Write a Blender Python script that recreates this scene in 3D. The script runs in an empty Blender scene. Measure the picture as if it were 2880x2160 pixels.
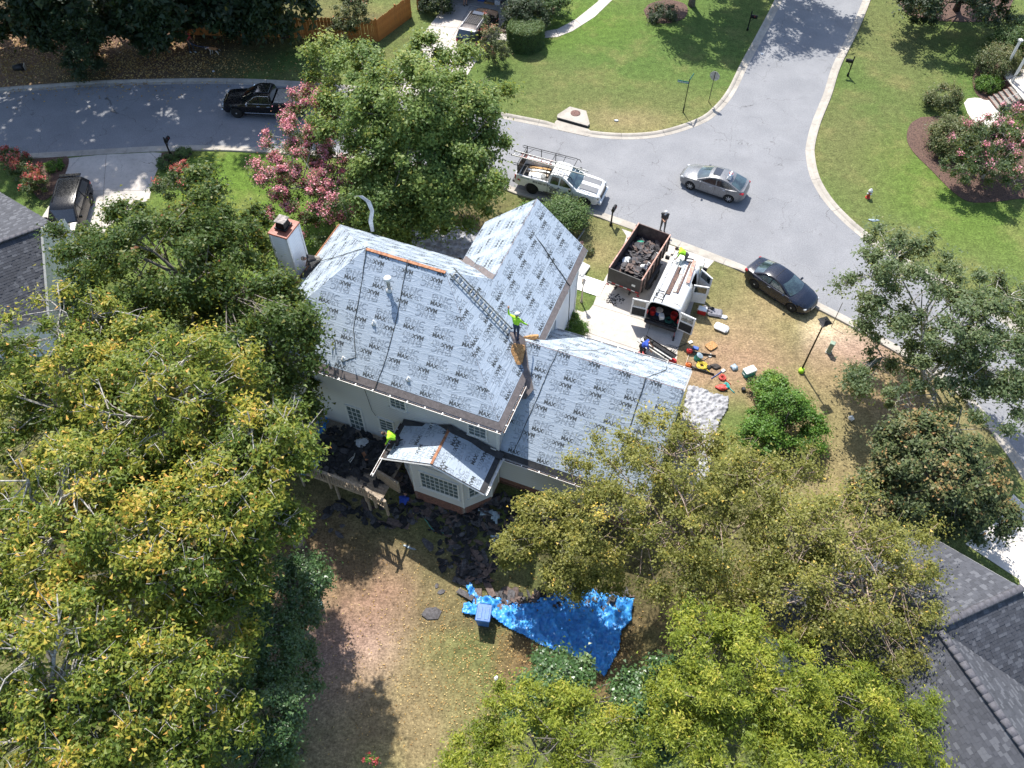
import bpy, bmesh, math, random
import numpy as np
from mathutils import Vector, Matrix
from mathutils.geometry import tessellate_polygon
random.seed(7); RNG = np.random.default_rng(7)
R = math.radians
SC = bpy.context.scene
COL = SC.collection
# ---------------------------------------------------------------- camera, sky, sun, exposure
CAM_H, CAM_PITCH, CAM_ROLL, FPX = 37.4, R(54.3), R(0.5), 2330.0
cam_data = bpy.data.cameras.new('camera'); cam = bpy.data.objects.new('camera', cam_data); COL.objects.link(cam)
cam_data.sensor_width = 36.0; cam_data.sensor_fit = 'HORIZONTAL'; cam_data.lens = 36.0 * FPX / 2880.0
cam_data.clip_start = 0.1; cam_data.clip_end = 2000
_s, _c = math.sin(CAM_PITCH), math.cos(CAM_PITCH)
_r, _u, _f = Vector((1, 0, 0)), Vector((0, _s, _c)), Vector((0, _c, -_s))
_r2 = _r * math.cos(CAM_ROLL) + _u * math.sin(CAM_ROLL); _u2 = -_r * math.sin(CAM_ROLL) + _u * math.cos(CAM_ROLL)
M = Matrix((( _r2.x, _u2.x, -_f.x, 0), (_r2.y, _u2.y, -_f.y, 0), (_r2.z, _u2.z, -_f.z, CAM_H), (0, 0, 0, 1)))
cam.matrix_world = M
SC.camera = cam
SUN_EL, SUN_AZ = R(56.5), R(-17.5)            # azimuth from +Y towards +X
sun_dir = Vector((math.sin(SUN_AZ) * math.cos(SUN_EL), math.cos(SUN_AZ) * math.cos(SUN_EL), math.sin(SUN_EL)))
W = bpy.data.worlds.new('World'); SC.world = W; W.use_nodes = True
nt = W.node_tree; nt.nodes.clear()
sky = nt.nodes.new('ShaderNodeTexSky'); sky.sky_type = 'NISHITA'; sky.sun_disc = False
sky.sun_elevation = SUN_EL; sky.sun_rotation = SUN_AZ; sky.air_density = 1.0; sky.dust_density = 1.2; sky.ozone_density = 1.0
bg = nt.nodes.new('ShaderNodeBackground'); bg.inputs['Strength'].default_value = 0.15
wo = nt.nodes.new('ShaderNodeOutputWorld')
nt.links.new(sky.outputs[0], bg.inputs[0]); nt.links.new(bg.outputs[0], wo.inputs[0])
sd = bpy.data.lights.new('sun', 'SUN'); sd.energy = 5.0; sd.angle = R(0.55); sd.color = (1.0, 0.955, 0.88)
so = bpy.data.objects.new('sun', sd); COL.objects.link(so); so.location = (0, 0, 60)
so.rotation_euler = sun_dir.to_track_quat('Z', 'Y').to_euler()
SC.view_settings.view_transform = 'Standard'; SC.view_settings.look = 'None'
SC.view_settings.exposure = 0.76; SC.view_settings.gamma = 1.0; SC.view_settings.use_curve_mapping = False
SC.render.engine = 'CYCLES'
SC.cycles.max_bounces = 6; SC.cycles.diffuse_bounces = 3; SC.cycles.glossy_bounces = 3
SC.cycles.transmission_bounces = 4; SC.cycles.transparent_max_bounces = 6
SC.cycles.use_denoising = True

def gz(x, y):
    """the back yard falls away behind the house"""
    u = x * 0.93358 - y * 0.35837; v = x * 0.35837 + y * 0.93358
    s = min(1, max(0, (19.2 - v) / 5.4)); s = s * s * (3 - 2 * s)
    w = min(1, max(0, (7 - u) / 8)) * min(1, max(0, (u + 34) / 10)); w = w * w * (3 - 2 * w)
    return -1.75 * s * w
def at(px, py, z=None):
    """position of a surveyed point of the 2880 x 2160 photograph, on the terrain or at height z"""
    if z is None:
        p = at(px, py, 0.0)
        for _ in range(8): p = at(px, py, gz(p.x, p.y))
        return p
    d = _r2 * ((px - 1440) / FPX) - _u2 * ((py - 1080) / FPX) + _f
    t = (z - CAM_H) / d.z
    return Vector((d.x * t, d.y * t, z))
def xy(px, py, z=None):
    p = at(px, py, z); return (p.x, p.y)
def atg(px, py, h=0.0): return at(px, py) + Vector((0, 0, h))

# ---------------------------------------------------------------- materials
MATS = {}
def new_mat(name):
    m = bpy.data.materials.new(name); m.use_nodes = True
    nt = m.node_tree; b = nt.nodes['Principled BSDF']
    MATS[name] = m
    return m, nt, b
def node(nt, kind, **kw):
    n = nt.nodes.new(kind)
    for k, v in kw.items():
        if k.startswith('i_'):
            n.inputs[k[2:].replace('_', ' ')].default_value = v
        else:
            setattr(n, k, v)
    return n
def mixcol(nt, fac, a, b, mode='MIX'):
    n = nt.nodes.new('ShaderNodeMix'); n.data_type = 'RGBA'; n.blend_type = mode
    for sock, val in ((n.inputs[0], fac), (n.inputs[6], a), (n.inputs[7], b)):
        if hasattr(val, 'links') or isinstance(val, bpy.types.NodeSocket): nt.links.new(val, sock)
        elif isinstance(val, (tuple, list)): sock.default_value = (*val[:3], 1)
        else: sock.default_value = val
    return n.outputs[2]
def maprange(nt, val, a, b, c=0.0, d=1.0):
    n = nt.nodes.new('ShaderNodeMapRange'); nt.links.new(val, n.inputs[0])
    n.inputs[1].default_value = a; n.inputs[2].default_value = b; n.inputs[3].default_value = c; n.inputs[4].default_value = d
    return n.outputs[0]
def coords(nt, kind='Object', scale=(1, 1, 1)):
    if kind == 'World':
        o = nt.nodes.new('ShaderNodeNewGeometry').outputs['Position']
    else:
        o = nt.nodes.new('ShaderNodeTexCoord').outputs[kind]
    mp = nt.nodes.new('ShaderNodeMapping'); mp.inputs['Scale'].default_value = scale
    nt.links.new(o, mp.inputs[0]); return mp.outputs[0]
def noise(nt, vec, scale, detail=4, rough=0.6, dist=0.0):
    n = nt.nodes.new('ShaderNodeTexNoise'); n.inputs['Scale'].default_value = scale; n.inputs['Detail'].default_value = detail
    n.inputs['Roughness'].default_value = rough; n.inputs['Distortion'].default_value = dist
    nt.links.new(vec, n.inputs['Vector']); return n.outputs['Fac']
def bump(nt, b, h, strength=0.3, dist=0.02):
    n = nt.nodes.new('ShaderNodeBump'); n.inputs['Strength'].default_value = strength; n.inputs['Distance'].default_value = dist
    nt.links.new(h, n.inputs['Height']); nt.links.new(n.outputs[0], b.inputs['Normal'])
def mat(name, col, rough=0.6, metal=0.0, var=0.12, scale=6.0, bmp=0.0, coord='Object', col2=None, lo=0.4, hi=0.62, spec=0.5, coat=0.0, stretch=(1, 1, 1)):
    """plain surface with fine colour variation, wear and relief"""
    if name in MATS: return MATS[name]
    m, nt, b = new_mat(name)
    v = coords(nt, coord, stretch)
    n1 = noise(nt, v, scale, 5, 0.65)
    c2 = col2 if col2 else tuple(max(0, c * (1 - 2.2 * var)) for c in col)
    f = maprange(nt, n1, lo, hi)
    c = mixcol(nt, f, c2, col)
    nt.links.new(c, b.inputs['Base Color'])
    n2 = noise(nt, v, scale * 6, 2)
    r = maprange(nt, n2, 0.3, 0.7, max(0.02, rough - 0.08), min(1, rough + 0.08))
    nt.links.new(r, b.inputs['Roughness'])
    b.inputs['Metallic'].default_value = metal; b.inputs['Specular IOR Level'].default_value = spec
    b.inputs['Coat Weight'].default_value = coat; b.inputs['Coat Roughness'].default_value = 0.05
    if bmp: bump(nt, b, n2, bmp, 0.01)
    return m

# ---------------------------------------------------------------- object helpers
def link(o, parent=None):
    COL.objects.link(o)
    if parent is not None: o.parent = parent
    return o
def tag(o, label=None, cat=None, group=None, kind=None):
    if label: o['label'] = label
    if cat: o['category'] = cat
    if group: o['group'] = group
    if kind: o['kind'] = kind
    return o
def empty(name, loc=(0, 0, 0), rz=0.0, label=None, cat=None, group=None, scale=1.0):
    o = bpy.data.objects.new(name, None); link(o); o.location = loc; o.rotation_euler = (0, 0, rz); o.empty_display_size = 0.2
    if scale != 1.0: o.scale = (scale, scale, scale)
    return tag(o, label, cat, group)
def inst(name, me, parent=None, loc=(0, 0, 0), rot=(0, 0, 0), scale=(1, 1, 1)):
    o = bpy.data.objects.new(name, me); link(o, parent); o.location = loc; o.rotation_euler = rot; o.scale = scale
    return o
def copy_tree(o, parent=None):
    c = o.copy(); COL.objects.link(c); c.parent = parent
    for ch in list(o.children): copy_tree(ch, c)
    return c

class MB:
    """collects shapes into one mesh"""
    def __init__(s): s.v = []; s.f = []; s.m = []; s.sm = []
    def add(s, vs, fs, mi=0, smooth=False):
        o = len(s.v); s.v += [tuple(p) for p in vs]
        for f in fs: s.f.append(tuple(i + o for i in f)); s.m.append(mi); s.sm.append(smooth)
        return s
    def box(s, c, d, rz=0.0, mi=0, rot=None, taper=1.0):
        x, y, z = d[0] / 2, d[1] / 2, d[2] / 2
        vs = [(-x, -y, -z), (x, -y, -z), (x, y, -z), (-x, y, -z), (-x * taper, -y * taper, z), (x * taper, -y * taper, z), (x * taper, y * taper, z), (-x * taper, y * taper, z)]
        m = rot if rot is not None else Matrix.Rotation(rz, 3, 'Z')
        vs = [m @ Vector(p) + Vector(c) for p in vs]
        return s.add(vs, [(0, 3, 2, 1), (4, 5, 6, 7), (0, 1, 5, 4), (1, 2, 6, 5), (2, 3, 7, 6), (3, 0, 4, 7)], mi)
    def cbox(s, c, d, b=0.02, rz=0.0, mi=0, rot=None, smooth=False):
        """box with chamfered edges"""
        x, y, z = d[0] / 2, d[1] / 2, d[2] / 2; b = min(b, x * .9, y * .9, z * .9)
        m = rot if rot is not None else Matrix.Rotation(rz, 3, 'Z'); c = Vector(c)
        idx = {}; vs = []
        for sx in (-1, 1):
            for sy in (-1, 1):
                for sz in (-1, 1):
                    for k in range(3):
                        p = Vector((sx * (x if k == 0 else x - b), sy * (y if k == 1 else y - b), sz * (z if k == 2 else z - b)))
                        idx[sx, sy, sz, k] = len(vs); vs.append(m @ p + c)
        fs = []
        def q(*a): fs.append(tuple(idx[i] for i in a))
        for sg in (-1, 1):
            fl = (lambda L: L if sg > 0 else L[::-1])
            q(*fl([(sg, -1, -1, 0), (sg, 1, -1, 0), (sg, 1, 1, 0), (sg, -1, 1, 0)]))
            q(*fl([(-1, sg, -1, 1), (-1, sg, 1, 1), (1, sg, 1, 1), (1, sg, -1, 1)]))
            q(*fl([(-1, -1, sg, 2), (1, -1, sg, 2), (1, 1, sg, 2), (-1, 1, sg, 2)]))
        for a in (-1, 1):
            for e in (-1, 1):
                L = [(a, e, -1, 0), (a, e, -1, 1), (a, e, 1, 1), (a, e, 1, 0)]; q(*(L if a * e > 0 else L[::-1]))
                L = [(a, -1, e, 0), (a, 1, e, 0), (a, 1, e, 2), (a, -1, e, 2)]; q(*(L if a * e > 0 else L[::-1]))
                L = [(-1, a, e, 1), (-1, a, e, 2), (1, a, e, 2), (1, a, e, 1)]; q(*(L if a * e > 0 else L[::-1]))
        for sx in (-1, 1):
            for sy in (-1, 1):
                for sz in (-1, 1):
                    L = [(sx, sy, sz, 0), (sx, sy, sz, 1), (sx, sy, sz, 2)]; q(*(L if sx * sy * sz > 0 else L[::-1]))
        return s.add(vs, fs, mi, smooth)
    def tube(s, pts, r, n=8, mi=0, cap=True, smooth=True, flat=1.0):
        pts = [Vector(p) for p in pts]; rs = r if isinstance(r, (list, tuple)) else [r] * len(pts)
        vs = []; fs = []; up = None
        for i, p in enumerate(pts):
            t = (pts[min(i + 1, len(pts) - 1)] - pts[max(i - 1, 0)])
            t = t.normalized() if t.length > 1e-9 else Vector((0, 0, 1))
            if up is None: up = Vector((0, 0, 1)) if abs(t.z) < 0.9 else Vector((1, 0, 0))
            a = t.cross(up)
            if a.length < 1e-4: a = t.orthogonal()
            a.normalize(); b = a.cross(t).normalized(); up = b
            for k in range(n):
                an = 2 * math.pi * k / n
                vs.append(p + (a * math.cos(an) + b * math.sin(an) * flat) * rs[i])
        for i in range(len(pts) - 1):
            for k in range(n):
                k2 = (k + 1) % n
                fs.append((i * n + k, i * n + k2, (i + 1) * n + k2, (i + 1) * n + k))
        if cap: fs.append(tuple(range(n))[::-1]); fs.append(tuple((len(pts) - 1) * n + k for k in range(n)))
        return s.add(vs, fs, mi, smooth)
    def lathe(s, prof, n=16, c=(0, 0, 0), mi=0, axis='Z', smooth=True, sx=1.0, sy=1.0, rot=None):
        """prof: list of (radius, height)"""
        vs = []; fs = []
        for r, h in prof:
            for k in range(n):
                a = 2 * math.pi * k / n; x, y = r * math.cos(a) * sx, r * math.sin(a) * sy
                p = Vector((x, y, h)) if axis == 'Z' else (Vector((x, h, -y)) if axis == 'Y' else Vector((h, x, y)))
                if rot is not None: p = rot @ p
                vs.append(p + Vector(c))
        for i in range(len(prof) - 1):
            for k in range(n):
                k2 = (k + 1) % n; fs.append((i * n + k, i * n + k2, (i + 1) * n + k2, (i + 1) * n + k))
        fs.append(tuple(range(n))[::-1]); fs.append(tuple((len(prof) - 1) * n + k for k in range(n)))
        return s.add(vs, fs, mi, smooth)
    def prism(s, poly, z0, z1, mi=0, bottom=True):
        n = len(poly)
        a = sum(poly[i][0] * poly[(i + 1) % n][1] - poly[(i + 1) % n][0] * poly[i][1] for i in range(n))
        if a < 0: poly = poly[::-1]
        vs = [(p[0], p[1], z0) for p in poly] + [(p[0], p[1], z1) for p in poly]
        tri = tessellate_polygon([[Vector((p[0], p[1], 0)) for p in poly]])
        fs = []
        for t in tri:
            A, B, Cc = (poly[i] for i in t)
            cr = (B[0] - A[0]) * (Cc[1] - A[1]) - (B[1] - A[1]) * (Cc[0] - A[0])
            t = t if cr > 0 else t[::-1]
            fs.append(tuple(i + n for i in t))
            if bottom: fs.append(tuple(t[::-1]))
        for i in range(n): j = (i + 1) % n; fs.append((i, j, j + n, i + n))
        return s.add(vs, fs, mi)
    def mesh(s, name, mats):
        me = bpy.data.meshes.new(name); me.from_pydata(s.v, [], s.f)
        for m in (mats if isinstance(mats, (list, tuple)) else [mats]): me.materials.append(MATS[m] if isinstance(m, str) else m)
        me.polygons.foreach_set('material_index', s.m); me.polygons.foreach_set('use_smooth', s.sm); me.update()
        return me
    def build(s, name, mats, parent=None, loc=(0, 0, 0), rot=(0, 0, 0)):
        return inst(name, s.mesh(name, mats), parent, loc, rot)

def clip_half(poly, a, b, c):
    """keep a*x+b*y<=c"""
    out = []; n = len(poly)
    for i in range(n):
        p, q = poly[i], poly[(i + 1) % n]
        dp, dq = a * p[0] + b * p[1] - c, a * q[0] + b * q[1] - c
        if dp <= 0: out.append(p)
        if (dp < 0 < dq) or (dq < 0 < dp):
            t = dp / (dp - dq); out.append((p[0] + (q[0] - p[0]) * t, p[1] + (q[1] - p[1]) * t))
    return out
def inside(poly, x, y):
    c = False; n = len(poly); j = n - 1
    for i in range(n):
        xi, yi = poly[i]; xj, yj = poly[j]
        if (yi > y) != (yj > y) and x < (xj - xi) * (y - yi) / (yj - yi) + xi: c = not c
        j = i
    return c
def area(poly):
    n = len(poly)
    return abs(sum(poly[i][0] * poly[(i + 1) % n][1] - poly[(i + 1) % n][0] * poly[i][1] for i in range(n))) / 2
def smooth_line(pts, n=6):
    """Catmull-Rom through 2D points"""
    P = [Vector(p) for p in pts]; P = [P[0] * 2 - P[1]] + P + [P[-1] * 2 - P[-2]]; out = []
    for i in range(1, len(P) - 2):
        for k in range(n):
            t = k / n; a, b, c, d = P[i - 1], P[i], P[i + 1], P[i + 2]
            out.append(0.5 * ((2 * b) + (c - a) * t + (2 * a - 5 * b + 4 * c - d) * t * t + (3 * b - a - 3 * c + d) * t ** 3))
    out.append(P[-2]); return out
def resample(pts, step):
    out = [pts[0].copy()]; acc = 0
    for i in range(len(pts) - 1):
        a, b = pts[i], pts[i + 1]; L = (b - a).length
        d = step - acc
        while d <= L:
            out.append(a.lerp(b, d / L)); d += step
        acc = (acc + L) % step if L else acc
    return out
# ---------------------------------------------------------------- setting: lawn, road, kerbs, drives
def lawn_material():
    m, nt, b = new_mat('lawn')
    at_ = nt.nodes.new('ShaderNodeAttribute'); at_.attribute_name = 'turf'
    v = coords(nt, 'World')
    fine = noise(nt, v, 8.5, 4, 0.8); mid = noise(nt, v, 2.2, 5, 0.7); patch = noise(nt, v, 0.35, 4, 0.6)
    vs = coords(nt, 'World', (4, 11, 4)); blades = noise(nt, vs, 1.6, 3, 0.7, 1.2)
    k1 = maprange(nt, fine, 0.32, 0.68, 0.5, 1.5); k2 = maprange(nt, mid, 0.3, 0.7, 0.68, 1.3); k3 = maprange(nt, blades, 0.3, 0.7, 0.72, 1.3)
    mul = nt.nodes.new('ShaderNodeMath'); mul.operation = 'MULTIPLY'; nt.links.new(k1, mul.inputs[0]); nt.links.new(k2, mul.inputs[1])
    mu2 = nt.nodes.new('ShaderNodeMath'); mu2.operation = 'MULTIPLY'; nt.links.new(mul.outputs[0], mu2.inputs[0]); nt.links.new(k3, mu2.inputs[1])
    dry = mixcol(nt, maprange(nt, patch, 0.5, 0.72, 0, 0.35), at_.outputs['Color'], (0.24, 0.19, 0.085))
    comb = nt.nodes.new('ShaderNodeVectorMath'); comb.operation = 'SCALE'; nt.links.new(dry, comb.inputs[0]); nt.links.new(mu2.outputs[0], comb.inputs['Scale'])
    nt.links.new(comb.outputs[0], b.inputs['Base Color']); b.inputs['Roughness'].default_value = 0.95; b.inputs['Specular IOR Level'].default_value = 0.15
    bump(nt, b, fine, 0.9, 0.05)
    return m
lawn_material()
def asphalt_material():
    m, nt, b = new_mat('asphalt'); v = coords(nt, 'World')
    g1 = noise(nt, v, 13, 4, 0.85); g2 = noise(nt, v, 0.45, 5, 0.6); g3 = noise(nt, v, 2.5, 4, 0.7)
    base = mixcol(nt, maprange(nt, g2, 0.35, 0.65), (0.18, 0.186, 0.20), (0.232, 0.237, 0.25))
    base = mixcol(nt, maprange(nt, g1, 0.32, 0.66), mixcol(nt, 0.42, base, (0.09, 0.09, 0.1)), mixcol(nt, .16, base, (.5, .5, .5)))
    base = mixcol(nt, maprange(nt, noise(nt, v, 0.16, 3), .56, .7, 0, .35), base, (.16, .16, .17))
    base = mixcol(nt, maprange(nt, g3, 0.62, 0.8, 0, 0.45), base, (0.1, 0.1, 0.105))
    # meandering cracks
    dn = nt.nodes.new('ShaderNodeTexNoise'); dn.inputs['Scale'].default_value = 1.1; dn.inputs['Detail'].default_value = 5; nt.links.new(v, dn.inputs['Vector'])
    ad = nt.nodes.new('ShaderNodeVectorMath'); ad.operation = 'MULTIPLY_ADD'; nt.links.new(dn.outputs['Color'], ad.inputs[0]); ad.inputs[1].default_value = (1.6, 1.6, 0); nt.links.new(v, ad.inputs[2])
    fl = nt.nodes.new('ShaderNodeVectorMath'); fl.operation = 'MULTIPLY'; nt.links.new(ad.outputs[0], fl.inputs[0]); fl.inputs[1].default_value = (1, 1, 0)
    vo = nt.nodes.new('ShaderNodeTexVoronoi'); vo.feature = 'DISTANCE_TO_EDGE'; vo.inputs['Scale'].default_value = 0.3; nt.links.new(fl.outputs[0], vo.inputs['Vector'])
    ck = maprange(nt, vo.outputs['Distance'], 0.0012, 0.0042, .75, 0)
    msk = maprange(nt, noise(nt, v, 0.3, 3), 0.44, 0.52)
    mm = nt.nodes.new('ShaderNodeMath'); mm.operation = 'MULTIPLY'; nt.links.new(ck, mm.inputs[0]); nt.links.new(msk, mm.inputs[1])
    base = mixcol(nt, mm.outputs[0], base, (0.07, 0.068, 0.066))
    nt.links.new(base, b.inputs['Base Color']); b.inputs['Roughness'].default_value = 0.9; b.inputs['Specular IOR Level'].default_value = 0.25
    bump(nt, b, g1, 0.5, 0.01)
asphalt_material()
def concrete_material(name, c1, c2, crack=True):
    m, nt, b = new_mat(name); v = coords(nt, 'World')
    g1 = noise(nt, v, 22, 4, 0.75); g2 = noise(nt, v, 0.7, 6, 0.65); g3 = noise(nt, v, 3.5, 5, 0.7)
    base = mixcol(nt, maprange(nt, g2, 0.36, 0.64), c2, c1)
    base = mixcol(nt, maprange(nt, g3, 0.52, 0.75, 0, 0.55), base, tuple(x * 0.62 for x in c2))
    base = mixcol(nt, maprange(nt, g1, 0.25, 0.5, 0.35, 0), base, (0.12, 0.11, 0.1))
    if crack:
        dn = nt.nodes.new('ShaderNodeTexNoise'); dn.inputs['Scale'].default_value = 1.4; dn.inputs['Detail'].default_value = 4; nt.links.new(v, dn.inputs['Vector'])
        ad = nt.nodes.new('ShaderNodeVectorMath'); ad.operation = 'MULTIPLY_ADD'; nt.links.new(dn.outputs['Color'], ad.inputs[0]); ad.inputs[1].default_value = (0.9, 0.9, 0); nt.links.new(v, ad.inputs[2])
        fl = nt.nodes.new('ShaderNodeVectorMath'); fl.operation = 'MULTIPLY'; nt.links.new(ad.outputs[0], fl.inputs[0]); fl.inputs[1].default_value = (1, 1, 0)
        vo = nt.nodes.new('ShaderNodeTexVoronoi'); vo.feature = 'DISTANCE_TO_EDGE'; vo.inputs['Scale'].default_value = 0.3; nt.links.new(fl.outputs[0], vo.inputs['Vector'])
        ck = maprange(nt, vo.outputs['Distance'], 0.001, 0.004, 0.8, 0)
        mm = nt.nodes.new('ShaderNodeMath'); mm.operation = 'MULTIPLY'; nt.links.new(ck, mm.inputs[0]); nt.links.new(maprange(nt, noise(nt, v, 0.35, 2), 0.5, 0.58), mm.inputs[1])
        base = mixcol(nt, mm.outputs[0], base, (0.1, 0.09, 0.08))
    nt.links.new(base, b.inputs['Base Color']); b.inputs['Roughness'].default_value = 0.88; b.inputs['Specular IOR Level'].default_value = 0.25
    bump(nt, b, g1, 0.35, 0.008)
concrete_material('concrete', (0.5, 0.46, 0.42), (0.40, 0.37, 0.335))
concrete_material('kerb_concrete', (0.42, 0.385, 0.335), (0.3, 0.275, 0.24), False)
concrete_material('pale_concrete', (0.66, 0.61, 0.55), (0.56, 0.52, 0.47), False)
mat('mulch', (0.145, 0.085, 0.062), 0.95, var=0.3, scale=14, bmp=1.0, coord='World', col2=(0.05, 0.028, 0.022))
mat('joint', (0.09, 0.08, 0.07), 0.95, coord='World')
mat('dark_grime', (0.05, 0.045, 0.042), 0.9, coord='World', scale=3)

def ground():
    xs = np.unique(np.concatenate([np.linspace(-300, -50, 8), np.arange(-50, 50.01, 0.55), np.linspace(50, 300, 8)]))
    ys = np.unique(np.concatenate([np.linspace(-200, -6, 7), np.arange(-6, 76.01, 0.55), np.linspace(76, 400, 8)]))
    X, Y = np.meshgrid(xs, ys); nx, ny = len(xs), len(ys)
    V = np.stack([X.ravel(), Y.ravel(), np.array([gz(a, b) for a, b in zip(X.ravel(), Y.ravel())])], 1)
    i = np.arange((nx - 1) * (ny - 1)); a = (i // (nx - 1)) * nx + i % (nx - 1)
    F = np.stack([a, a + 1, a + 1 + nx, a + nx], 1)
    me = bpy.data.meshes.new('ground'); me.from_pydata(V.tolist(), [], F.tolist())
    C = np.tile(np.array([0.105, 0.135, 0.04]), (X.size, 1))
    green = (0.072, 0.118, 0.028); dry = (0.245, 0.19, 0.10); olive = (0.118, 0.124, 0.047); tan = (0.285, 0.18, 0.12); pink = (0.37, 0.255, 0.21)
    litter = (0.115, 0.07, 0.048); bright = (0.09, 0.15, 0.024); dgreen = (0.06, 0.105, 0.025); sand = (0.52, 0.42, 0.27)
    # (px, py, radius x m, radius y m, colour, weight): where the turf itself is greener, dried out, bare or littered
    spots = [(2650, 300, 16, 16, green, .95), (1650, 120, 15, 10, green, .9), (2500, 120, 4, 10, olive, .7), (2400, 420, 4, 7, olive, .85), (2450, 700, 8, 3, olive, .7), (1560, 340, 6, 2.4, olive, .5),
             (1700, 300, 5, 3, olive, .65), (1790, 340, 4, 1.6, dry, .7), (1560, 220, 3, 3, olive, .5), (1900, 300, 3, 3, olive, .55), (1600, 60, 8, 4, bright, .6), (2000, 60, 5, 6, green, .8),
             (2600, 520, 4, 5, bright, .55), (2800, 640, 5, 4, bright, .5), (640, 500, 7, 6, bright, .95), (830, 700, 5, 8, bright, .9), (640, 800, 6, 6, bright, .8), (60, 540, 5, 5, green, .9), (1000, 40, 7, 5, olive, .4),
             (150, 120, 14, 7, litter, .95), (420, 160, 9, 4.4, litter, .95), (20, 180, 5, 5, (0.28, 0.17, 0.11), .9), (800, 160, 5, 3, dgreen, .8), (300, 60, 22, 5, litter, .8),
             (2150, 900, 7, 5, dry, .95), (2000, 780, 3, 3, olive, .8), (2250, 800, 4, 3, dry, .6), (2330, 1000, 5, 3, olive, .8), (2050, 1030, 4.5, 3, tan, .8), (2330, 930, 1.6, 1.1, sand, .95), (2420, 980, 3, 1.6, pink, .75),
             (2480, 1150, 5, 4, tan, .8), (2350, 1350, 4, 6, dry, .8), (2400, 1180, 3, 3, olive, .4), (1660, 690, 3, 3, dry, .75), (1700, 640, 3, 2, olive, .7), (1620, 820, 2, 2.4, green, .8), (1420, 560, 3, 2, olive, .8), (1250, 640, 5, 3, litter, .8),
             (1150, 1550, 6, 4, tan, .95), (1100, 1800, 5, 5, dry, .9), (960, 1780, 3.4, 5, pink, .95), (1010, 1600, 5, 3.4, tan, .9), (1380, 1800, 4, 4, olive, .9), (1330, 2000, 4, 3, olive, .8), (1100, 2050, 4, 3, dry, .8), (1200, 1420, 7, 3, dgreen, .75), (1640, 1840, 3.5, 2, (0.17, 0.085, 0.045), .9),
             (1500, 1480, 7, 3, dgreen, .6), (1900, 1600, 8, 6, litter, .6), (500, 1500, 14, 12, litter, .6)]
    nz = RNG.random((60, 60))
    jx = np.interp(X.ravel(), xs, np.linspace(0, 55, nx)).astype(int); jy = np.interp(Y.ravel(), ys, np.linspace(0, 55, ny)).astype(int)
    wob = 0.8 + 0.4 * nz[jy, jx]
    for px, py, rx, ry, col, w in spots:
        p = at(px, py)
        d = np.sqrt(((X.ravel() - p.x) / rx) ** 2 + ((Y.ravel() - p.y) / ry) ** 2) * wob
        k = (w * np.clip(1.35 - d, 0, 1) ** 1.0)[:, None]; k = k * k * (3 - 2 * k) if False else k
        C = C * (1 - k) + np.array(col) * k
    a_ = me.color_attributes.new('turf', 'FLOAT_COLOR', 'POINT')
    a_.data.foreach_set('color', np.concatenate([C, np.ones((len(C), 1))], 1).astype(np.float32).ravel())
    me.materials.append(MATS['lawn']); o = inst('ground', me); tag(o, kind='structure')
ground()

# kerb lines, read along the back of the kerb (photograph points)
K_FAR = [(-420, 300), (-200, 272), (0, 250), (150, 239), (304, 229), (564, 223.5), (716, 226), (864, 234), (1000, 246), (1180, 273), (1310, 299), (1429, 323), (1541, 345), (1620, 363), (1693, 375), (1785, 378), (1871, 367), (1963, 336), (2007, 304), (2046, 256), (2085, 178), (2128, 100), (2180, 0), (2240, -130), (2330, -330)]
K_RIGHT = [(2560, -330), (2490, -130), (2447, 0), (2410, 91), (2363, 187), (2337, 269), (2306, 347), (2291, 404), (2289, 438), (2302, 499), (2337, 560), (2389, 616), (2441, 660), (2491, 697), (2560, 738), (2640, 780), (2720, 822), (2784, 863), (2880, 930), (3060, 1080)]
K_NEAR = [(-420, 500), (-200, 470), (0, 450), (87, 446), (282, 434), (456, 425), (608, 424), (740, 430), (900, 440), (1050, 455), (1220, 483), (1376, 519), (1459, 549), (1560, 573), (1650, 601), (1756, 637), (1880, 684), (2006, 732), (2088, 765), (2190, 815), (2285, 863), (2380, 912), (2462, 959), (2580, 1028), (2675, 1093), (2740, 1160), (2820, 1260), (2900, 1380), (3010, 1560)]
def wline(pp): return [Vector(xy(*p)) for p in pp]
far, right, near = (resample(smooth_line(wline(k), 8), 0.5) for k in (K_FAR, K_RIGHT, K_NEAR))
mb = MB(); mb.prism([(p.x, p.y) for p in far] + [(p.x, p.y) for p in right] + [(p.x, p.y) for p in reversed(near)], -0.02, 0.006)
tag(mb.build('road', 'asphalt'), kind='structure')
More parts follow.
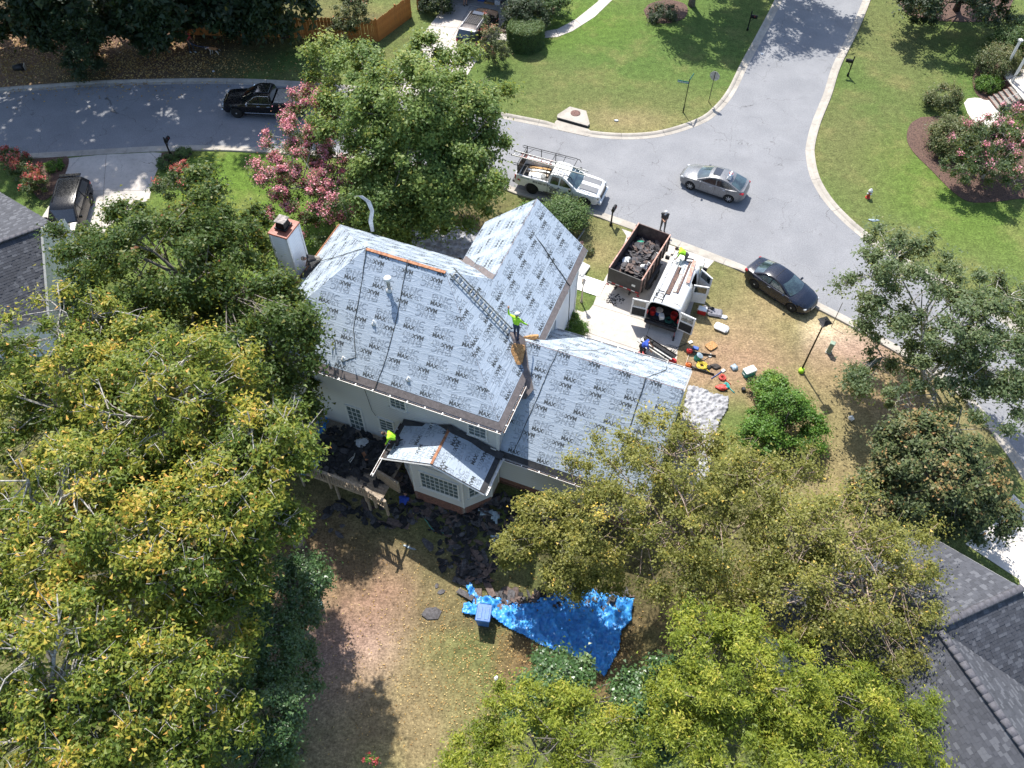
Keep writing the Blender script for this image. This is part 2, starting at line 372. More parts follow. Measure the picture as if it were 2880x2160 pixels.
def kerb(line, side, name, low=()):
    """rolled kerb and gutter in cast sections about 3 m long; side +1: the road lies to the left of the line"""
    root = tag(empty(name), kind='structure')
    prof = [(-0.06, -0.03), (-0.03, 0.105), (0.1, 0.115), (0.2, 0.075), (0.27, 0.022), (0.56, 0.014), (0.575, -0.03)]
    flat = [(-0.06, -0.03), (-0.03, 0.03), (0.1, 0.032), (0.2, 0.028), (0.27, 0.02), (0.56, 0.014), (0.575, -0.03)]
    nrm = []
    for i, p in enumerate(line):
        t = (line[min(i + 1, len(line) - 1)] - line[max(i - 1, 0)]).normalized(); nrm.append(Vector((-t.y, t.x)) * side)
    i = 0
    while i < len(line) - 1:
        n = 6; seg = list(range(i, min(i + n, len(line) - 1) + 1)); mbk = MB()
        if len(seg) < 2: break
        vs = []
        for q, j in enumerate(seg):
            p = line[j].copy(); t = (line[min(j + 1, len(line) - 1)] - line[max(j - 1, 0)]).normalized()
            if q == 0: p += t * 0.012
            if q == len(seg) - 1: p -= t * 0.012
            k = 0.0
            for (a, b, c) in low:
                d = math.hypot(p.x - a, p.y - b); k = max(k, max(0, min(1, (c - d) / 0.5)))
            for (a, h), (a2, h2) in zip(prof, flat):
                w = p + nrm[j] * a; vs.append((w.x, w.y, h * (1 - k) + h2 * k))
        m = len(prof); fs = []
        for q in range(len(seg) - 1):
            for k in range(m - 1):
                f = (q * m + k, q * m + k + 1, (q + 1) * m + k + 1, (q + 1) * m + k); fs.append(f if side < 0 else f[::-1])
        fs.append(tuple(range(m))); fs.append(tuple((len(seg) - 1) * m + k for k in range(m))[::-1])
        mbk.add(vs, fs); o = mbk.build('kerb_section', 'kerb_concrete', root)
        i += n
    return root
def lowpt(px, py, r): p = at(px, py); return (p.x, p.y, r)
kerb(far, -1, 'kerb_far', [lowpt(1180, 273, 4.0), lowpt(1600, 360, 1.6)])
kerb(right, -1, 'kerb_right')
kerb(near, 1, 'kerb_near', [lowpt(1880, 684, 4.6), lowpt(320, 432, 5.2), lowpt(2880, 1360, 3)])

def slabs(name, poly, cuts, m='concrete', z=0.02, gap=0.012):
    """cast slabs split along cut lines; cuts: list of ((x,y),(x,y))"""
    root = tag(empty(name), kind='structure'); pieces = [poly]
    for (a, b) in cuts:
        d = (Vector(b) - Vector(a)).normalized(); nx, ny = -d.y, d.x; c = nx * a[0] + ny * a[1]; out = []
        for p in pieces:
            for q in (clip_half(p, nx, ny, c - gap), clip_half(p, -nx, -ny, -c - gap)):
                if len(q) > 2 and area(q) > 0.02: out.append(q)
        pieces = out
    b = MB(); b.prism(poly, -0.02, z - 0.016); b.build('joint_bed', 'joint', root)
    for p in pieces:
        b = MB(); b.prism(p, -0.015, z + random.uniform(-.002, .002)); b.build('slab', m, root)
    return root
def wp(pp, z=None): return [xy(p[0], p[1], z) for p in pp]
def cut(a, b): return (xy(*a), xy(*b))
slabs('driveway_house', wp([(1748, 644), (1762, 664), (1752, 700), (1730, 735), (1705, 777), (1680, 825), (1669, 856), (1657, 872), (1638, 878), (1613, 869), (1583, 860), (1560, 858), (1545, 905), (1545, 960), (1700, 1000), (1898, 1060), (1906, 984), (1921, 941), (1945, 870), (1967, 802), (1990, 755), (2010, 733), (1880, 688)]),
      [cut((1660, 855), (2000, 960)), cut((1560, 905), (1960, 1040)), cut((1760, 668), (1985, 765)), cut((1900, 700), (1800, 1000))])
slabs('driveway_top', wp([(1300, -60), (1266, 0), (1185, 101), (1130, 178), (1085, 262), (1270, 296), (1295, 245), (1326, 192), (1431, 43), (1445, -20), (1460, -60)]),
      [cut((1212, 72), (1402, 90)), cut((1150, 150), (1350, 175)), cut((1310, 40), (1190, 250))])
slabs('driveway_left', wp([(184, 446), (184, 500), (150, 560), (100, 640), (90, 700), (250, 760), (300, 640), (420, 560), (434, 499), (462, 431), (430, 429), (282, 436)]),
      [cut((100, 538), (500, 536)), cut((300, 420), (285, 640)), cut((230, 438), (190, 480)), cut((420, 428), (450, 455))])
slabs('driveway_right', wp([(2715, 1530), (2800, 1470), (2850, 1390), (2960, 1500), (3050, 1700), (2960, 1830), (2890, 1780), (2866, 1630)]), [cut((2700, 1560), (2960, 1500))], 'pale_concrete')
slabs('garden_path', wp([(1395, 92), (1440, 98), (1515, 91), (1568, 82), (1620, 54), (1680, 6), (1700, -20), (1740, -20), (1722, 0), (1672, 48), (1611, 87), (1568, 104), (1515, 108), (1440, 116), (1386, 110)]),
      [cut((1500, 80), (1505, 120)), cut((1560, 75), (1575, 110)), cut((1610, 50), (1640, 75)), cut((1660, 20), (1700, 40))])
slabs('porch_pad', wp([(2711, 290), (2721, 278), (2741, 275), (2779, 279), (2786, 282), (2810, 305), (2815, 330), (2790, 365), (2765, 360), (2741, 348), (2721, 318)]), [cut((2715, 295), (2800, 310))], 'pale_concrete')
def bed(name, pp):
    b = MB(); b.prism([(p.x, p.y) for p in smooth_line(wline(pp + [pp[0]]), 4)[:-1]], -0.02, 0.03); tag(b.build(name, 'mulch'), kind='structure')
bed('mulch_bed_left', [(87, 446), (187, 439), (184, 490), (150, 545), (110, 560), (60, 480)])
bed('mulch_bed_mailbox', [(455, 430), (530, 424), (535, 440), (490, 470), (450, 475)])
bed('mulch_bed_right', [(2590, 330), (2560, 350), (2550, 390), (2570, 430), (2620, 480), (2680, 540), (2740, 570), (2860, 560), (2960, 540), (2960, 420), (2800, 370), (2700, 330)])
bed('mulch_bed_porch', [(2745, 190), (2735, 230), (2750, 270), (2790, 280), (2880, 230), (2900, 120), (2800, 120)])
bed('mulch_bed_corner', [(2530, 10), (2560, 45), (2650, 60), (2780, 60), (2830, 40), (2830, -40), (2560, -40)])
bed('mulch_bed_hedge', [(1400, 88), (1430, 60), (1440, 10), (1560, 0), (1580, 20), (1530, 60), (1510, 80), (1440, 95)])
bed('mulch_bed_tree', [(1810, 30), (1830, 10), (1880, 0), (1930, 15), (1925, 50), (1870, 66), (1825, 55)])
# ---------------------------------------------------------------- the house being re-roofed
PHI = R(-21.0); HU, HV = -14.0, 23.0
UX = Vector((math.cos(PHI), math.sin(PHI), 0)); VX = Vector((-math.sin(PHI), math.cos(PHI), 0))
def hw(u, v, z=0.0): return UX * u + VX * v + Vector((0, 0, z))          # house frame -> world
def hl(u, v, z=0.0): return Vector((u - HU, v - HV, z))                    # house frame -> local of the house empty
mat('siding', (0.6, 0.595, 0.575), 0.62, var=0.07, scale=3, bmp=0.1)
mat('white_siding', (0.8, 0.81, 0.83), 0.6, var=0.05, scale=3)
mat('white_trim', (0.72, 0.71, 0.68), 0.5, var=0.06, scale=5)
mat('gutter_white', (0.78, 0.77, 0.74), 0.4, var=0.06, scale=5)
mat('gutter_inside', (0.085, 0.05, 0.036), 0.9, var=0.3, scale=9, coord='World')
mat('eave_membrane', (0.175, 0.15, 0.145), 0.85, var=0.12, scale=5, bmp=0.4, coord='World')
mat('black_membrane', (0.038, 0.038, 0.042), 0.7, var=0.2, scale=4, bmp=0.4, coord='World')
mat('raw_wood', (0.42, 0.19, 0.09), 0.8, var=0.2, scale=8, col2=(0.2, 0.08, 0.04))
mat('osb', (0.52, 0.33, 0.14), 0.85, var=0.25, scale=24, bmp=0.5, col2=(0.36, 0.2, 0.075))
mat('weathered_wood', (0.38, 0.31, 0.235), 0.85, var=0.2, scale=9, bmp=0.3, col2=(0.24, 0.19, 0.14))
mat('brick', (0.25, 0.115, 0.08), 0.9, var=0.25, scale=9, bmp=0.4, coord='World', col2=(0.13, 0.065, 0.05))
mat('mortar', (0.3, 0.27, 0.24), 0.95, coord='World', scale=12)
mat('glass_dark', (0.15, 0.19, 0.19), 0.12, var=0.3, scale=2, spec=0.7, col2=(0.07, 0.095, 0.1))
mat('chimney_cap', (0.34, 0.1, 0.06), 0.55, var=0.2, scale=4, col2=(0.2, 0.06, 0.035))
mat('old_cover', (.3, .27, .25), .7, .2, var=.3, scale=6)
mat('black_metal', (0.025, 0.025, 0.027), 0.4, 0.6, var=0.3)
mat('galvanised', (0.5, 0.49, 0.46), 0.45, 0.6, var=0.2, scale=8)
mat('white_plastic', (0.8, 0.8, 0.78), 0.4, var=0.05)
mat('felt_ink', (0.10, 0.115, 0.125), 0.7, var=0.3, scale=20, coord='World')
mat('felt_ink_pale', (0.245, 0.285, 0.325), 0.7, var=0.2, scale=20, coord='World')
mat('rope_dark', (0.055, 0.06, 0.052), 0.9, var=0.2, scale=30)
def felt_material():
    m, nt, b = new_mat('felt')
    uv = nt.nodes.new('ShaderNodeUVMap').outputs[0]
    def mapped(s):
        mp = nt.nodes.new('ShaderNodeMapping'); mp.inputs['Scale'].default_value = s; nt.links.new(uv, mp.inputs[0]); return mp.outputs[0]
    n1 = noise(nt, mapped((0.24, 1.25, 1)), 1.5, 2, 0.5, 1.0)
    n2 = noise(nt, mapped((0.7, 3.6, 1)), 1.5, 2, 0.5, 0.9)
    n3 = noise(nt, mapped((3.2, 3.2, 1)), 3.0, 3, 0.6, 0.4)
    def ridge(x, w):
        s = nt.nodes.new('ShaderNodeMath'); s.operation = 'SUBTRACT'; nt.links.new(x, s.inputs[0]); s.inputs[1].default_value = 0.5
        a = nt.nodes.new('ShaderNodeMath'); a.operation = 'ABSOLUTE'; nt.links.new(s.outputs[0], a.inputs[0])
        return maprange(nt, a.outputs[0], 0, w, 1, 0)
    r1, r2 = ridge(n1, 0.045), ridge(n2, 0.07)
    def madd(a, k, c=None):
        m_ = nt.nodes.new('ShaderNodeMath'); m_.operation = 'MULTIPLY_ADD'; nt.links.new(a, m_.inputs[0]); m_.inputs[1].default_value = k
        if c is None: m_.inputs[2].default_value = 0.0
        else: nt.links.new(c, m_.inputs[2])
        return m_.outputs[0]
    h = madd(r1, 1.0, madd(r2, 0.4, madd(n3, 0.06)))
    base = mixcol(nt, maprange(nt, n3, 0.35, 0.65), (0.345, 0.405, 0.475), (0.385, 0.44, 0.505))
    base = mixcol(nt, maprange(nt, r1, 0.75, 1.0, 0, 0.25), base, (0.36, 0.43, 0.46))
    nt.links.new(base, b.inputs['Base Color']); b.inputs['Roughness'].default_value = 0.42; b.inputs['Specular IOR Level'].default_value = 0.45
    bump(nt, b, h, 0.22, 0.035)
felt_material()

house = empty('main_house', hw(HU, HV, 0), PHI, 'two storey house with pale siding, its roof covered in printed blue grey underlayment', 'house')

# ---- printing on the underlayment: letters as flat shapes
def text_geo(body, size, offset=0.0, outline=0.0, shear=0.0, sx=1.0):
    cu = bpy.data.curves.new('lettering', 'FONT'); cu.body = body; cu.size = size; cu.offset = offset; cu.shear = shear; cu.resolution_u = 2
    if outline: cu.fill_mode = 'NONE'; cu.bevel_depth = outline; cu.bevel_resolution = 0
    o = bpy.data.objects.new('lettering', cu); COL.objects.link(o)
    dg = bpy.context.evaluated_depsgraph_get(); me = o.evaluated_get(dg).to_mesh()
    me.calc_loop_triangles()
    V = np.array([(v.co.x * sx, v.co.y) for v in me.vertices]).reshape(-1, 2); T = np.array([t.vertices[:] for t in me.loop_triangles]).reshape(-1, 3)
    o.evaluated_get(dg).to_mesh_clear(); bpy.data.objects.remove(o); bpy.data.curves.remove(cu)
    return V, T
def geo_join(parts):
    Vs, Ts, o = [], [], 0
    for V, T, dx, dy in parts:
        Vs.append(V + np.array([dx, dy])); Ts.append(T + o); o += len(V)
    return np.concatenate(Vs), np.concatenate(Ts)
def ring_geo(cx, cy, r, w, n=14, a0=0, a1=2 * math.pi, sy=1.0):
    V = []; T = []
    for k in range(n + 1):
        a = a0 + (a1 - a0) * k / n
        V += [(cx + (r - w) * math.cos(a), cy + (r - w) * math.sin(a) * sy), (cx + r * math.cos(a), cy + r * math.sin(a) * sy)]
    for k in range(n): T += [(2 * k, 2 * k + 1, 2 * k + 3), (2 * k, 2 * k + 3, 2 * k + 2)]
    return np.array(V), np.array(T)
def crest_geo():
    parts = [ring_geo(.0, .0, .17, .016, 16, 0.4, 5.6), ring_geo(-.05, .09, .09, .014, 12), ring_geo(.09, .12, .075, .014, 12), ring_geo(.05, -.05, .085, .014, 12, 1, 6.2), ring_geo(-.09, -.06, .06, .014, 10), ring_geo(.16, .02, .05, .05, 10), ring_geo(-.02, -.16, .045, .045, 10), ring_geo(-.14, .13, .04, .04, 8)]
    return geo_join([(V, T, 0, 0) for V, T in parts])
_nc = text_geo('NC', 0.50, 0, 0.0065, 0.12); _mx = text_geo('MAX', 0.31, 0.014, 0, 0, 1.0); _ft = text_geo('FELT', 0.31, 0.0, 0, 0, 0.98); _cr = crest_geo()
PRINT = geo_join([(*_cr, 0.18, 0.42), (*_nc, 0.42, 0.27), (*_mx, 0.0, 0.0), (*_ft, 0.66, 0.0)])
PRINT = (PRINT[0] * 0.84, PRINT[1]); PRINT_M = np.array([1] * (len(_cr[1]) + len(_nc[1])) + [0] * len(_mx[1]) + [1] * len(_ft[1]))

def roof_plane(tagname, O, S, T, poly, eave=0.0, course=1.38, prints=True, flip=0, seed=1, eave_m='eave_membrane', rows=0.69, felt_trim=0.0):
    """deck slab + eave membrane + overlapping underlayment sheets with their printing; O,S,T in house-local space"""
    O, S, T = Vector(O), Vector(S).normalized(), Vector(T).normalized(); N = S.cross(T).normalized()
    if N.z < 0: N = -N
    rnd = random.Random(seed)
    def P(s, t, h): return O + S * s + T * t + N * h
    def slab(pl, h0, h1, name, m, uvs=False, parent=house):
        if len(pl) < 3 or area(pl) < 0.004: return None
        b = MB(); n = len(pl); sg = sum(pl[i][0] * pl[(i + 1) % n][1] - pl[(i + 1) % n][0] * pl[i][1] for i in range(n))
        if sg < 0: pl = pl[::-1]
        vs = [P(x, y, h0) for x, y in pl] + [P(x, y, h1) for x, y in pl]; fs = []
        upright = S.cross(T).dot(N) > 0
        for t in tessellate_polygon([[Vector((x, y, 0)) for x, y in pl]]):
            A, B2, C2 = (pl[i] for i in t)
            cr = (B2[0] - A[0]) * (C2[1] - A[1]) - (B2[1] - A[1]) * (C2[0] - A[0])
            if abs(cr) < 1e-9: continue
            if (cr > 0) != upright: t = t[::-1]
            fs.append(tuple(i + n for i in t)); fs.append(tuple(t[::-1]))
        for i in range(n):
            j = (i + 1) % n; f = (i, j, j + n, i + n); fs.append(f if upright else f[::-1])
        b.add(vs, fs); o = b.build(name, m, parent)
        if uvs:
            uvl = o.data.uv_layers.new(name='UVMap'); st = pl + pl; d = []
            for lp in o.data.loops: d += [st[lp.vertex_index][0] + seed * 7.3, st[lp.vertex_index][1] + seed * 3.1]
            uvl.data.foreach_set('uv', d)
        return o
    slab(poly, -0.16, 0.0, 'roof_deck', 'raw_wood')
    tmax = max(p[1] for p in poly)
    if eave > 0: slab(clip_half(poly, 0, 1, eave + 0.1), 0.001, 0.006, 'eave_membrane', eave_m)
    k = 0; t0 = eave
    while t0 < tmax - 0.02:
        t1 = min(t0 + course, tmax)
        if tmax - t1 < 0.15: t1 = tmax
        lo = t0 - (0.09 if k else 0.0)
        pl = clip_half(clip_half(poly, 0, 1, t1 - (0.0 if t1 < tmax else 0.012)), 0, -1, -lo)
        if felt_trim: pl = clip_half(clip_half(pl, 1, 0, max(p[0] for p in poly) - felt_trim), -1, 0, 0.0) if felt_trim > 0 else clip_half(pl, -1, 0, felt_trim)
        h1 = 0.014 + 0.004 * (k % 2)
        sh = slab(pl, 0.007, h1, 'underlayment_sheet', 'felt', True)
        if sh is not None and prints:
            Vs, Ts, Ms, off = [], [], [], 0
            ss = [p[0] for p in pl]; s0, s1 = min(ss), max(ss)
            nr = max(1, int(round((t1 - t0) / rows)))
            for r_ in range(nr):
                tb = t0 + (t1 - t0) * r_ / nr + 0.07; s = s0 - rnd.uniform(0, 1.3)
                up = ((k * 2 + r_ + flip) % 2 == 0)
                while s < s1:
                    V = PRINT[0].copy()
                    if not up: V = np.array([1.1, 0.53]) - V
                    V = V + np.array([s, tb]); cen = V[PRINT[1]].mean(1)
                    ok = np.array([inside(pl, x, y) for x, y in cen])
                    if ok.any(): Vs.append(V); Ts.append(PRINT[1][ok] + off); Ms.append(PRINT_M[ok]); off += len(V)
                    s += 1.48
            # nail line dashes along both edges
            for te in (t0 + 0.05, t1 - 0.06):
                s = s0
                while s < s1:
                    L = rnd.uniform(.05, .2); y = te + rnd.uniform(-.015, .015); hgt = rnd.uniform(.008, .02)
                    V = np.array([(s, y), (s + L, y + rnd.uniform(-.02, .02)), (s + L, y + hgt), (s, y + hgt)])
                    if inside(pl, s, y) and inside(pl, s + L, y): Vs.append(V); Ts.append(np.array([(0, 1, 2), (0, 2, 3)]) + off); Ms.append(np.array([1, 1])); off += 4
                    s += L + rnd.uniform(.03, .3)
            if Vs:
                V = np.concatenate(Vs); Tt = np.concatenate(Ts)
                W3 = np.array(O)[None] + V[:, :1] * np.array(S)[None] + V[:, 1:2] * np.array(T)[None] + np.array(N)[None] * (h1 + 0.004)
                me = bpy.data.meshes.new('printing'); me.from_pydata(W3.tolist(), [], Tt.tolist()); me.materials.append(MATS['felt_ink']); me.materials.append(MATS['felt_ink_pale']); me.polygons.foreach_set('material_index', np.concatenate(Ms).astype(np.int32))
                # keep faces upward
                me.update(); tag(inst('printing', me, sh), kind='stuff')
        t0 = t1; k += 1
    return P

ZE, ZR, K = 5.6, 9.7, 0.893
uL, uR, vB, vF, vM, run = -20.87, -7.65, 18.70, 27.87, 23.285, 4.585
Tm = math.hypot(run, ZR - ZE); ct, st_ = run / Tm, (ZR - ZE) / Tm
PR = roof_plane('rear', hl(uL, vB, ZE), (1, 0, 0), (0, ct, st_), [(0, 0), (uR - uL, 0), (uR - uL - run, Tm), (run, Tm)], 0.36, seed=1)
PF = roof_plane('front', hl(uR, vF, ZE), (-1, 0, 0), (0, -ct, st_), [(0, 0), (uR - uL, 0), (uR - uL - run, Tm), (run, Tm)], 0.0, seed=2)
PL = roof_plane('left', hl(uL, vF, ZE), (0, -1, 0), (ct, 0, st_), [(0, 0), (vF - vB, 0), ((vF - vB) / 2, Tm)], 0.0, seed=3)
vG, uG = 31.0, -10.6; zG = ZE + K * (uR - uG)
tG = (uR - uG) / ct
PRT = roof_plane('right', hl(uR, vB, ZE), (0, 1, 0), (-ct, 0, st_), [(0, 0), (vG - vB, 0), (vG - vB, tG), (vM + (uG - (uR - run)) - vB, tG), (vM - vB, Tm)], 0.36, seed=4)
uGL = 2 * uG - uR
PGL = roof_plane('gable', hl(uGL, vG, ZE), (0, -1, 0), (ct, 0, st_), [(0, 0), (vG - vF + 0.0, 0), (vG - (vM + (uG - (uR - run))), tG), (0, tG)], 0.0, seed=5)
# garage
zg, zr, gB, gF, gM, gR = 2.85, 6.65, 18.95, 27.45, 23.2, -0.55
Tg = math.hypot(gM - gB, zr - zg); cg, sg_ = (gM - gB) / Tg, (zr - zg) / Tg
te = (ZE - zg) / sg_; g0 = -8.02
PGB = roof_plane('garage_rear', hl(g0, gB, zg), (1, 0, 0), (0, cg, sg_), [(0, 0), (gR - g0, 0), (gR - g0, Tg), (-0.80, Tg), (0.30, te), (0, te)], 0.30, seed=6, eave_m='black_membrane')
PGF = roof_plane('garage_front', hl(gR, gF, zg), (-1, 0, 0), (0, -cg, sg_), [(0, 0), (gR - g0, 0), (gR - g0, te), (gR - g0 - 0.30, te), (gR - g0 + 0.80, Tg), (0, Tg)], 0.0, seed=7, felt_trim=0.0)
# bay roof
bL, bR, bM, bF, bB, zb, zp = -13.05, -7.75, -10.4, 16.75, 19.0, 3.0, 4.05
Tb = math.hypot(bM - bL, zp - zb); cb, sb = (bM - bL) / Tb, (zp - zb) / Tb
PBL = roof_plane('bay_left', hl(bL, bB, zb), (0, -1, 0), (cb, 0, sb), [(0, 0), (bB - bF, 0), (bB - bF, Tb - 0.05), (0, Tb - 0.05)], 0.25, seed=8, eave_m='black_membrane', flip=0)
PBR = roof_plane('bay_right', hl(bR, bF, zb), (0, 1, 0), (-cb, 0, sb), [(0, 0), (bB - bF, 0), (bB - bF, Tb - 0.05), (0, Tb - 0.05)], 0.28, seed=9, eave_m='black_membrane', flip=1)
# exposed ridge boards
b = MB(); b.box(hl((uL + run + uR - run) / 2, vM, ZR + 0.0), (uR - uL - 2 * run, 0.16, 0.05)); b.build('ridge_slot', 'raw_wood', house)
b = MB(); b.box(hl(bM, (bF + bB) / 2, zp - 0.0), (0.13, bB - bF, 0.05)); b.build('ridge_slot', 'raw_wood', house)
# dark membrane in the valley over the garage ridge, up to the ladder
b = MB()
va = [(-8.95, 23.35, 6.80), (-8.55, 23.2, 6.68), (-8.0, 22.25, 5.86), (-7.45, 21.55, 5.26), (-7.5, 21.15, 4.9)]
wd = [0.22, 0.34, 0.36, 0.34, 0.12]
vs = []
for (u_, v_, z_), w_ in zip(va, wd): vs += [hl(u_ - w_ * 0.8, v_ - w_ * .55, z_ + 0.10), hl(u_, v_, z_ + 0.07), hl(u_ + w_ * 0.8, v_ + w_ * .1, z_ + 0.12)]
fs = []
for i in range(len(va) - 1): fs += [(3 * i, 3 * i + 1, 3 * i + 4, 3 * i + 3), (3 * i + 1, 3 * i + 2, 3 * i + 5, 3 * i + 4)]
b.add(vs, fs); b.build('valley_membrane', 'eave_membrane', house)
vs = []; fs = []
for k in range(6):   # front valley, torn edge
    t = k / 5; u_ = uGL + (uG - uGL) * t; v_ = vF + (vM + (uG - (uR - run)) - vF) * t; z_ = ZE + (zG - ZE) * t
    w1, w2 = random.uniform(.22, .4), random.uniform(.14, .3)
    vs += [hl(u_ - w1, v_ - 0.02, z_ + 0.035), hl(u_, v_ - 0.0, z_ + 0.03), hl(u_ + 0.02, v_ + w2 + .1, z_ + 0.045)]
for i in range(5): fs += [(3 * i, 3 * i + 1, 3 * i + 4, 3 * i + 3), (3 * i + 1, 3 * i + 2, 3 * i + 5, 3 * i + 4)]
b = MB(); b.add(vs, fs); b.build('valley_membrane', 'eave_membrane', house)
# step flashing of the bay roof against the wall
b = MB()
b.add([hl(bL - .25, 19.0, zb - 0.75), hl(bL + .05, 18.99, zb + .2), hl(-11.4, 18.97, 3.62), hl(bM, 18.96, zp + .16), hl(bM, 18.7, zp + .03), hl(-11.4, 18.7, 3.6), hl(bL + .1, 18.72, zb + .07), hl(bL - .02, 18.72, zb - .02)], [(0, 1, 6, 7), (1, 2, 5, 6), (2, 3, 4, 5)])
b.add([hl(bM, 18.96, zp + .16), hl(-9.2, 18.97, 3.72), hl(bR + .1, 18.97, zb + .2), hl(bR + .1, 18.66, zb + .06), hl(-9.2, 18.66, 3.55), hl(bM, 18.66, zp + .03)], [(0, 1, 4, 5), (1, 2, 3, 4)])
b.build('wall_flashing', 'black_membrane', house)
b = MB(); b.tube([hl(-11.5, 18.93, 3.72), hl(-8.05, 18.93, 3.35)], 0.035, 6); b.build('flashing_trim', 'white_trim', house)

# ---- walls
def wall_core(poly, z0, z1): b = MB(); b.prism([(p[0] - HU, p[1] - HV) for p in poly], z0, z1); return b.build('wall', 'siding', house)
wall_core([(-20.48, 19.07), (-8.02, 19.07), (-8.02, 27.48), (-20.48, 27.48)], 0, 5.55)
wall_core([(-13.03, 27.4), (-8.02, 27.4), (-8.02, 30.68), (-13.03, 30.68)], 0, 5.55)
wall_core([(-8.1, 19.22), (-0.92, 19.22), (-0.92, 27.08), (-8.1, 27.08)], 0, 2.9)
b = MB(); b.add([hl(-8.2, 19.22, 2.9), hl(-0.92, 19.22, 2.9), hl(-0.92, 27.08, 2.9), hl(-8.2, 27.08, 2.9), hl(-8.2, gM, zr - .25), hl(-0.92, gM, zr - .25)], [(0, 1, 5, 4), (2, 3, 4, 5), (1, 2, 5), (0, 4, 3)]); b.build('garage_gable', 'siding', house)
b = MB(); b.add([hl(-13.03, 27.4, 5.5), hl(-8.02, 27.4, 5.5), hl(-8.02, 30.68, 5.5), hl(-13.03, 30.68, 5.5), hl(uG, 27.4, zG - .2), hl(uG, 30.68, zG - .2)], [(0, 1, 4), (2, 3, 5), (1, 2, 5, 4), (3, 0, 4, 5)]); b.build('front_gable', 'siding', house)
PLK = MB(); PLK.add([(0, 0, 0), (1, 0, 0), (1, 0, 1), (0, 0, 1), (0, -0.022, 0), (1, -0.022, 0), (1, -0.006, 1), (0, -0.006, 1)], [(0, 3, 2, 1), (4, 5, 6, 7), (0, 1, 5, 4), (3, 7, 6, 2), (0, 4, 7, 3), (1, 2, 6, 5)])
PLK_ME = {}
def planks(p0, p1, z0, z1, m='siding', step=0.165, parent=None, lim=None, z_at=None):
    """lap siding boards on the wall from p0 to p1 (outside on the right-hand side)"""
    if m not in PLK_ME: PLK_ME[m] = PLK.mesh('siding_board', m)
    d = Vector((p1[0] - p0[0], p1[1] - p0[1])); L = d.length; d.normalize(); an = math.atan2(d.y, d.x); z = z0
    while z < z1 - 0.02:
        h = min(step + 0.012, z1 - z); a, e = (0.0, L) if lim is None else lim(z + h / 2)
        if e - a > 0.1:
            o = inst('siding_board', PLK_ME[m], parent or house, hl(p0[0] + d.x * a, p0[1] + d.y * a, z), (0, 0, an), (e - a, 1, h))
        z += step
planks((-20.5, 19.05), (-8.0, 19.05), 0.45, 5.5)
planks((-8.0, 19.2), (-0.9, 19.2), 0.4, 2.85, step=0.21)
planks((-8.0, 27.2), (-8.0, 30.7), 0.3, 5.5, m='white_siding')
planks((-8.0, 19.05), (-8.0, 22.3), 3.1, 5.5)
planks((-20.5, 27.5), (-20.5, 19.05), 0.45, 5.5, step=0.2)
planks((-0.9, 19.2), (-0.9, 27.1), 0.4, 6.4, step=0.2, lim=lambda z: (0, 7.9) if z < 2.9 else ((z - 2.9) / K, 7.9 - (z - 2.9) / K))
planks((-8.0, 30.7), (-13.05, 30.7), 0.4, 8.0, step=0.2, lim=lambda z: (0, 5.05) if z < 5.5 else ((z - 5.5) / K, 5.05 - (z - 5.5) / K))
# brick plinth of bay: corners
bay = [(-8.0, 19.0), (-8.0, 18.1), (-9.02, 17.0), (-11.72, 17.0), (-12.7, 18.0), (-12.7, 19.0)]
wall_core([(u_ + (0.03 if u_ < -10.4 else -0.03), v_ + 0.03) for u_, v_ in bay], -1.0, 3.02)
b = MB(); b.add([hl(-12.65, 17.03, 3.0), hl(-8.05, 17.03, 3.0), hl(bM, 17.03, 3.9)], [(0, 1, 2)]); b.add([hl(-12.65, 17.2, 3.0), hl(-8.05, 17.2, 3.0), hl(-8.05, 17.0, 3.0), hl(-12.65, 17.0, 3.0)], [(0, 1, 2, 3)]); b.build('bay_gable', 'siding', house)
BR = MB(); BR.cbox((0.1, -0.012, 0.03), (0.2, 0.05, 0.06), 0.006); BR_ME = BR.mesh('brick', 'brick')
for i in range(len(bay) - 1):
    a, e = bay[i + 1], bay[i]
    planks(a, e, 0.2, 3.0, step=0.19)
    d = Vector((e[0] - a[0], e[1] - a[1])); L = d.length; d.normalize(); an = math.atan2(d.y, d.x)
    if L > 0.95 and i in (1, 2):
        for r_ in range(13):
            s = (0.105 if r_ % 2 else 0.0) + 0.01
            while s + 0.2 < L:
                inst('brick', BR_ME, house, hl(a[0] + d.x * s, a[1] + d.y * s, -0.76 + r_ * 0.073), (0, 0, an)); s += 0.212
    b = MB(); b.box((hl(*a, 0) + hl(*e, 0)) / 2 + Vector((0, 0, -.35)), (L, .03, 1.1), an); b.build('plinth', 'mortar' if i in (1, 2) else 'brick', house)
    b = MB(); q = hl(*e, 0); b.box((q.x, q.y, 1.6), (0.09, 0.09, 2.8), an); b.build('corner_trim', 'white_trim', house)
for u_, v_, z0, z1 in ((-8.0, 19.05, 3.2, 5.5), (-20.5, 19.05, .4, 5.5), (-8.0, 30.7, .3, 5.5), (-0.9, 19.2, .4, 2.85), (-0.9, 27.1, .4, 2.85)):
    b = MB(); b.box(hl(u_, v_, (z0 + z1) / 2), (0.13, 0.13, z1 - z0)); b.build('corner_trim', 'white_trim', house)
# plain brick skirt
b = MB(); b.box(hl(-14.2, 19.06, .21), (12.5, .05, .42)); b.box(hl(-4.45, 19.2, .2), (7.1, .05, .4)); b.box(hl(-10.7, 19.12, -.5), (19.6, .05, 1.02)); b.build('foundation', 'brick', house)

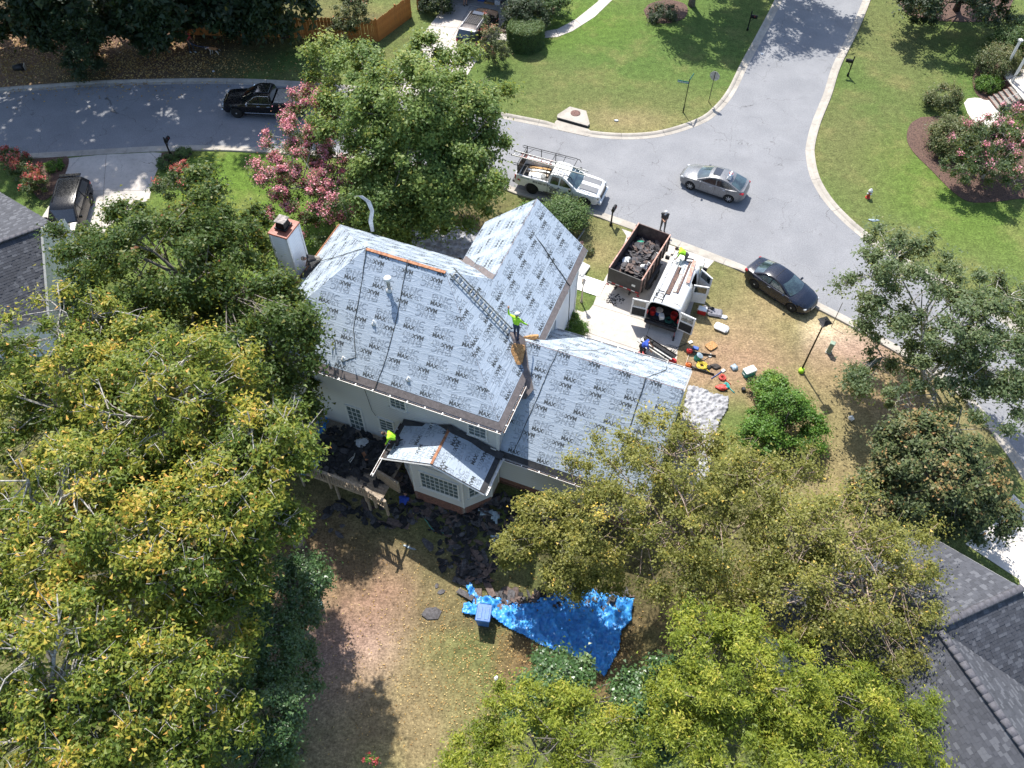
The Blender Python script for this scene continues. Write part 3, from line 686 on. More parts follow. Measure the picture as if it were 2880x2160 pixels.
# ---- windows
PANE = MB(); PANE.box((0.5, 0, 0.5), (1, 0.012, 1)); PANE_ME = PANE.mesh('pane', 'glass_dark')
def window(parent, a, an, w, h, nx, nz, name='window', sill=True):
    """a: local lower-left corner on the wall, an: wall direction; glass parted by bars"""
    W_ = 0.085; r = Matrix.Rotation(an, 3, 'Z'); b = MB()
    def bx(x, z, dx, dz, dy=0.07): c = Vector(a) + r @ Vector((x, -0.025, z)); b.box(c, (dx, dy, dz), an)
    bx(-W_ / 2, h / 2, W_, h + 2 * W_); bx(w + W_ / 2, h / 2, W_, h + 2 * W_); bx(w / 2, h + W_ / 2, w, W_); bx(w / 2, -W_ / 2, w, W_)
    if sill: bx(w / 2, -W_ - 0.02, w + 0.3, 0.04, 0.13)
    for i in range(1, nx): bx(w * i / nx, h / 2, 0.022, h, 0.05)
    for i in range(1, nz): bx(w / 2, h * i / nz, w, 0.022, 0.048)
    o = b.build(name, 'white_trim', parent)
    for i in range(nx):
        for j in range(nz):
            c = Vector(a) + r @ Vector((w * i / nx + 0.008, -0.02, h * j / nz + 0.008))
            inst('pane', PANE_ME, o, c, (0, 0, an), (w / nx - 0.016, 1, h / nz - 0.016))
    return o
window(house, hl(-14.45, 19.03, 1.45), 0, 0.72, 1.0, 2, 4)
window(house, hl(-13.55, 19.03, 4.05), 0, 0.75, 1.0, 3, 4)
window(house, hl(-9.45, 19.03, 3.95), 0, 0.85, 1.05, 3, 4)
window(house, hl(-18.6, 19.03, 3.95), 0, 0.85, 1.05, 3, 4)
d_ = window(house, hl(-16.3, 19.03, 0.62), 0, 0.78, 1.98, 3, 5, 'french_door', False)
window(house, hl(-11.22, 16.98, 1.05), 0, 1.95, 1.4, 8, 4)
an_b = math.atan2(18.1 - 17.0, -8.0 + 9.02)
window(house, hl(-9.02 + 0.32 * math.cos(an_b), 17.0 + 0.32 * math.sin(an_b), 1.1), an_b, 0.8, 1.25, 3, 4)
an_c = math.atan2(17.0 - 18.0, -11.72 + 12.7)
window(house, hl(-12.7 + 0.3 * math.cos(an_c), 18.0 + 0.3 * math.sin(an_c), 1.1), an_c, 0.8, 1.25, 3, 4)
b = MB(); b.box(hl(-4.6, 27.1, 1.25), (4.9, 0.06, 2.2)); gd = b.build('garage_door', 'white_trim', house)

# ---- gutters with hangers
def gutter(p0, p1, z, parent=house, hang=0.9, w=0.115, dark=True):
    a, e = hl(*p0, z), hl(*p1, z); d = (e - a); L = d.length; d.normalize(); n = Vector((d.y, -d.x, 0))
    prof = [(0.0, 0.0), (0.0, -0.1), (w * .8, -0.1), (w, -0.02), (w, 0.012), (w - .014, 0.012), (w - .018, -0.02), (w * .75, -0.085), (.012, -0.085), (.012, 0.0)]
    b = MB(); vs = [a + n * x + Vector((0, 0, z_)) for x, z_ in prof] + [e + n * x + Vector((0, 0, z_)) for x, z_ in prof]; m = len(prof)
    b.add(vs, [(i, i + m, (i + 1) % m + m, (i + 1) % m) for i in range(m)] + [tuple(range(m)), tuple(range(m, 2 * m))[::-1]])
    g = b.build('gutter', 'gutter_white', parent)
    if dark: b = MB(); b.box((a + e) / 2 + n * (w * .45) + Vector((0, 0, -0.05)), (L - .02, w * .62, 0.04), math.atan2(d.y, d.x)); b.build('gutter_fill', 'gutter_inside', g)  # dark brown strip laid along the inside of the trough
    s = 0.4
    while s < L:
        b = MB(); b.box(a + d * s + n * (w / 2) + Vector((0, 0, 0.006)), (0.05, w * 1.05, 0.018), math.atan2(d.y, d.x)); b.build('hanger', 'gutter_white', g); s += hang
    return g
gutter((uL, vB - .02), (uR, vB - .02), ZE - 0.06)
gutter((uR + .02, vB), (uR + .02, 21.5), ZE - 0.06)
gutter((g0, gB - .02), (gR, gB - .02), zg - 0.06)
gutter((bL - .02, bB - .1), (bL - .02, bF - 1.05), zb - 0.08, w=0.12)
gutter((bR + .02, bF), (bR + .02, bB - .1), zb - 0.06, dark=False)
gutter((gR, gF + .02), (g0, gF + .02), zg - 0.06)
# fascia under the eaves
for (a, e, z) in (((uL, vB + .03), (uR, vB + .03), ZE), ((uR - .03, vB), (uR - .03, vG), ZE), ((g0, gB + .03), (gR, gB + .03), zg), ((uGL + .03, vG), (uGL + .03, vF), ZE), ((uL + .03, vF), (uL + .03, vB), ZE), ((uR - .02, vF - .03), (uL, vF - .03), ZE), ((gR - .03, gB), (gR - .03, gB + .02), zg)):
    p, q = hl(*a, z - .17), hl(*e, z - .17); b = MB(); b.box((p + q) / 2, ((q - p).length, 0.03, 0.18), math.atan2(q.y - p.y, q.x - p.x)); b.build('fascia', 'white_trim', house)
for z, v0, v1, u_ in ((zg, gB, gF, gR + .015),):
    for v_, in ((v0,), (v1,)):
        b = MB(); a, e = hl(u_, v_, z - .1), hl(u_, gM, zr - .1); b.tube([a, e], 0.07, 4, smooth=False); b.build('rake_board', 'white_trim', house)
for u_ in (bL, bR): b = MB(); b.tube([hl(u_, bF - .02, zb - .09), hl(bM, bF - .02, zp - .09)], 0.05, 4, smooth=False); b.build('rake_board', 'white_trim', house)
for u_ in (uGL, uR): b = MB(); b.tube([hl(u_, vG + .02, ZE - .09), hl(uG, vG + .02, zG - .09)], 0.07, 4, smooth=False); b.build('rake_board', 'white_trim', house)
b = MB(); b.tube([hl(uL - .05, vB, ZE - .02), hl(uL - .05, vF, ZE - .02)], 0.07, 4, smooth=False); b.build('eave_board', 'raw_wood', house)
b = MB(); b.tube([hl(-11.85, 18.97, 5.45), hl(-13.2, 18.97, 3.5), hl(-14.2, 18.97, 2.62), hl(-14.05, 18.97, 2.6)][:1] + [hl(-14.95, 18.97, 5.45), hl(-14.62, 18.97, 2.8), hl(-14.5, 18.97, 2.62), hl(-14.2, 18.95, 2.6)], 0.012, 5) if False else b.tube([hl(-14.95, 18.97, 5.4), hl(-14.75, 18.97, 3.0), hl(-14.6, 18.97, 2.62)], 0.012, 5)
b.build('wall_cable', 'rope_dark', house)
# ---- roof vents
def vent(u_, v_, h, r, cap, m='white_plastic', zz=None):
    z = ZE + K * (v_ - vB) if zz is None else zz
    b = MB(); b.tube([hl(u_, v_, z - .1), hl(u_, v_, z + h)], r, 12); p = hl(u_, v_, z)
    o = b.build('vent_pipe', 'galvanised' if cap else m, house)
    b = MB(); b.lathe([(r + .09, -.02), (r + .07, .03), (r + .02, .1), (r + .01, .12)], 12, p + Vector((0, 0, .0))); b.build('flashing_collar', 'white_trim', o)
    if cap: b = MB(); b.lathe([(0.02, h - .08), (r + .09, h - .06), (r + .1, h + .02), (r + .06, h + .08), (.02, h + .11)], 14, p); b.build('vent_cap', 'white_plastic', o)
vent(-14.64, 22.16, .78, .085, True); vent(-14.95, 20.88, .24, .04, False); vent(-15.98, 19.35, .2, .04, False); vent(-12.59, 19.39, .2, .035, False)
# ---- chimney
cx, cy, cw, cd, ch = -21.58, 24.25, 0.95, 1.15, 8.3
chim = MB(); chim.box(hl(cx + .3, cy, 2.6), (cw + .55, cd - .05, 5.2)); chim.box(hl(cx, cy, ch / 2), (cw - .05, cd - .05, ch - .02)); chm = chim.build('chimney', 'white_siding', house)
x0, x1, y0, y1 = cx - cw / 2, cx + cw / 2, cy - cd / 2, cy + cd / 2
planks((x0, y0), (x1, y0), 0.3, ch - .05, 'white_siding', .17, chm); planks((x1, y0), (x1, y1), 5.3, ch - .05, 'white_siding', .17, chm); planks((x0, y1), (x0, y0), 0.3, ch - .05, 'white_siding', .17, chm)
for x, y in ((x0, y0), (x1, y0), (x1, y1), (x0, y1)): b = MB(); b.box(hl(x, y, ch / 2), (.1, .1, ch - .06)); b.build('corner_trim', 'white_trim', chm)
b = MB(); b.cbox(hl(cx, cy, ch + .01), (cw + .16, cd + .16, .09), .02); b.add([hl(cx - .5, cy - .6, ch + .055), hl(cx + .5, cy - .6, ch + .055), hl(cx + .5, cy + .6, ch + .055), hl(cx - .5, cy + .6, ch + .055), hl(cx, cy, ch + .1)], [(0, 1, 4), (1, 2, 4), (2, 3, 4), (3, 0, 4)]); b.build('chimney_cap', 'chimney_cap', chm)
b = MB(); b.box(hl(cx, cy, ch + .3), (.58, .6, .42), taper=.72); b.cbox(hl(cx, cy, ch + .16), (.66, .68, .1), .02); fl = b.build('flue_box', 'black_metal', chm)
b = MB(); b.cbox(hl(cx, cy, ch + .58), (.56, .58, .05), .01); b.build('flue_cover', 'old_cover', chm)
# brown skirt board between chimney and eave
b = MB(); b.add([hl(-20.95, 22.6, 5.55), hl(-20.4, 22.4, 6.05), hl(-20.4, 23.2, 6.05), hl(-20.95, 23.5, 5.55)], [(0, 1, 2, 3)]); b.build('eave_sheathing', 'osb', house)
b = MB(); b.add([hl(-20.95, 23.6, 5.62), hl(-20.2, 23.3, 6.28), hl(-19.95, 24.6, 6.46), hl(-20.9, 24.9, 5.64)], [(0, 1, 2, 3)]); b.build('chimney_membrane', 'black_membrane', house)
# ---- back deck
deck = empty('back_deck', hw(-15.2, 17.4), PHI, 'weathered wooden deck with slatted railing, strewn with torn shingles', 'deck')
def dl(u_, v_, z): return Vector((u_ + 15.2, v_ - 17.4, z))
for k in range(22):
    v_ = 15.72 + k * .152; b = MB(); b.box(dl(-15.35, v_, .55), (4.9, .14, .035)); b.build('deck_board', 'weathered_wood', deck)
b = MB()
for u_, v_ in ((-17.7, 15.75), (-15.6, 15.75), (-13.8, 15.75), (-17.7, 18.9), (-13.2, 18.9)): b.box(dl(u_, v_, -.5), (.1, .1, 2.08))
b.box(dl(-15.35, 15.68, .45), (4.9, .04, .2)); b.box(dl(-17.8, 17.3, .45), (.04, 3.2, .2)); b.build('deck_frame', 'weathered_wood', deck)
def railing(p0, p1):
    a, e = dl(*p0, 0), dl(*p1, 0); d = e - a; L = d.length; d.normalize(); an = math.atan2(d.y, d.x)
    b = MB(); b.box((a + e) / 2 + Vector((0, 0, 1.52)), (L, .15, .04), an); b.build('top_rail', 'weathered_wood', deck)
    b = MB(); b.box((a + e) / 2 + Vector((0, 0, .68)), (L, .04, .09), an); b.build('bottom_rail', 'weathered_wood', deck)
    n = int(L / .14)
    for i in range(n + 1):
        p = a + d * (L * i / n)
        if i in (0, n, n // 2): b = MB(); b.box(p + Vector((0, 0, .8)), (.1, .1, 1.5), an); b.build('rail_post', 'weathered_wood', deck)
        else: b = MB(); b.box(p + Vector((0, 0, 1.08)), (.036, .036, .86), an); b.build('baluster', 'weathered_wood', deck)
railing((-17.8, 15.62), (-13.75, 15.6)); railing((-13.75, 15.6), (-12.4, 15.3)); railing((-17.8, 18.8), (-17.8, 15.7))
b = MB(); b.box(dl(-12.95, 16.6, 1.0), (1.4, .1, 1.0), -.2); b.build('stair_side_panel', 'weathered_wood', deck)
# ---------------------------------------------------------------- trees and shrubs
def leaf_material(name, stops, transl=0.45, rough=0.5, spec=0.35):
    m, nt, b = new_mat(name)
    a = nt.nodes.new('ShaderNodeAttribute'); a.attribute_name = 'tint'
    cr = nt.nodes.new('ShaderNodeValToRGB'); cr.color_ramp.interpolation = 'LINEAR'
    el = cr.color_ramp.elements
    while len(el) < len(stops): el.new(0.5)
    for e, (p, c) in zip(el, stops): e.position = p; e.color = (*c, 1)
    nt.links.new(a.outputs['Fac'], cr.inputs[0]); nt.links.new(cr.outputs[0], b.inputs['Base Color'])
    b.inputs['Roughness'].default_value = rough; b.inputs['Specular IOR Level'].default_value = spec
    t = nt.nodes.new('ShaderNodeBsdfTranslucent'); bright = mixcol(nt, 0.5, cr.outputs[0], (0.46, 0.45, 0.06)); 
    nt.links.new(bright, t.inputs['Color'])
    mx = nt.nodes.new('ShaderNodeMixShader'); mx.inputs[0].default_value = transl
    nt.links.new(b.outputs[0], mx.inputs[1]); nt.links.new(t.outputs[0], mx.inputs[2])
    nt.links.new(mx.outputs[0], nt.nodes['Material Output'].inputs['Surface'])
leaf_material('leaf_sweetgum', [(0, (0.063, 0.112, 0.020)), (.4, (0.149, 0.214, 0.030)), (.68, (0.326, 0.316, 0.042)), (.9, (0.650, 0.448, 0.082)), (1, (0.900, 0.448, 0.115))])
leaf_material('leaf_darkgum', [(0, (0.024, 0.055, 0.014)), (.5, (0.052, 0.104, 0.019)), (.85, (0.110, 0.160, 0.030)), (.97, (0.231, 0.219, 0.053)), (1, (0.231, 0.086, 0.035))])
leaf_material('leaf_maple', [(0, (0.070, 0.136, 0.041)), (.5, (0.141, 0.227, 0.056)), (.85, (0.270, 0.335, 0.081)), (1, (0.402, 0.363, 0.102))])
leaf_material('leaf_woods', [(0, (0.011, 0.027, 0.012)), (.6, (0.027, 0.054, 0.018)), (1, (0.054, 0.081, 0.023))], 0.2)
leaf_material('leaf_birch', [(0, (0.110, 0.129, 0.034)), (.5, (0.256, 0.257, 0.062)), (.85, (0.400, 0.353, 0.089)), (.95, (0.632, 0.428, 0.108)), (1, (0.900, 0.643, 0.097))])
leaf_material('leaf_willow_oak', [(0, (0.091, 0.146, 0.019)), (.5, (0.228, 0.276, 0.031)), (.85, (0.402, 0.412, 0.055)), (1, (0.584, 0.481, 0.094))])
leaf_material('leaf_laurel', [(0, (0.027, 0.068, 0.024)), (.6, (0.068, 0.135, 0.041)), (1, (0.149, 0.216, 0.081))], 0.2, 0.35, 0.5)
leaf_material('leaf_oak', [(0, (0.061, 0.101, 0.051)), (.5, (0.132, 0.186, 0.082)), (.9, (0.231, 0.270, 0.128)), (1, (0.303, 0.259, 0.139))])
leaf_material('leaf_magnolia', [(0, (0.028, 0.045, 0.019)), (.5, (0.070, 0.097, 0.032)), (.75, (0.132, 0.127, 0.046)), (1, (0.310, 0.165, 0.060))], 0.12, 0.55, 0.3)
leaf_material('leaf_myrtle', [(0, (0.042, 0.084, 0.035)), (.6, (0.091, 0.140, 0.056)), (1, (0.168, 0.182, 0.084))])
leaf_material('leaf_shrub', [(0, (0.033, 0.072, 0.023)), (.6, (0.078, 0.143, 0.039)), (1, (0.156, 0.215, 0.065))], 0.25)
leaf_material('leaf_bright_shrub', [(0, (0.037, 0.106, 0.015)), (.6, (0.094, 0.200, 0.025)), (1, (0.188, 0.288, 0.037))], 0.3)
leaf_material('leaf_spirea', [(0, (0.047, 0.074, 0.030)), (.5, (0.108, 0.135, 0.047)), (.85, (0.189, 0.176, 0.074)), (1, (0.270, 0.162, 0.081))], 0.25)
leaf_material('blossom_pink', [(0, (0.55, 0.14, 0.22)), (.5, (0.74, 0.28, 0.36)), (1, (0.85, 0.48, 0.52))], 0.25)
leaf_material('blossom_red', [(0, (0.36, 0.03, 0.05)), (.6, (0.56, 0.09, 0.1)), (1, (0.65, 0.25, 0.22))], 0.25)
leaf_material('fallen_leaf', [(0, (0.2, 0.1, 0.03)), (.5, (0.42, 0.25, 0.07)), (1, (0.6, 0.46, 0.2))], 0.1)
mat('bark_pale', (0.5, 0.48, 0.44), 0.9, var=0.25, scale=7, bmp=0.7, col2=(0.2, 0.18, 0.155))
mat('bark_grey', (0.2, 0.18, 0.155), 0.95, var=0.25, scale=7, bmp=0.8, col2=(0.1, 0.085, 0.07))
mat('bark_birch', (0.42, 0.34, 0.27), 0.85, var=0.3, scale=9, bmp=0.6, col2=(0.2, 0.13, 0.09))
mat('bark_dark', (0.07, 0.055, 0.042), 0.95, var=0.25, scale=7, bmp=0.8)

def leaves_mesh(name, P, N, size, tint, m, aspect=0.62, rg=None, tri=False):
    """kite shaped leaves (two folded triangles each) at points P facing N"""
    n = len(P); rg = rg or RNG
    N = N / np.maximum(np.linalg.norm(N, axis=1, keepdims=True), 1e-6)
    A = rg.normal(size=(n, 3)); A[:, 2] -= 0.35
    A = A - N * (A * N).sum(1, keepdims=True); A /= np.maximum(np.linalg.norm(A, axis=1, keepdims=True), 1e-6)
    B = np.cross(N, A); s = (size * rg.uniform(0.65, 1.3, n))[:, None]
    if tri:
        V = np.stack([P - A * s * .45 - B * s * aspect * .62, P + A * s * .62 - N * s * .1, P - A * s * .3 + B * s * aspect * .62 + N * s * .1], 1).reshape(-1, 3).astype(np.float32)
        me = bpy.data.meshes.new(name); me.vertices.add(len(V)); me.vertices.foreach_set('co', V.ravel()); me.loops.add(n * 3); me.loops.foreach_set('vertex_index', np.arange(n * 3, dtype=np.int32))
        me.polygons.add(n); me.polygons.foreach_set('loop_start', np.arange(0, n * 3, 3, dtype=np.int32)); me.update(calc_edges=True)
        me.attributes.new('tint', 'FLOAT', 'FACE').data.foreach_set('value', np.clip(tint, 0, 1).astype(np.float32)); me.materials.append(MATS[m]); return me
    base = P - A * s * 0.5; tip = P + A * s * 0.5 - N * s * 0.08
    l = P + B * s * aspect * 0.5 + N * s * 0.14 - A * s * .08; r = P - B * s * aspect * 0.5 + N * s * 0.14 - A * s * .08
    V = np.stack([base, l, tip, r], 1).reshape(-1, 3).astype(np.float32)
    i = np.arange(n, dtype=np.int32) * 4
    F = np.stack([i, i + 2, i + 1, i, i + 3, i + 2], 1).reshape(-1)
    me = bpy.data.meshes.new(name); nf = 2 * n
    me.vertices.add(len(V)); me.vertices.foreach_set('co', V.ravel())
    me.loops.add(nf * 3); me.loops.foreach_set('vertex_index', F)
    me.polygons.add(nf); me.polygons.foreach_set('loop_start', np.arange(0, nf * 3, 3, dtype=np.int32))
    me.update(calc_edges=True)
    a = me.attributes.new('tint', 'FLOAT', 'FACE'); a.data.foreach_set('value', np.repeat(np.clip(tint, 0, 1), 2).astype(np.float32))
    me.materials.append(MATS[m])
    return me

def tree(name, label, base, lobes, nclump, nleaf, leaf_m, bark_m, size=0.17, clump=0.65, trunk=0.16, limbs=14, group=None, cat='tree', seed=1, tipbias=0.5, blossom=None, aspect=0.62, shell=0.5, up=0.9, flat=0.75, stems=1, bare=0.0, top=0.75, trunk_z=None, low=0.2):
    """tapered trunk and limbs; leaves gathered in uneven clumps spread through the lobes (world coordinates: x,y,z,rx,ry,rz)"""
    nleaf = int(nleaf * 1.75); size *= .9; rg = np.random.default_rng(seed); rnd = random.Random(seed); bx, by = base
    root = empty(name, (bx, by, 0), 0, label, cat, group)
    O = np.array([bx, by, 0.0])
    vol = np.array([l[3] * l[4] * l[5] for l in lobes]) ** 0.75; cnt = np.maximum(1, (nclump * vol / vol.sum()).astype(int))
    Cc, Out = [], []
    for (x, y, z, rx, ry, rz), c in zip(lobes, cnt):
        d = rg.normal(size=(c * 3, 3)); d /= np.linalg.norm(d, axis=1, keepdims=True); d = d[d[:, 2] > -0.65 + low * 0][:c]
        rr = (shell + (1 - shell) * rg.random(len(d)) ** 0.6) * rg.uniform(0.86, 1.1, len(d))
        Cc.append(np.array([x, y, z]) + d * rr[:, None] * np.array([rx, ry, rz])); Out.append(d * rr[:, None])
    Cc = np.concatenate(Cc) - O; Out = np.concatenate(Out)
    Cc[:, 2] = np.maximum(Cc[:, 2], low + gz(bx, by))
    nc = len(Cc); zmax = Cc[:, 2].max(); zmin = Cc[:, 2].min()
    w = rg.uniform(0.5, 1.5, nc); idx = rg.choice(nc, nleaf, p=w / w.sum())
    rad = clump * rg.uniform(0.55, 1.35, nc)
    off = rg.normal(size=(nleaf, 3)); off /= np.linalg.norm(off, axis=1, keepdims=True)
    off *= (np.abs(rg.normal(0, 0.62, nleaf)))[:, None] * rad[idx][:, None]; off[:, 2] *= flat
    P = Cc[idx] + off; P[:, 2] = np.maximum(P[:, 2], 0.04 + gz(bx, by))
    Nn = rg.normal(size=(nleaf, 3)) * 0.52 + np.array([0, 0, up]) + Out[idx] * 0.5 + off / rad[idx][:, None] * 0.35
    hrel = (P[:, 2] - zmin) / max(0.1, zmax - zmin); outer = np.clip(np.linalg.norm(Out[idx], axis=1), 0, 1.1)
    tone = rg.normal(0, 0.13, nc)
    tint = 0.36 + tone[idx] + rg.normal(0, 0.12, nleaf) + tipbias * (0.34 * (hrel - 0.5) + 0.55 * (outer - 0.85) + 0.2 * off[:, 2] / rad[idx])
    tint = np.where(rg.random(nleaf) < 0.02, 0.97, tint)
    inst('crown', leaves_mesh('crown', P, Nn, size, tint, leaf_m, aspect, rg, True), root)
    if blossom:
        bm_, nb, bs, share = blossom
        sc = (Cc[:, 2] - zmin) / max(.1, zmax - zmin) + np.linalg.norm(Out, axis=1) + rg.normal(0, .25, nc)
        pick = np.argsort(-sc)[:max(2, int(nc * share))]; bi = rg.choice(pick, nb)
        o2 = rg.normal(size=(nb, 3)) * 0.42; Pb = Cc[bi] + o2 * rad[bi][:, None] * np.array([.8, .8, .8]) + Out[bi] * 0.12 + np.array([0, 0, .12])
        inst('blossom', leaves_mesh('blossom', Pb, rg.normal(size=(nb, 3)) + np.array([0, 0, .8]), bs, rg.random(nb), bm_, 0.9, rg), root)
    # wood
    b = MB(); tz = trunk_z if trunk_z else zmin + (zmax - zmin) * top
    cen = Cc.mean(0); spine = []
    for s in range(stems):
        an = 2 * math.pi * s / stems + rnd.random(); sp = 0.0 if stems == 1 else 1.0
        f = Vector((math.cos(an) * .12 * sp, math.sin(an) * .12 * sp, gz(bx, by) - 0.05)); spread = 0.38 * sp
        e = Vector((cen[0] + math.cos(an) * spread * np.ptp(Cc[:, 0]) * .5, cen[1] + math.sin(an) * spread * np.ptp(Cc[:, 1]) * .5, tz)); pts = []; rs = []
        for k in range(9):
            t = k / 8; p = f.lerp(e, t); p.x += math.sin(t * 5 + s) * 0.12 * tz * .08; p.y += math.cos(t * 4 + s * 2) * 0.12 * tz * .08
            pts.append(p); rs.append(trunk / (stems ** .5) * (1.25 - t * 1.05) * (1.3 if k == 0 else 1))
        b.tube(pts, rs, 8); spine.append(pts)
    inst('trunk', b.mesh('trunk', bark_m), root)
    b = MB(); order = rg.permutation(nc)[:limbs]; lp = []
    for ci in order:
        c = Vector(Cc[ci]); pts0 = rnd.choice(spine); k = max(1, min(7, int(8 * max(.12, (c.z - 0.45 * math.hypot(c.x - cen[0], c.y - cen[1]) - 0.3) / max(tz, .5))))); p0 = pts0[k]
        mid = p0.lerp(c, 0.5) + Vector((rnd.uniform(-.3, .3), rnd.uniform(-.3, .3), rnd.uniform(.0, .35))) * (c - p0).length * .35
        r0 = trunk * 0.42 / (stems ** .3); P4 = [p0, p0.lerp(mid, .5), mid, mid.lerp(c, .55), c + Vector((0, 0, bare))]
        b.tube(P4, [r0, r0 * .8, r0 * .62, r0 * .42, r0 * .16], 6); lp.append(P4)
    inst('limb', b.mesh('limb', bark_m), root)
    if lp:
        b = MB(); tw = rg.permutation(nc)[:limbs * 4]
        for ci in tw:
            c = Vector(Cc[ci]); best = min(lp, key=lambda q: (q[2] - c).length); p0 = best[rnd.choice((2, 3))]
            mid = p0.lerp(c, .5) + Vector((rnd.uniform(-.2, .2), rnd.uniform(-.2, .2), rnd.uniform(-.05, .25)))
            r0 = trunk * 0.16; e = c + Vector((rnd.uniform(-.3, .3), rnd.uniform(-.3, .3), bare * rnd.uniform(0.3, 1.4)))
            b.tube([p0, mid, c.lerp(mid, .25), e], [r0, r0 * .75, r0 * .55, r0 * .25], 4, cap=False)
            for q in range(2):
                d = Vector((rnd.uniform(-1, 1), rnd.uniform(-1, 1), rnd.uniform(-.1, .8))) * clump
                b.tube([mid.lerp(e, .3 + .3 * q), mid.lerp(e, .3 + .3 * q) + d * .6, mid.lerp(e, .4 + .3 * q) + d * 1.1], [r0 * .5, r0 * .36, r0 * .15], 3, cap=False)
        tag(inst('twigs', b.mesh('twigs', bark_m), root), kind='stuff')
    return root
def lb(px, py, z, rx, ry=None, rz=None):
    p = at(px, py, z); return (p.x, p.y, z, rx, ry or rx, rz or rx * .8)
def bs(px, py, z, dx=0, dy=0): p = at(px, py, z); return (p.x + dx, p.y + dy)

GF = 'tall yellowing sweetgum trees filling the back corner'
gum = [((170, 1050), [(170, 1040, 9, 3.9), (60, 1200, 8, 3.2), (330, 1000, 9.5, 2.4)], 'pale yellow green sweetgum at the far end of the left back trees', 150, 36000, 11),
       ((480, 1150), [(470, 1130, 10, 3.5), (600, 1060, 9.5, 2.2), (400, 1280, 9, 2.6)], 'sweetgum with orange tipped sprays and bare pale twigs, below the dark gum tree', 140, 34000, 12),
       ((740, 1320), [(740, 1250, 10.5, 1.8), (800, 1290, 10, 1.35), (640, 1380, 10, 2.0), (815, 1180, 10, .8)], 'sweetgum reaching its limbs over the back deck railing', 105, 24000, 13),
       ((230, 1500), [(230, 1450, 10, 3.6), (60, 1560, 9, 3.0), (380, 1420, 9, 2.4)], 'large sweetgum with thick pale trunk showing, at the left picture edge', 140, 34000, 14),
       ((600, 1560), [(510, 1540, 9.5, 2.7), (700, 1470, 9, 1.7), (800, 1480, 8.5, .9), (610, 1640, 8.5, 1.7)], 'sweetgum with a long pale bare limb pointing at the brown back lawn', 125, 30000, 15),
       ((140, 1900), [(120, 1880, 10, 3.2), (300, 2000, 9, 2.6), (60, 2100, 9.5, 2.4)], 'sweetgum crown in the bottom left picture corner', 130, 32000, 16),
       ((520, 1950), [(460, 1900, 8.5, 2.5), (580, 1800, 7, 1.9), (420, 2100, 8, 2.3), (570, 2060, 6.5, 1.8)], 'green sweetgum just right of the bottom left corner tree', 125, 30000, 17)]
for c, L, lab, ncl, nl, sd_ in gum:
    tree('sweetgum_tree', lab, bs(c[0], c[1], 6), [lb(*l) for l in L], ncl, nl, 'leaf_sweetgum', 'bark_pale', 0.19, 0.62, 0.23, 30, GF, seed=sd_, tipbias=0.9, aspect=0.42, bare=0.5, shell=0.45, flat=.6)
GD = 'dark dense shrubs along the brown back lawn'
tree('privet_tree', 'dark fine leaved tree beside the pale green garden chairs', bs(830, 1720, 2), [lb(790, 1690, 2.8, 1.7, 1.6, 2.2), lb(860, 1620, 2.2, 1.1), lb(760, 1820, 3.4, 1.5)], 110, 24000, 'leaf_laurel', 'bark_grey', 0.12, 0.5, 0.1, 10, GD, seed=21, tipbias=0.3)
tree('privet_tree', 'dark fine leaved tree at the bottom edge left of the lawn', bs(790, 2060, 2), [lb(750, 2020, 3.0, 1.9, 1.8, 2.4), lb(810, 1900, 2.4, 1.4), lb(660, 2140, 3.6, 1.7)], 110, 24000, 'leaf_laurel', 'bark_grey', 0.12, 0.5, 0.1, 10, GD, seed=22, tipbias=0.35)
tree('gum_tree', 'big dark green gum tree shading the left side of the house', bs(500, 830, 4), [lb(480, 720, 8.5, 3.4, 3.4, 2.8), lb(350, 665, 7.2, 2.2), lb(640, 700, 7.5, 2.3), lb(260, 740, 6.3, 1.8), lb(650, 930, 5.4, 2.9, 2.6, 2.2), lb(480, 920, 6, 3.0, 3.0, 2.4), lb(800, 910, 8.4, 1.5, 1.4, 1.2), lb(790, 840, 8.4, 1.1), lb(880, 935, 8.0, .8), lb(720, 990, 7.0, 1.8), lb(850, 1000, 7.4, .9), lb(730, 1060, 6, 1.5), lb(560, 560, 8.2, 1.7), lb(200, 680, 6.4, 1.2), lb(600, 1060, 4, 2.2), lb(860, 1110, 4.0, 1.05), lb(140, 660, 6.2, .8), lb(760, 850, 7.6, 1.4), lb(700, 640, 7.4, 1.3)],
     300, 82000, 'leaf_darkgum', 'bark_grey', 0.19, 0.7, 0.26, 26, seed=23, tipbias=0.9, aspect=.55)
tree('maple_tree', 'large green maple in the front yard beside the white pickup', bs(1180, 470, 3), [lb(1160, 300, 8.5, 3.4, 3.2, 2.8), lb(1020, 200, 8.2, 2.0), lb(1300, 330, 7.8, 2.3), lb(1000, 330, 7, 2.4), lb(1180, 460, 6, 4.0, 3.4, 2.6), lb(1340, 480, 6, 1.9), lb(1080, 560, 4.2, 2.6), lb(1260, 560, 4.4, 2.5), lb(920, 140, 8.2, 1.0), lb(1310, 180, 8.4, 1.0), lb(1200, 160, 8.6, 1.5), lb(1390, 270, 7.4, 1.0), lb(1180, 640, 3.2, 2.0), lb(900, 210, 7.4, 1.0), lb(1400, 400, 6.6, 1.0)],
     400, 118000, 'leaf_maple', 'bark_grey', 0.19, 0.72, 0.24, 24, seed=24, tipbias=0.75)
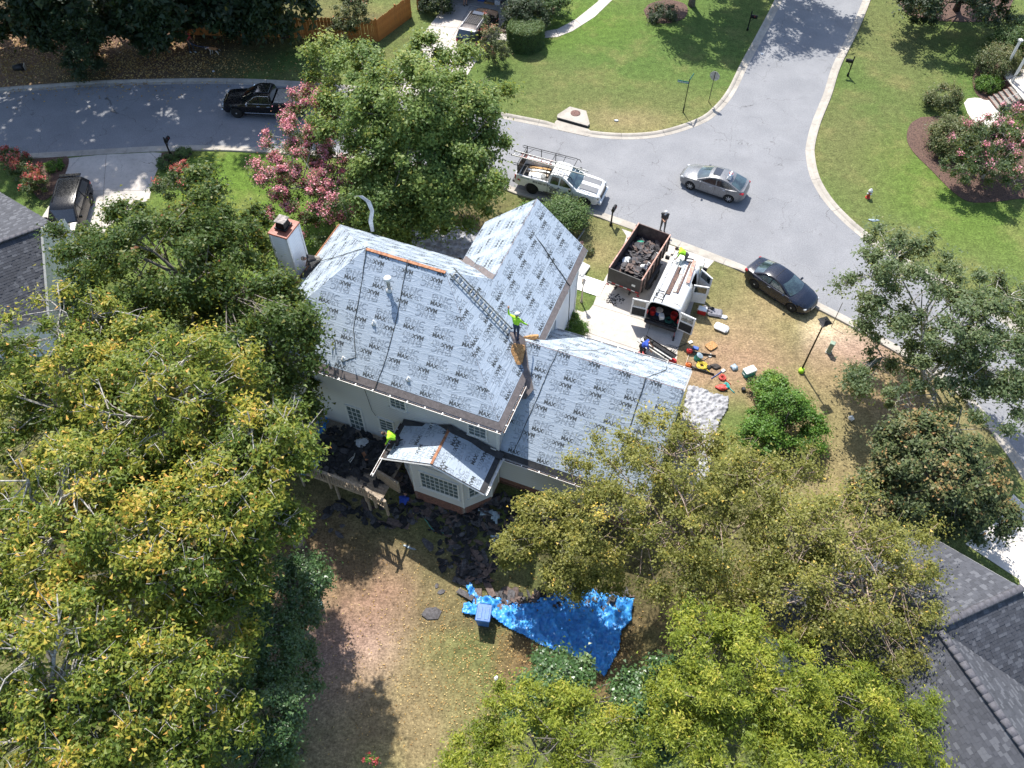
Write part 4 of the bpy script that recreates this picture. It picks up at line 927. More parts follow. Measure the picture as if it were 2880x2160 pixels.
tree('crepe_myrtle', 'tall crepe myrtle covered in pink blossom, between chimney and road', bs(930, 540, 1), [lb(870, 320, 5.6, 1.6), lb(830, 420, 5, 1.8), lb(785, 515, 4.2, 1.5), lb(940, 420, 5.0, 1.9), lb(960, 560, 3.8, 2.0), lb(1050, 570, 3.4, 1.2), lb(860, 560, 3.8, 1.5), lb(900, 640, 2.4, 1.4), lb(752, 505, 3.8, 1.1), lb(1010, 630, 2.2, 1.2), lb(880, 275, 5.8, 1.0), lb(800, 590, 3.0, 1.2)],
     200, 27000, 'leaf_myrtle', 'bark_pale', 0.13, 0.5, 0.13, 14, seed=25, stems=4, blossom=('blossom_pink', 24000, 0.11, 0.72), tipbias=.4)
# the wood along the fence on the far side of the road
wood = [(-44, 59, 15, 4.6, 11), (-38.5, 60, 16.5, 4.4, 11.5), (-33.0, 58.6, 15.5, 4.2, 11), (-28.0, 60, 15, 4.2, 10.5), (-22.8, 61, 13, 3.9, 9), (-18.2, 60, 11.5, 3.3, 8.0), (-49, 55, 12, 4.4, 8.5)]
wl = ['broad dark tree at the left end of the fence wood', 'dark tree behind the narrow roadside evergreen', 'dark tree hanging low over the leaf litter beside the road', 'dark tree in front of the left stretch of wooden fence', 'dark tree right above the brown and white dog', 'dark tree left of the sunlit stretch of orange fence', 'tall dark tree shading the left end of the road']
for i, (x, y, z, r_, rz) in enumerate(wood):
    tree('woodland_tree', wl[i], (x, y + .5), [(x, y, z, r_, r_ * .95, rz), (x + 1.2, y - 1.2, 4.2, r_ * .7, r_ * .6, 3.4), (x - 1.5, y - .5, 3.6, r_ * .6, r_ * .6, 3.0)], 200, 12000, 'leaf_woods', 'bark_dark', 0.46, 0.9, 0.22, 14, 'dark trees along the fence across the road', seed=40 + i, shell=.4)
US = 'dark undergrowth along the wooden fence'
for i, (px, py, r_, lab) in enumerate(((60, 60, 2.6, 'dark undergrowth in the top left picture corner'), (170, 90, 2.2, 'dark undergrowth left of the roadside evergreen'), (330, 60, 2.4, 'dark undergrowth above the sunny leaf litter'), (420, 95, 1.6, 'yellowish undergrowth behind the person with the dog'), (560, 40, 2.0, 'dark undergrowth hiding the fence above the dog'), (690, 60, 1.9, 'dark undergrowth left of the sunlit fence stretch'))):
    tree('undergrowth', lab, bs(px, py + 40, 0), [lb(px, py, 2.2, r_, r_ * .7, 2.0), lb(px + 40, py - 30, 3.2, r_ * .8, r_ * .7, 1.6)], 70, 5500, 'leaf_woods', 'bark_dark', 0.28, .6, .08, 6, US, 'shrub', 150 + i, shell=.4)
tree('evergreen_shrub', 'narrow dark evergreen standing at the roadside leaf litter', bs(225, 215, 0), [lb(235, 160, 1.8, 1.5, 1.3, 1.8), lb(235, 90, 3.6, 1.2, 1.1, 1.6)], 60, 9000, 'leaf_woods', 'bark_dark', 0.16, 0.5, 0.08, 6, seed=50, cat='shrub')
# street trees whose crowns stand above the picture and shade the upper lawns
tree('lawn_tree', 'small tree in the round mulch bed on the upper lawn', (14.6, 65.6), [(14.2, 66.4, 8.5, 4.0, 3.8, 3.4), (16.5, 64.6, 5.0, 1.6, 1.4, 1.2), (13.0, 65.0, 4.2, 1.2, 1.2, .9)], 130, 17000, 'leaf_oak', 'bark_grey', 0.22, 0.8, 0.2, 14, seed=51)
tree('street_tree', 'tall tree beyond the top edge shading the side street', (20.0, 70.5), [(20.0, 70.0, 10.5, 4.6, 4.4, 4), (23.5, 68.5, 9, 3, 2.6, 2.5), (16.8, 71, 9.5, 2.8, 2.8, 2.5)], 150, 17000, 'leaf_oak', 'bark_grey', 0.26, 0.9, 0.24, 12, seed=52)
tree('dark_yard_tree', 'dark low branched tree in the mulch bed, top right', bs(2690, 30, 0), [lb(2680, -10, 3.4, 4.2, 2.2, 2.6), lb(2590, 20, 1.8, 1.5), lb(2790, 10, 2.4, 1.8), (35.8, 66, 6.5, 3.8, 3.2, 3)], 150, 24000, 'leaf_woods', 'bark_dark', 0.2, 0.7, 0.2, 12, seed=53)
# right-hand side
tree('oak_tree', 'sparse grey green oak by the kerb behind the black lamp post', bs(2600, 1070, 0), [lb(2480, 720, 6.2, 1.8, 1.6, 1.3), lb(2580, 760, 7, 2.4, 2.0, 1.5), lb(2420, 810, 5.6, 1.2, 1.0, .8), lb(2700, 920, 6.5, 2.4, 2.2, 1.6), lb(2520, 900, 5, 1.9, 1.6, 1.3), lb(2800, 1000, 6, 2.2, 2, 1.6), lb(2480, 1060, 3.2, 1.9, 1.6, 1.2), lb(2650, 1070, 4.4, 2.2, 2.0, 1.4), lb(2840, 1130, 5, 1.9), lb(2760, 820, 6.6, 1.5), lb(2850, 860, 6.5, 1.5), lb(2600, 1200, 3.2, 1.6)],
     210, 46000, 'leaf_oak', 'bark_pale', 0.155, 0.58, 0.2, 26, seed=60, stems=4, tipbias=.4, bare=.1)
tree('magnolia_tree', 'dense domed magnolia with bronze leaf undersides, above the dark right roof', bs(2640, 1400, 0), [lb(2620, 1340, 3.4, 2.9, 2.6, 2.9), lb(2480, 1420, 2.4, 1.6), lb(2740, 1440, 2.6, 1.8), lb(2600, 1270, 4.6, 1.9)], 210, 40000, 'leaf_magnolia', 'bark_grey', 0.16, 0.5, 0.18, 12, seed=61, shell=.7, tipbias=.9)
tree('garden_shrub', 'large bright green shrub beside the grey drop cloth', bs(2190, 1250, 0), [lb(2200, 1170, 1.6, 1.7, 1.5, 1.5), lb(2260, 1210, 1.3, 1.3), lb(2140, 1230, 1.2, 1.2)], 110, 20000, 'leaf_bright_shrub', 'bark_grey', 0.12, 0.42, 0.06, 8, seed=62, cat='shrub', shell=.6)
tree('garden_shrub', 'small bright green shrub behind the path light', bs(2170, 1110, 0), [lb(2165, 1090, .6, .95, .8, .75)], 40, 6500, 'leaf_bright_shrub', 'bark_grey', 0.11, 0.35, 0.04, 6, seed=63, cat='shrub', shell=.6)
BG = 'river birches behind the garage'
tree('birch_tree', 'loose olive birch with yellow leaves overhanging the garage roof', bs(1950, 1640, 0), [lb(1850, 1230, 7.6, 1.3, 1.2, 1.0), lb(1740, 1260, 7.0, 1.1, 1.0, .8), lb(1640, 1330, 6.6, 1.1, 1.0, .8), lb(1960, 1250, 7.2, 1.3, 1.2, 1.0), lb(1980, 1330, 7.8, 2.2, 1.9, 1.5), lb(1780, 1340, 7.2, 1.7, 1.5, 1.2), lb(2120, 1380, 7.2, 1.9, 1.7, 1.4), lb(1900, 1470, 6.8, 2.4, 2, 1.5), lb(1720, 1480, 6.2, 1.5), lb(2060, 1540, 6.2, 2.2), lb(1950, 1640, 5.2, 2.0), lb(1650, 1380, 6.4, 1.0), lb(1900, 1180, 7.4, .8), lb(2230, 1300, 5.8, 1.2)],
     250, 33000, 'leaf_birch', 'bark_birch', 0.115, 0.72, 0.17, 36, BG, seed=64, stems=3, tipbias=.35, bare=.15)
tree('birch_tree', 'loose olive birch spreading over the dark shingle roof', bs(2300, 1700, 0), [lb(2250, 1520, 7, 2.2), lb(2400, 1500, 7, 1.9), lb(2520, 1560, 6.6, 1.5), lb(2360, 1640, 6.6, 2.2), lb(2540, 1690, 6.2, 1.5), lb(2200, 1680, 6, 1.8), lb(2480, 1800, 5.6, 1.6), lb(2340, 1780, 5.6, 1.5), lb(2600, 1480, 6.5, .8), lb(2600, 1620, 6.2, .8)],
     190, 26000, 'leaf_birch', 'bark_birch', 0.115, 0.7, 0.16, 34, BG, seed=65, stems=3, tipbias=.35, bare=.15)
tree('holly_tree', 'low yellow green tree between the bay window and the blue tarpaulin', bs(1560, 1560, 0), [lb(1540, 1470, 2.8, 1.5, 1.4, 1.2), lb(1450, 1540, 2.2, 1.1), lb(1620, 1560, 2.6, 1.3), lb(1500, 1430, 3.2, .8), lb(1600, 1630, 2.0, 1.1), lb(1700, 1600, 2.6, 1.1)], 120, 21000, 'leaf_birch', 'bark_grey', 0.13, 0.45, 0.09, 12, seed=66, tipbias=.5)
WG = 'bright yellow green willow oaks along the bottom edge'
tree('willow_oak', 'bright yellow green tree below the blue tarpaulin, bottom right', bs(2080, 1960, 3), [lb(2050, 1900, 7.6, 2.4), lb(2180, 1960, 7.4, 1.9), lb(1950, 1990, 7.0, 1.9), lb(2100, 2090, 7.2, 2.4), lb(1980, 1780, 6.2, 1.3)], 170, 40000, 'leaf_willow_oak', 'bark_grey', 0.15, 0.5, 0.16, 14, WG, seed=67, aspect=.32, tipbias=.7)
tree('willow_oak', 'yellow green tree at the bottom edge, left of the glossy laurel', bs(1480, 2120, 2), [lb(1480, 2080, 6.2, 1.9), lb(1620, 2040, 6.4, 1.4), lb(1340, 2140, 5.6, 1.3), lb(1720, 2130, 6.6, 1.6)], 110, 25000, 'leaf_willow_oak', 'bark_grey', 0.14, 0.45, 0.13, 12, WG, seed=68, aspect=.32, tipbias=.6)
tree('willow_oak', 'yellow green tree at the bottom edge beside the dark roof slope', bs(2440, 2080, 3), [lb(2380, 2020, 6.6, 1.9), lb(2520, 2040, 6.2, 1.4), lb(2320, 1900, 6.2, 1.4), lb(2480, 1930, 5.8, 1.1), lb(2590, 1990, 6, .8), lb(2260, 2130, 6.8, 1.5), lb(2560, 2140, 6.2, 1.2)], 120, 26000, 'leaf_willow_oak', 'bark_grey', 0.14, 0.45, 0.14, 12, WG, seed=69, aspect=.32, tipbias=.6)
LG = 'glossy laurels below the tarpaulin'
tree('laurel_shrub', 'glossy dark laurel reaching up to the blue tarpaulin edge', bs(1640, 1960, 1), [lb(1590, 1930, 3.8, 1.2, 1.2, 1.4), lb(1520, 1990, 3.6, 1.2), lb(1800, 1980, 4.0, 1.2), lb(1545, 1850, 2.4, .6)], 100, 19000, 'leaf_laurel', 'bark_grey', 0.15, 0.42, 0.09, 9, LG, seed=70, cat='shrub')
tree('laurel_shrub', 'glossy dark laurel between the bright willow oaks', bs(1830, 2080, 1), [lb(1830, 2050, 5.4, 1.1), lb(1880, 1940, 4.6, 1.1), lb(2290, 2080, 5.5, .9)], 60, 11000, 'leaf_laurel', 'bark_grey', 0.15, 0.42, 0.09, 8, LG, seed=71, cat='shrub')
tree('crepe_myrtle', 'wide crepe myrtle with few pink blossoms in the right mulch bed', bs(2760, 500, 0), [lb(2760, 400, 2.8, 1.9, 1.6, 1.5), lb(2840, 350, 3, 1.5), lb(2700, 470, 1.8, 1.3), lb(2830, 480, 2.0, 1.5), lb(2880, 420, 2.5, 1.5)], 120, 20000, 'leaf_myrtle', 'bark_pale', 0.13, 0.42, 0.1, 12, seed=72, stems=4, blossom=('blossom_pink', 2600, 0.1, 0.34), tipbias=.4)
tree('crepe_myrtle', 'small crepe myrtle with red blossom by the left driveway', bs(520, 540, 0), [lb(515, 500, 1.8, 1.15, 1.0, .9), lb(460, 530, 1.4, .8), lb(570, 540, 1.2, .8)], 60, 8000, 'leaf_myrtle', 'bark_pale', 0.12, 0.35, 0.07, 9, seed=73, stems=4, blossom=('blossom_red', 600, 0.09, 0.2))
tree('crepe_myrtle', 'sparse reddish crepe myrtle behind the grey estate car', bs(1390, 165, 0), [lb(1385, 125, 1.7, 1.0, .9, 1.3), lb(1400, 150, 1.0, 1.1, .9, .8), lb(1375, 70, 2.6, .5, .5, .7)], 60, 5500, 'leaf_spirea', 'bark_grey', 0.1, 0.35, 0.06, 14, seed=74, stems=4, blossom=('blossom_red', 260, 0.07, 0.25), bare=.2)
tree('crepe_myrtle', 'grey green crepe myrtle in front of the orange fence corner', bs(985, 75, 0), [lb(985, 40, 2.2, 1.5, 1.2, 1.4), lb(1000, -20, 3, 1.2), lb(960, 80, 1.2, 1.1)], 70, 8500, 'leaf_spirea', 'bark_grey', 0.13, 0.42, 0.07, 14, seed=75, stems=4, blossom=('blossom_red', 200, 0.08, 0.2), bare=.15)
RS = 'red flowering roses in the left mulch bed'
for i, (px, py, lab) in enumerate(((40, 448, 'red rose bush at the kerb end of the left mulch bed'), (70, 485, 'red rose bush in the middle of the left mulch bed'), (105, 525, 'red rose bush nearest the parked black minivan'))):
    tree('rose_bush', lab, bs(px, py, 0), [lb(px, py, .7, 1.0, .8, .6), lb(px - 15, py - 12, .6, .6)], 26, 3600, 'leaf_myrtle', 'bark_grey', 0.1, 0.32, 0.03, 6, RS, 'rose bush', 76 + i, blossom=('blossom_red', 620, 0.1, 0.5))
def shrub(name, lab, px, py, r_, h, m='leaf_shrub', n=6000, sd_=1, size=.09, grp=None, lobes=None):
    return tree(name, lab, bs(px, py + 14, 0), lobes or [lb(px, py, h * .5, r_, r_ * .92, h * .55)], max(20, int(n / 130)), n, m, 'bark_grey', size, max(.2, r_ * .32), .04, 6, grp, 'shrub', sd_, shell=.72, tipbias=.5)
shrub('front_shrub', 'tall grey green shrub by the front gable, beside the white pickup', 1590, 606, 1.45, 1.7, n=14000, sd_=80, size=.11)
shrub('front_shrub', 'lower green shrub left of the front gable peak', 1492, 603, .95, 1.2, 'leaf_bright_shrub', 7000, 81)
BX = 'boxwoods at the garage corner'
shrub('boxwood', 'round boxwood against the white side wall', 1592, 884, .72, 1.1, 'leaf_bright_shrub', 6000, 82, .075, BX)
shrub('boxwood', 'round boxwood nearest the garage eave', 1612, 922, .82, 1.15, 'leaf_bright_shrub', 6500, 83, .075, BX)
RG = 'clipped shrubs around the porch of the right hand house'
shrub('yard_shrub', 'spreading bronze green shrub on the bare edge of the right mulch bed', 2690, 385, 1.75, 2.1, 'leaf_spirea', 15000, 84, .11, RG)
shrub('yard_shrub', 'small airy shrub above the bronze green one', 2655, 275, 1.25, 1.5, 'leaf_spirea', 7000, 85, .1, RG)
shrub('yard_shrub', 'feathery yew like shrub beside the porch post', 2812, 178, 1.6, 2.2, 'leaf_spirea', 13000, 86, .1, RG)
shrub('yard_shrub', 'low bright round shrub at the foot of the porch steps', 2782, 236, .85, 1.0, 'leaf_bright_shrub', 6500, 87, .08, RG)
shrub('yard_shrub', 'dark green shrub behind the feathery one', 2835, 115, 1.5, 1.7, 'leaf_shrub', 9000, 88, .11, RG)
shrub('yard_shrub', 'dark shrub at the far right edge below the sunny lawn', 2868, 78, 1.2, 1.5, 'leaf_shrub', 6000, 89, .11, RG)
shrub('house_hedge', 'big dark clipped evergreen at the brick garage corner', 1478, 45, 1.7, 2.6, 'leaf_woods', 12000, 90, .13)
shrub('house_hedge', 'dark rounded evergreen right of the brick garage corner', 1550, 20, 1.5, 2.0, 'leaf_shrub', 9000, 91, .12)
shrub('house_hedge', 'dark evergreen left of the top driveway', 1225, 5, 1.3, 1.6, 'leaf_woods', 7000, 92, .12)
shrub('bed_plant', 'small green plant alone in the left mulch bed', 152, 464, .55, .5, 'leaf_bright_shrub', 1600, 93, .1)
shrub('bed_plant', 'dark green plant at the foot of the left mailbox', 468, 455, .7, .6, 'leaf_shrub', 2200, 94, .1)
shrub('bed_plant', 'dark green plant on the kerb side of the left mailbox bed', 517, 431, .6, .5, 'leaf_shrub', 1800, 95, .1)
shrub('juniper', 'blue green juniper at the white wall of the left house', 215, 850, 1.1, 2.4, 'leaf_laurel', 7000, 96, .09)
shrub('bed_plant', 'reddish grass clump on the lawn left of the dump trailer', 1655, 700, .4, .45, 'leaf_spirea', 900, 97, .09)
shrub('bed_plant', 'low dark shrubs under the round mulch bed tree', 1862, 36, 1.2, .8, 'leaf_woods', 3500, 98, .11)
# clipped drum hedge
def drum_hedge():
    p = at(1478, 125); rg = np.random.default_rng(99); n = 17000; r0, h = 1.42, 1.75
    th = rg.random(n) * 6.283; k = rg.random(n); side = k < .6
    z = np.where(side, rg.random(n) * h, h); rr = np.where(side, r0, r0 * np.sqrt(rg.random(n)))
    edge = np.clip((z - h + .35) / .35, 0, 1); rr = np.where(side, rr - .18 * edge ** 2, rr); z = np.where(~side, h - .16 * (rr / r0) ** 4, z)
    rr += rg.normal(0, .035, n); z += rg.normal(0, .03, n)
    P = np.stack([rr * np.cos(th), rr * np.sin(th), np.maximum(z, .03)], 1)
    N = np.stack([np.cos(th) * side, np.sin(th) * side, .5 + ~side], 1) + rg.normal(size=(n, 3)) * .5
    root = empty('drum_hedge', (p.x, p.y, 0), 0, 'clipped drum shaped hedge at the bend of the garden path', 'hedge')
    inst('crown', leaves_mesh('crown', P, N, .085, .4 + rg.normal(0, .15, n) + .2 * ~side, 'leaf_shrub', .7, rg), root)
    b = MB(); b.lathe([(1.2, .02), (1.28, .5), (1.25, 1.4), (1.1, 1.56), (.2, 1.6)], 20); b.build('inner_growth', 'bark_dark', root)
drum_hedge()
# fallen leaves on the back lawn and under the tarpaulin trees
def litter(name, lab, spots, sd_, m='fallen_leaf', size=.075):
    rg = np.random.default_rng(sd_); Ps = []
    for px, py, rx, ry, n in spots:
        p = at(px, py); q = rg.normal(size=(n, 2)) * .5; X_, Y_ = p.x + q[:, 0] * rx, p.y + q[:, 1] * ry; Ps.append(np.stack([X_, Y_, np.array([gz(a, b) for a, b in zip(X_, Y_)]) + .025 + rg.random(n) * .02], 1))
    P = np.concatenate(Ps); n = len(P)
    o = inst(name, leaves_mesh(name, P, rg.normal(size=(n, 3)) * .3 + np.array([0, 0, 1]), size, rg.random(n), m, .7, rg)); tag(o, lab, 'leaves', kind='stuff')
litter('fallen_leaves', 'yellow fallen leaves scattered over the back lawn', [(1350, 1830, 4.5, 3.5, 1100), (1200, 1650, 6, 4, 420), (1350, 2020, 4, 3, 420), (1640, 1850, 3, 1.8, 1500), (1100, 1900, 5, 5, 250)], 201)
litter('leaf_litter', 'brown leaf litter under the trees across the road', [(300, 190, 9, 3, 2600), (30, 170, 4, 4, 1700), (450, 150, 6, 3, 1500), (620, 190, 6, 2, 600)], 202, size=.13)
# ---------------------------------------------------------------- vehicles
def paint(name, col, rough=0.28, metal=0.0, coat=1.0):
    return mat(name, col, rough, metal, var=0.05, scale=2, coat=coat * .55, spec=0.3)
paint('paint_white', (0.74, 0.74, 0.73)); paint('paint_silver', (0.2, 0.205, 0.215), 0.32, 0.4); paint('paint_navy', (0.008, 0.012, 0.026)); paint('paint_black', (0.005, 0.006, 0.008), .25, 0, .45); paint('paint_brown', (0.05, 0.04, 0.036), .3, .3); paint('paint_stripe', (0.16, 0.165, 0.175), .4, 0, .3)
mat('car_glass', (0.05, 0.085, 0.09), 0.06, var=0.5, scale=1.5, spec=1.0, coat=1.0, col2=(0.015, 0.025, 0.028))
mat('tinted_glass', (0.012, 0.014, 0.016), 0.06, spec=1.0, coat=1.0)
mat('rubber', (0.018, 0.018, 0.018), 0.85, var=0.2); mat('chrome', (0.75, 0.75, 0.76), 0.15, 1.0, var=0.05); mat('alloy', (0.55, 0.55, 0.56), 0.35, 0.35, var=0.1)
mat('red_lens', (0.45, 0.012, 0.02), 0.15, coat=1.0); mat('clear_lens', (0.5, 0.52, 0.53), 0.12, var=0.2, coat=1.0); mat('black_trim', (0.016, 0.016, 0.017), 0.55, var=0.2)
mat('decal_black', (0.02, 0.02, 0.022), 0.6); mat('decal_teal', (0.06, 0.22, 0.26), 0.6); mat('decal_red', (0.5, 0.03, 0.03), 0.5); mat('decal_blue', (0.03, 0.16, 0.4), 0.5); mat('plate_white', (0.7, 0.7, 0.68), 0.5)
mat('interior_dark', (0.025, 0.025, 0.027), 0.9, var=0.3)

def lerp_tab(tab, x):
    xs = [t[0] for t in tab]; ys = [t[1] for t in tab]
    if xs[0] > xs[-1]: xs, ys = xs[::-1], ys[::-1]
    return float(np.interp(x, xs, ys))
def text_obj(body, size, m, parent, M4, name='lettering', bold=0.0, sx=1.0):
    V, T = text_geo(body, size, bold, 0, 0, sx); V = V - np.array([V[:, 0].mean() * 0 + (V[:, 0].max() + V[:, 0].min()) / 2, 0])
    me = bpy.data.meshes.new(name); me.from_pydata([M4 @ Vector((x, y, 0)) for x, y in V], [], T.tolist()); me.materials.append(MATS[m])
    return tag(inst(name, me, parent), kind='stuff')
def sharp(o, deg=38):
    me = o.data; me.polygons.foreach_set('use_smooth', [True] * len(me.polygons)); me.set_sharp_from_angle(angle=R(deg)); return o
def car_body(S, m, parent):
    """lofted body shell with wheel openings; S: tables for top, half width, bottom; wheels list of (x, r)"""
    x0, x1 = S['x']; xs = set(np.round(np.linspace(x0, x1, 34), 3))
    for wx, wr in S['arch']:
        for k in range(13):
            a = math.pi * k / 12; xs.add(round(wx + wr * math.cos(a), 3))
        xs.add(round(wx + wr + .012, 3)); xs.add(round(wx - wr - .012, 3))
    bed = S.get('bed')
    if bed:
        for q in (bed[0] + .012, bed[0] - .02, bed[0] - .032, bed[1] + .1, bed[1] + .088): xs.add(round(q, 3))
    xs = sorted(x for x in xs if x0 <= x <= x1); b = MB(); rings = []
    for x in xs:
        w = lerp_tab(S['w'], x); zt = lerp_tab(S['top'], x); zb = lerp_tab(S['bot'], x); cr = lerp_tab(S.get('crown', [(x0, .05), (x1, .05)]), x)
        fl = 0.0
        for wx, wr in S['arch']:
            d = abs(x - wx)
            if d < wr: zb = max(zb, S['wz'] + math.sqrt(wr * wr - d * d)); fl = .014
        w2 = w + fl; zm = max(zb + .03, zb + (zt - zb) * .5)
        h = [(0, zb), (w2 - .12, zb), (w2 - .01, zb + .012), (w2, min(zm, zt - .16) if zm < zt - .16 else zm), (w2 - .012, max(zm + .005, zt - .14)), (w2 - .05, max(zm + .01, zt - .03)), (w2 - .12, zt), (w2 * .5, zt + cr * .75), (0, zt + cr)]
        if bed and bed[1] + .088 < x < bed[0] - .02:
            h = h[:5] + [(w2 - .02, zt - .012), (w2 - .045, zt), (w2 - .15, zt - .02), (w2 - .16, bed[2]), (0, bed[2])]
        else: h = h[:8] + [(w2 * .25, zt + cr * .95), h[8]]
        rings.append([(x, y, z) for y, z in h] + [(x, -y, z) for y, z in h[-2:0:-1]])
    n = len(rings[0]); vs = [p for r_ in rings for p in r_]; fs = []
    for i in range(len(rings) - 1):
        for k in range(n): k2 = (k + 1) % n; fs.append((i * n + k, (i + 1) * n + k, (i + 1) * n + k2, i * n + k2))
    fs.append(tuple(range(n))); fs.append(tuple((len(rings) - 1) * n + k for k in range(n))[::-1])
    b.add(vs, fs, 0, True); return sharp(b.build('body', m, parent), 34)
def greenhouse(S, m, parent, glass='car_glass', side_glass='car_glass'):
    """cabin: curved strip of windscreen, roof and rear glass over slanted sides, with separate panes"""
    pr = S['prof']; wb, wr = S['wb'], S['wr']; zmax = max(z for _, z in pr); zmin = S['belt']
    T = [-1, -.93, -.75, -.4, 0, .4, .75, .93, 1]; nT = len(T)
    def hw_(z): return wb + (wr - wb) * max(0, min(1, (z - zmin) / (zmax - zmin)))
    def pt(i, t, off=0.0):
        x, z = pr[i]; w = hw_(z); bow = S['bow'][i]; return Vector((x + bow * (1 - t * t), w * t * (1 - .0), z + .045 * (1 - t ** 4) + off))
    b = MB(); vs = [pt(i, t) for i in range(len(pr)) for t in T]; fs = []
    for i in range(len(pr) - 1):
        for k in range(nT - 1): fs.append((i * nT + k, i * nT + k + 1, (i + 1) * nT + k + 1, (i + 1) * nT + k))
    b.add(vs, [f[::-1] for f in fs], 0, True)
    for sg in (0, nT - 1):
        y = -1 if sg == 0 else 1
        edge = [pt(i, y) for i in range(len(pr))]; low = [Vector((p.x, y * wb, min(p.z, zmin) - .04)) for p in edge]
        n = len(edge); f = [(i, i + 1, n + i + 1, n + i) for i in range(n - 1)]
        b.add(edge + low, f if y < 0 else [q[::-1] for q in f], 0, False)
    cab = sharp(b.build('cabin', m, parent), 30)
    def strip(i0, i1, name, gm, e0=.06, e1=.06, lift=.008):
        g = MB(); P = []; TT = [-.9, -.6, -.3, 0, .3, .6, .9]; cnt = i1 - i0 + 1
        segs = np.linspace(i0 + e0, i1 - e1, max(3, cnt + 1))
        for sv in segs:
            i = min(int(sv), len(pr) - 2); f_ = sv - i
            for t in TT: P.append(pt(i, t).lerp(pt(i + 1, t), f_))
        ns = len(segs); nn = []
        for a in range(ns):
            A_, B_ = P[max(a - 1, 0) * 7 + 3], P[min(a + 1, ns - 1) * 7 + 3]; d = (B_ - A_); nrm = Vector((d.z, 0, -d.x)); nrm = -nrm if nrm.z < 0 else nrm; nn.append(nrm.normalized())
        P = [p + nn[k // 7] * lift for k, p in enumerate(P)]
        g.add(P, [(a * 7 + k, (a + 1) * 7 + k, (a + 1) * 7 + k + 1, a * 7 + k + 1) for a in range(ns - 1) for k in range(6)], 0, True)
        return g.build(name, gm, parent)
    strip(*S['ws'], 'windscreen', glass); 
    if S.get('rs'): strip(*S['rs'], 'rear_window', glass)
    if S.get('sun'): strip(*S['sun'], 'sunroof', 'tinted_glass', .15, .15, .012) if False else None
    for poly in S['side']:
        for y in (-1, 1):
            g = MB(); P = [Vector((x, y * (hw_(z) + .006), z)) for x, z in poly]
            g.add(P, [tuple(range(len(P))) if y < 0 else tuple(range(len(P)))[::-1]]); g.build('side_window', side_glass, parent)
    return cab
def wheel_mesh(r, w, spokes, rim_m):
    t = MB(); t.lathe([(r * .62, -w / 2), (r * .9, -w / 2), (r * .985, -w * .4), (r, -w * .25), (r, w * .25), (r * .985, w * .4), (r * .9, w / 2), (r * .62, w / 2)], 24, axis='Y')
    m_ = MB(); m_.lathe([(r * .66, -w * .46), (r * .6, -w * .5), (r * .58, -w * .3), (.05, -w * .28)], 20, axis='Y'); m_.lathe([(.06, -w * .5), (.05, -w * .55), (.01, -w * .56)], 10, axis='Y')
    for k in range(spokes):
        a = 2 * math.pi * k / spokes; c = Vector((math.cos(a) * r * .33, -w * .43, math.sin(a) * r * .33)); m_.box(c, (r * .56, .03, r * .13), rot=Matrix.Rotation(-a, 3, 'Y'))
    return t.mesh('tyre', 'rubber'), m_.mesh('rim', rim_m)
WH = {}
def wheels(parent, pos, r, w, half, spokes=7, rim_m='alloy'):
    k = (r, w, spokes, rim_m)
    if k not in WH: WH[k] = wheel_mesh(*k)
    for x in pos:
        for y in (-1, 1):
            e = bpy.data.objects.new('wheel', None); link(e, parent); e.location = (x, y * (half - w / 2), r); e.rotation_euler = (0, 0, 0 if y < 0 else math.pi)
            inst('tyre', WH[k][0], e); rm = inst('rim', WH[k][1], e)
def blk(name, m, parent, c, d, bv=.02, rz=0, both=False, rot=None):
    for y in ((1, -1) if both else (1,)):
        b = MB(); b.cbox((c[0], c[1] * y, c[2]), d, bv, rz * y, rot=rot); b.build(name, m, parent)
def car_details(S, parent, tail_m='red_lens'):
    x0, x1 = S['x']
    for nm, m, c, d in S.get('blocks', []): blk(nm, m, parent, c, d, min(d) * .3, both=abs(c[1]) > .01)
def place(o, rear, front, side, half):
    """wheel contact points of the near side; side: +1 the near side is the car's left"""
    a, f = at(*rear), at(*front); d = (f - a).normalized(); n = Vector((-d.y, d.x, 0)) * side
    return a, f, d, n
def seat(root, p_front, p_rear, x_front, x_rear, near_left, half):
    """put the car so that its near side wheels stand on the two photographed contact points"""
    a, f = at(*p_rear), at(*p_front); d = (f - a).normalized(); an = math.atan2(d.y, d.x); n = Vector((-d.y, d.x, 0)) * (1 if near_left else -1)
    mid = (a + f) / 2 - n * half - d * ((x_front + x_rear) / 2); root.location = (mid.x, mid.y, 0.006); root.rotation_euler = (0, 0, an)

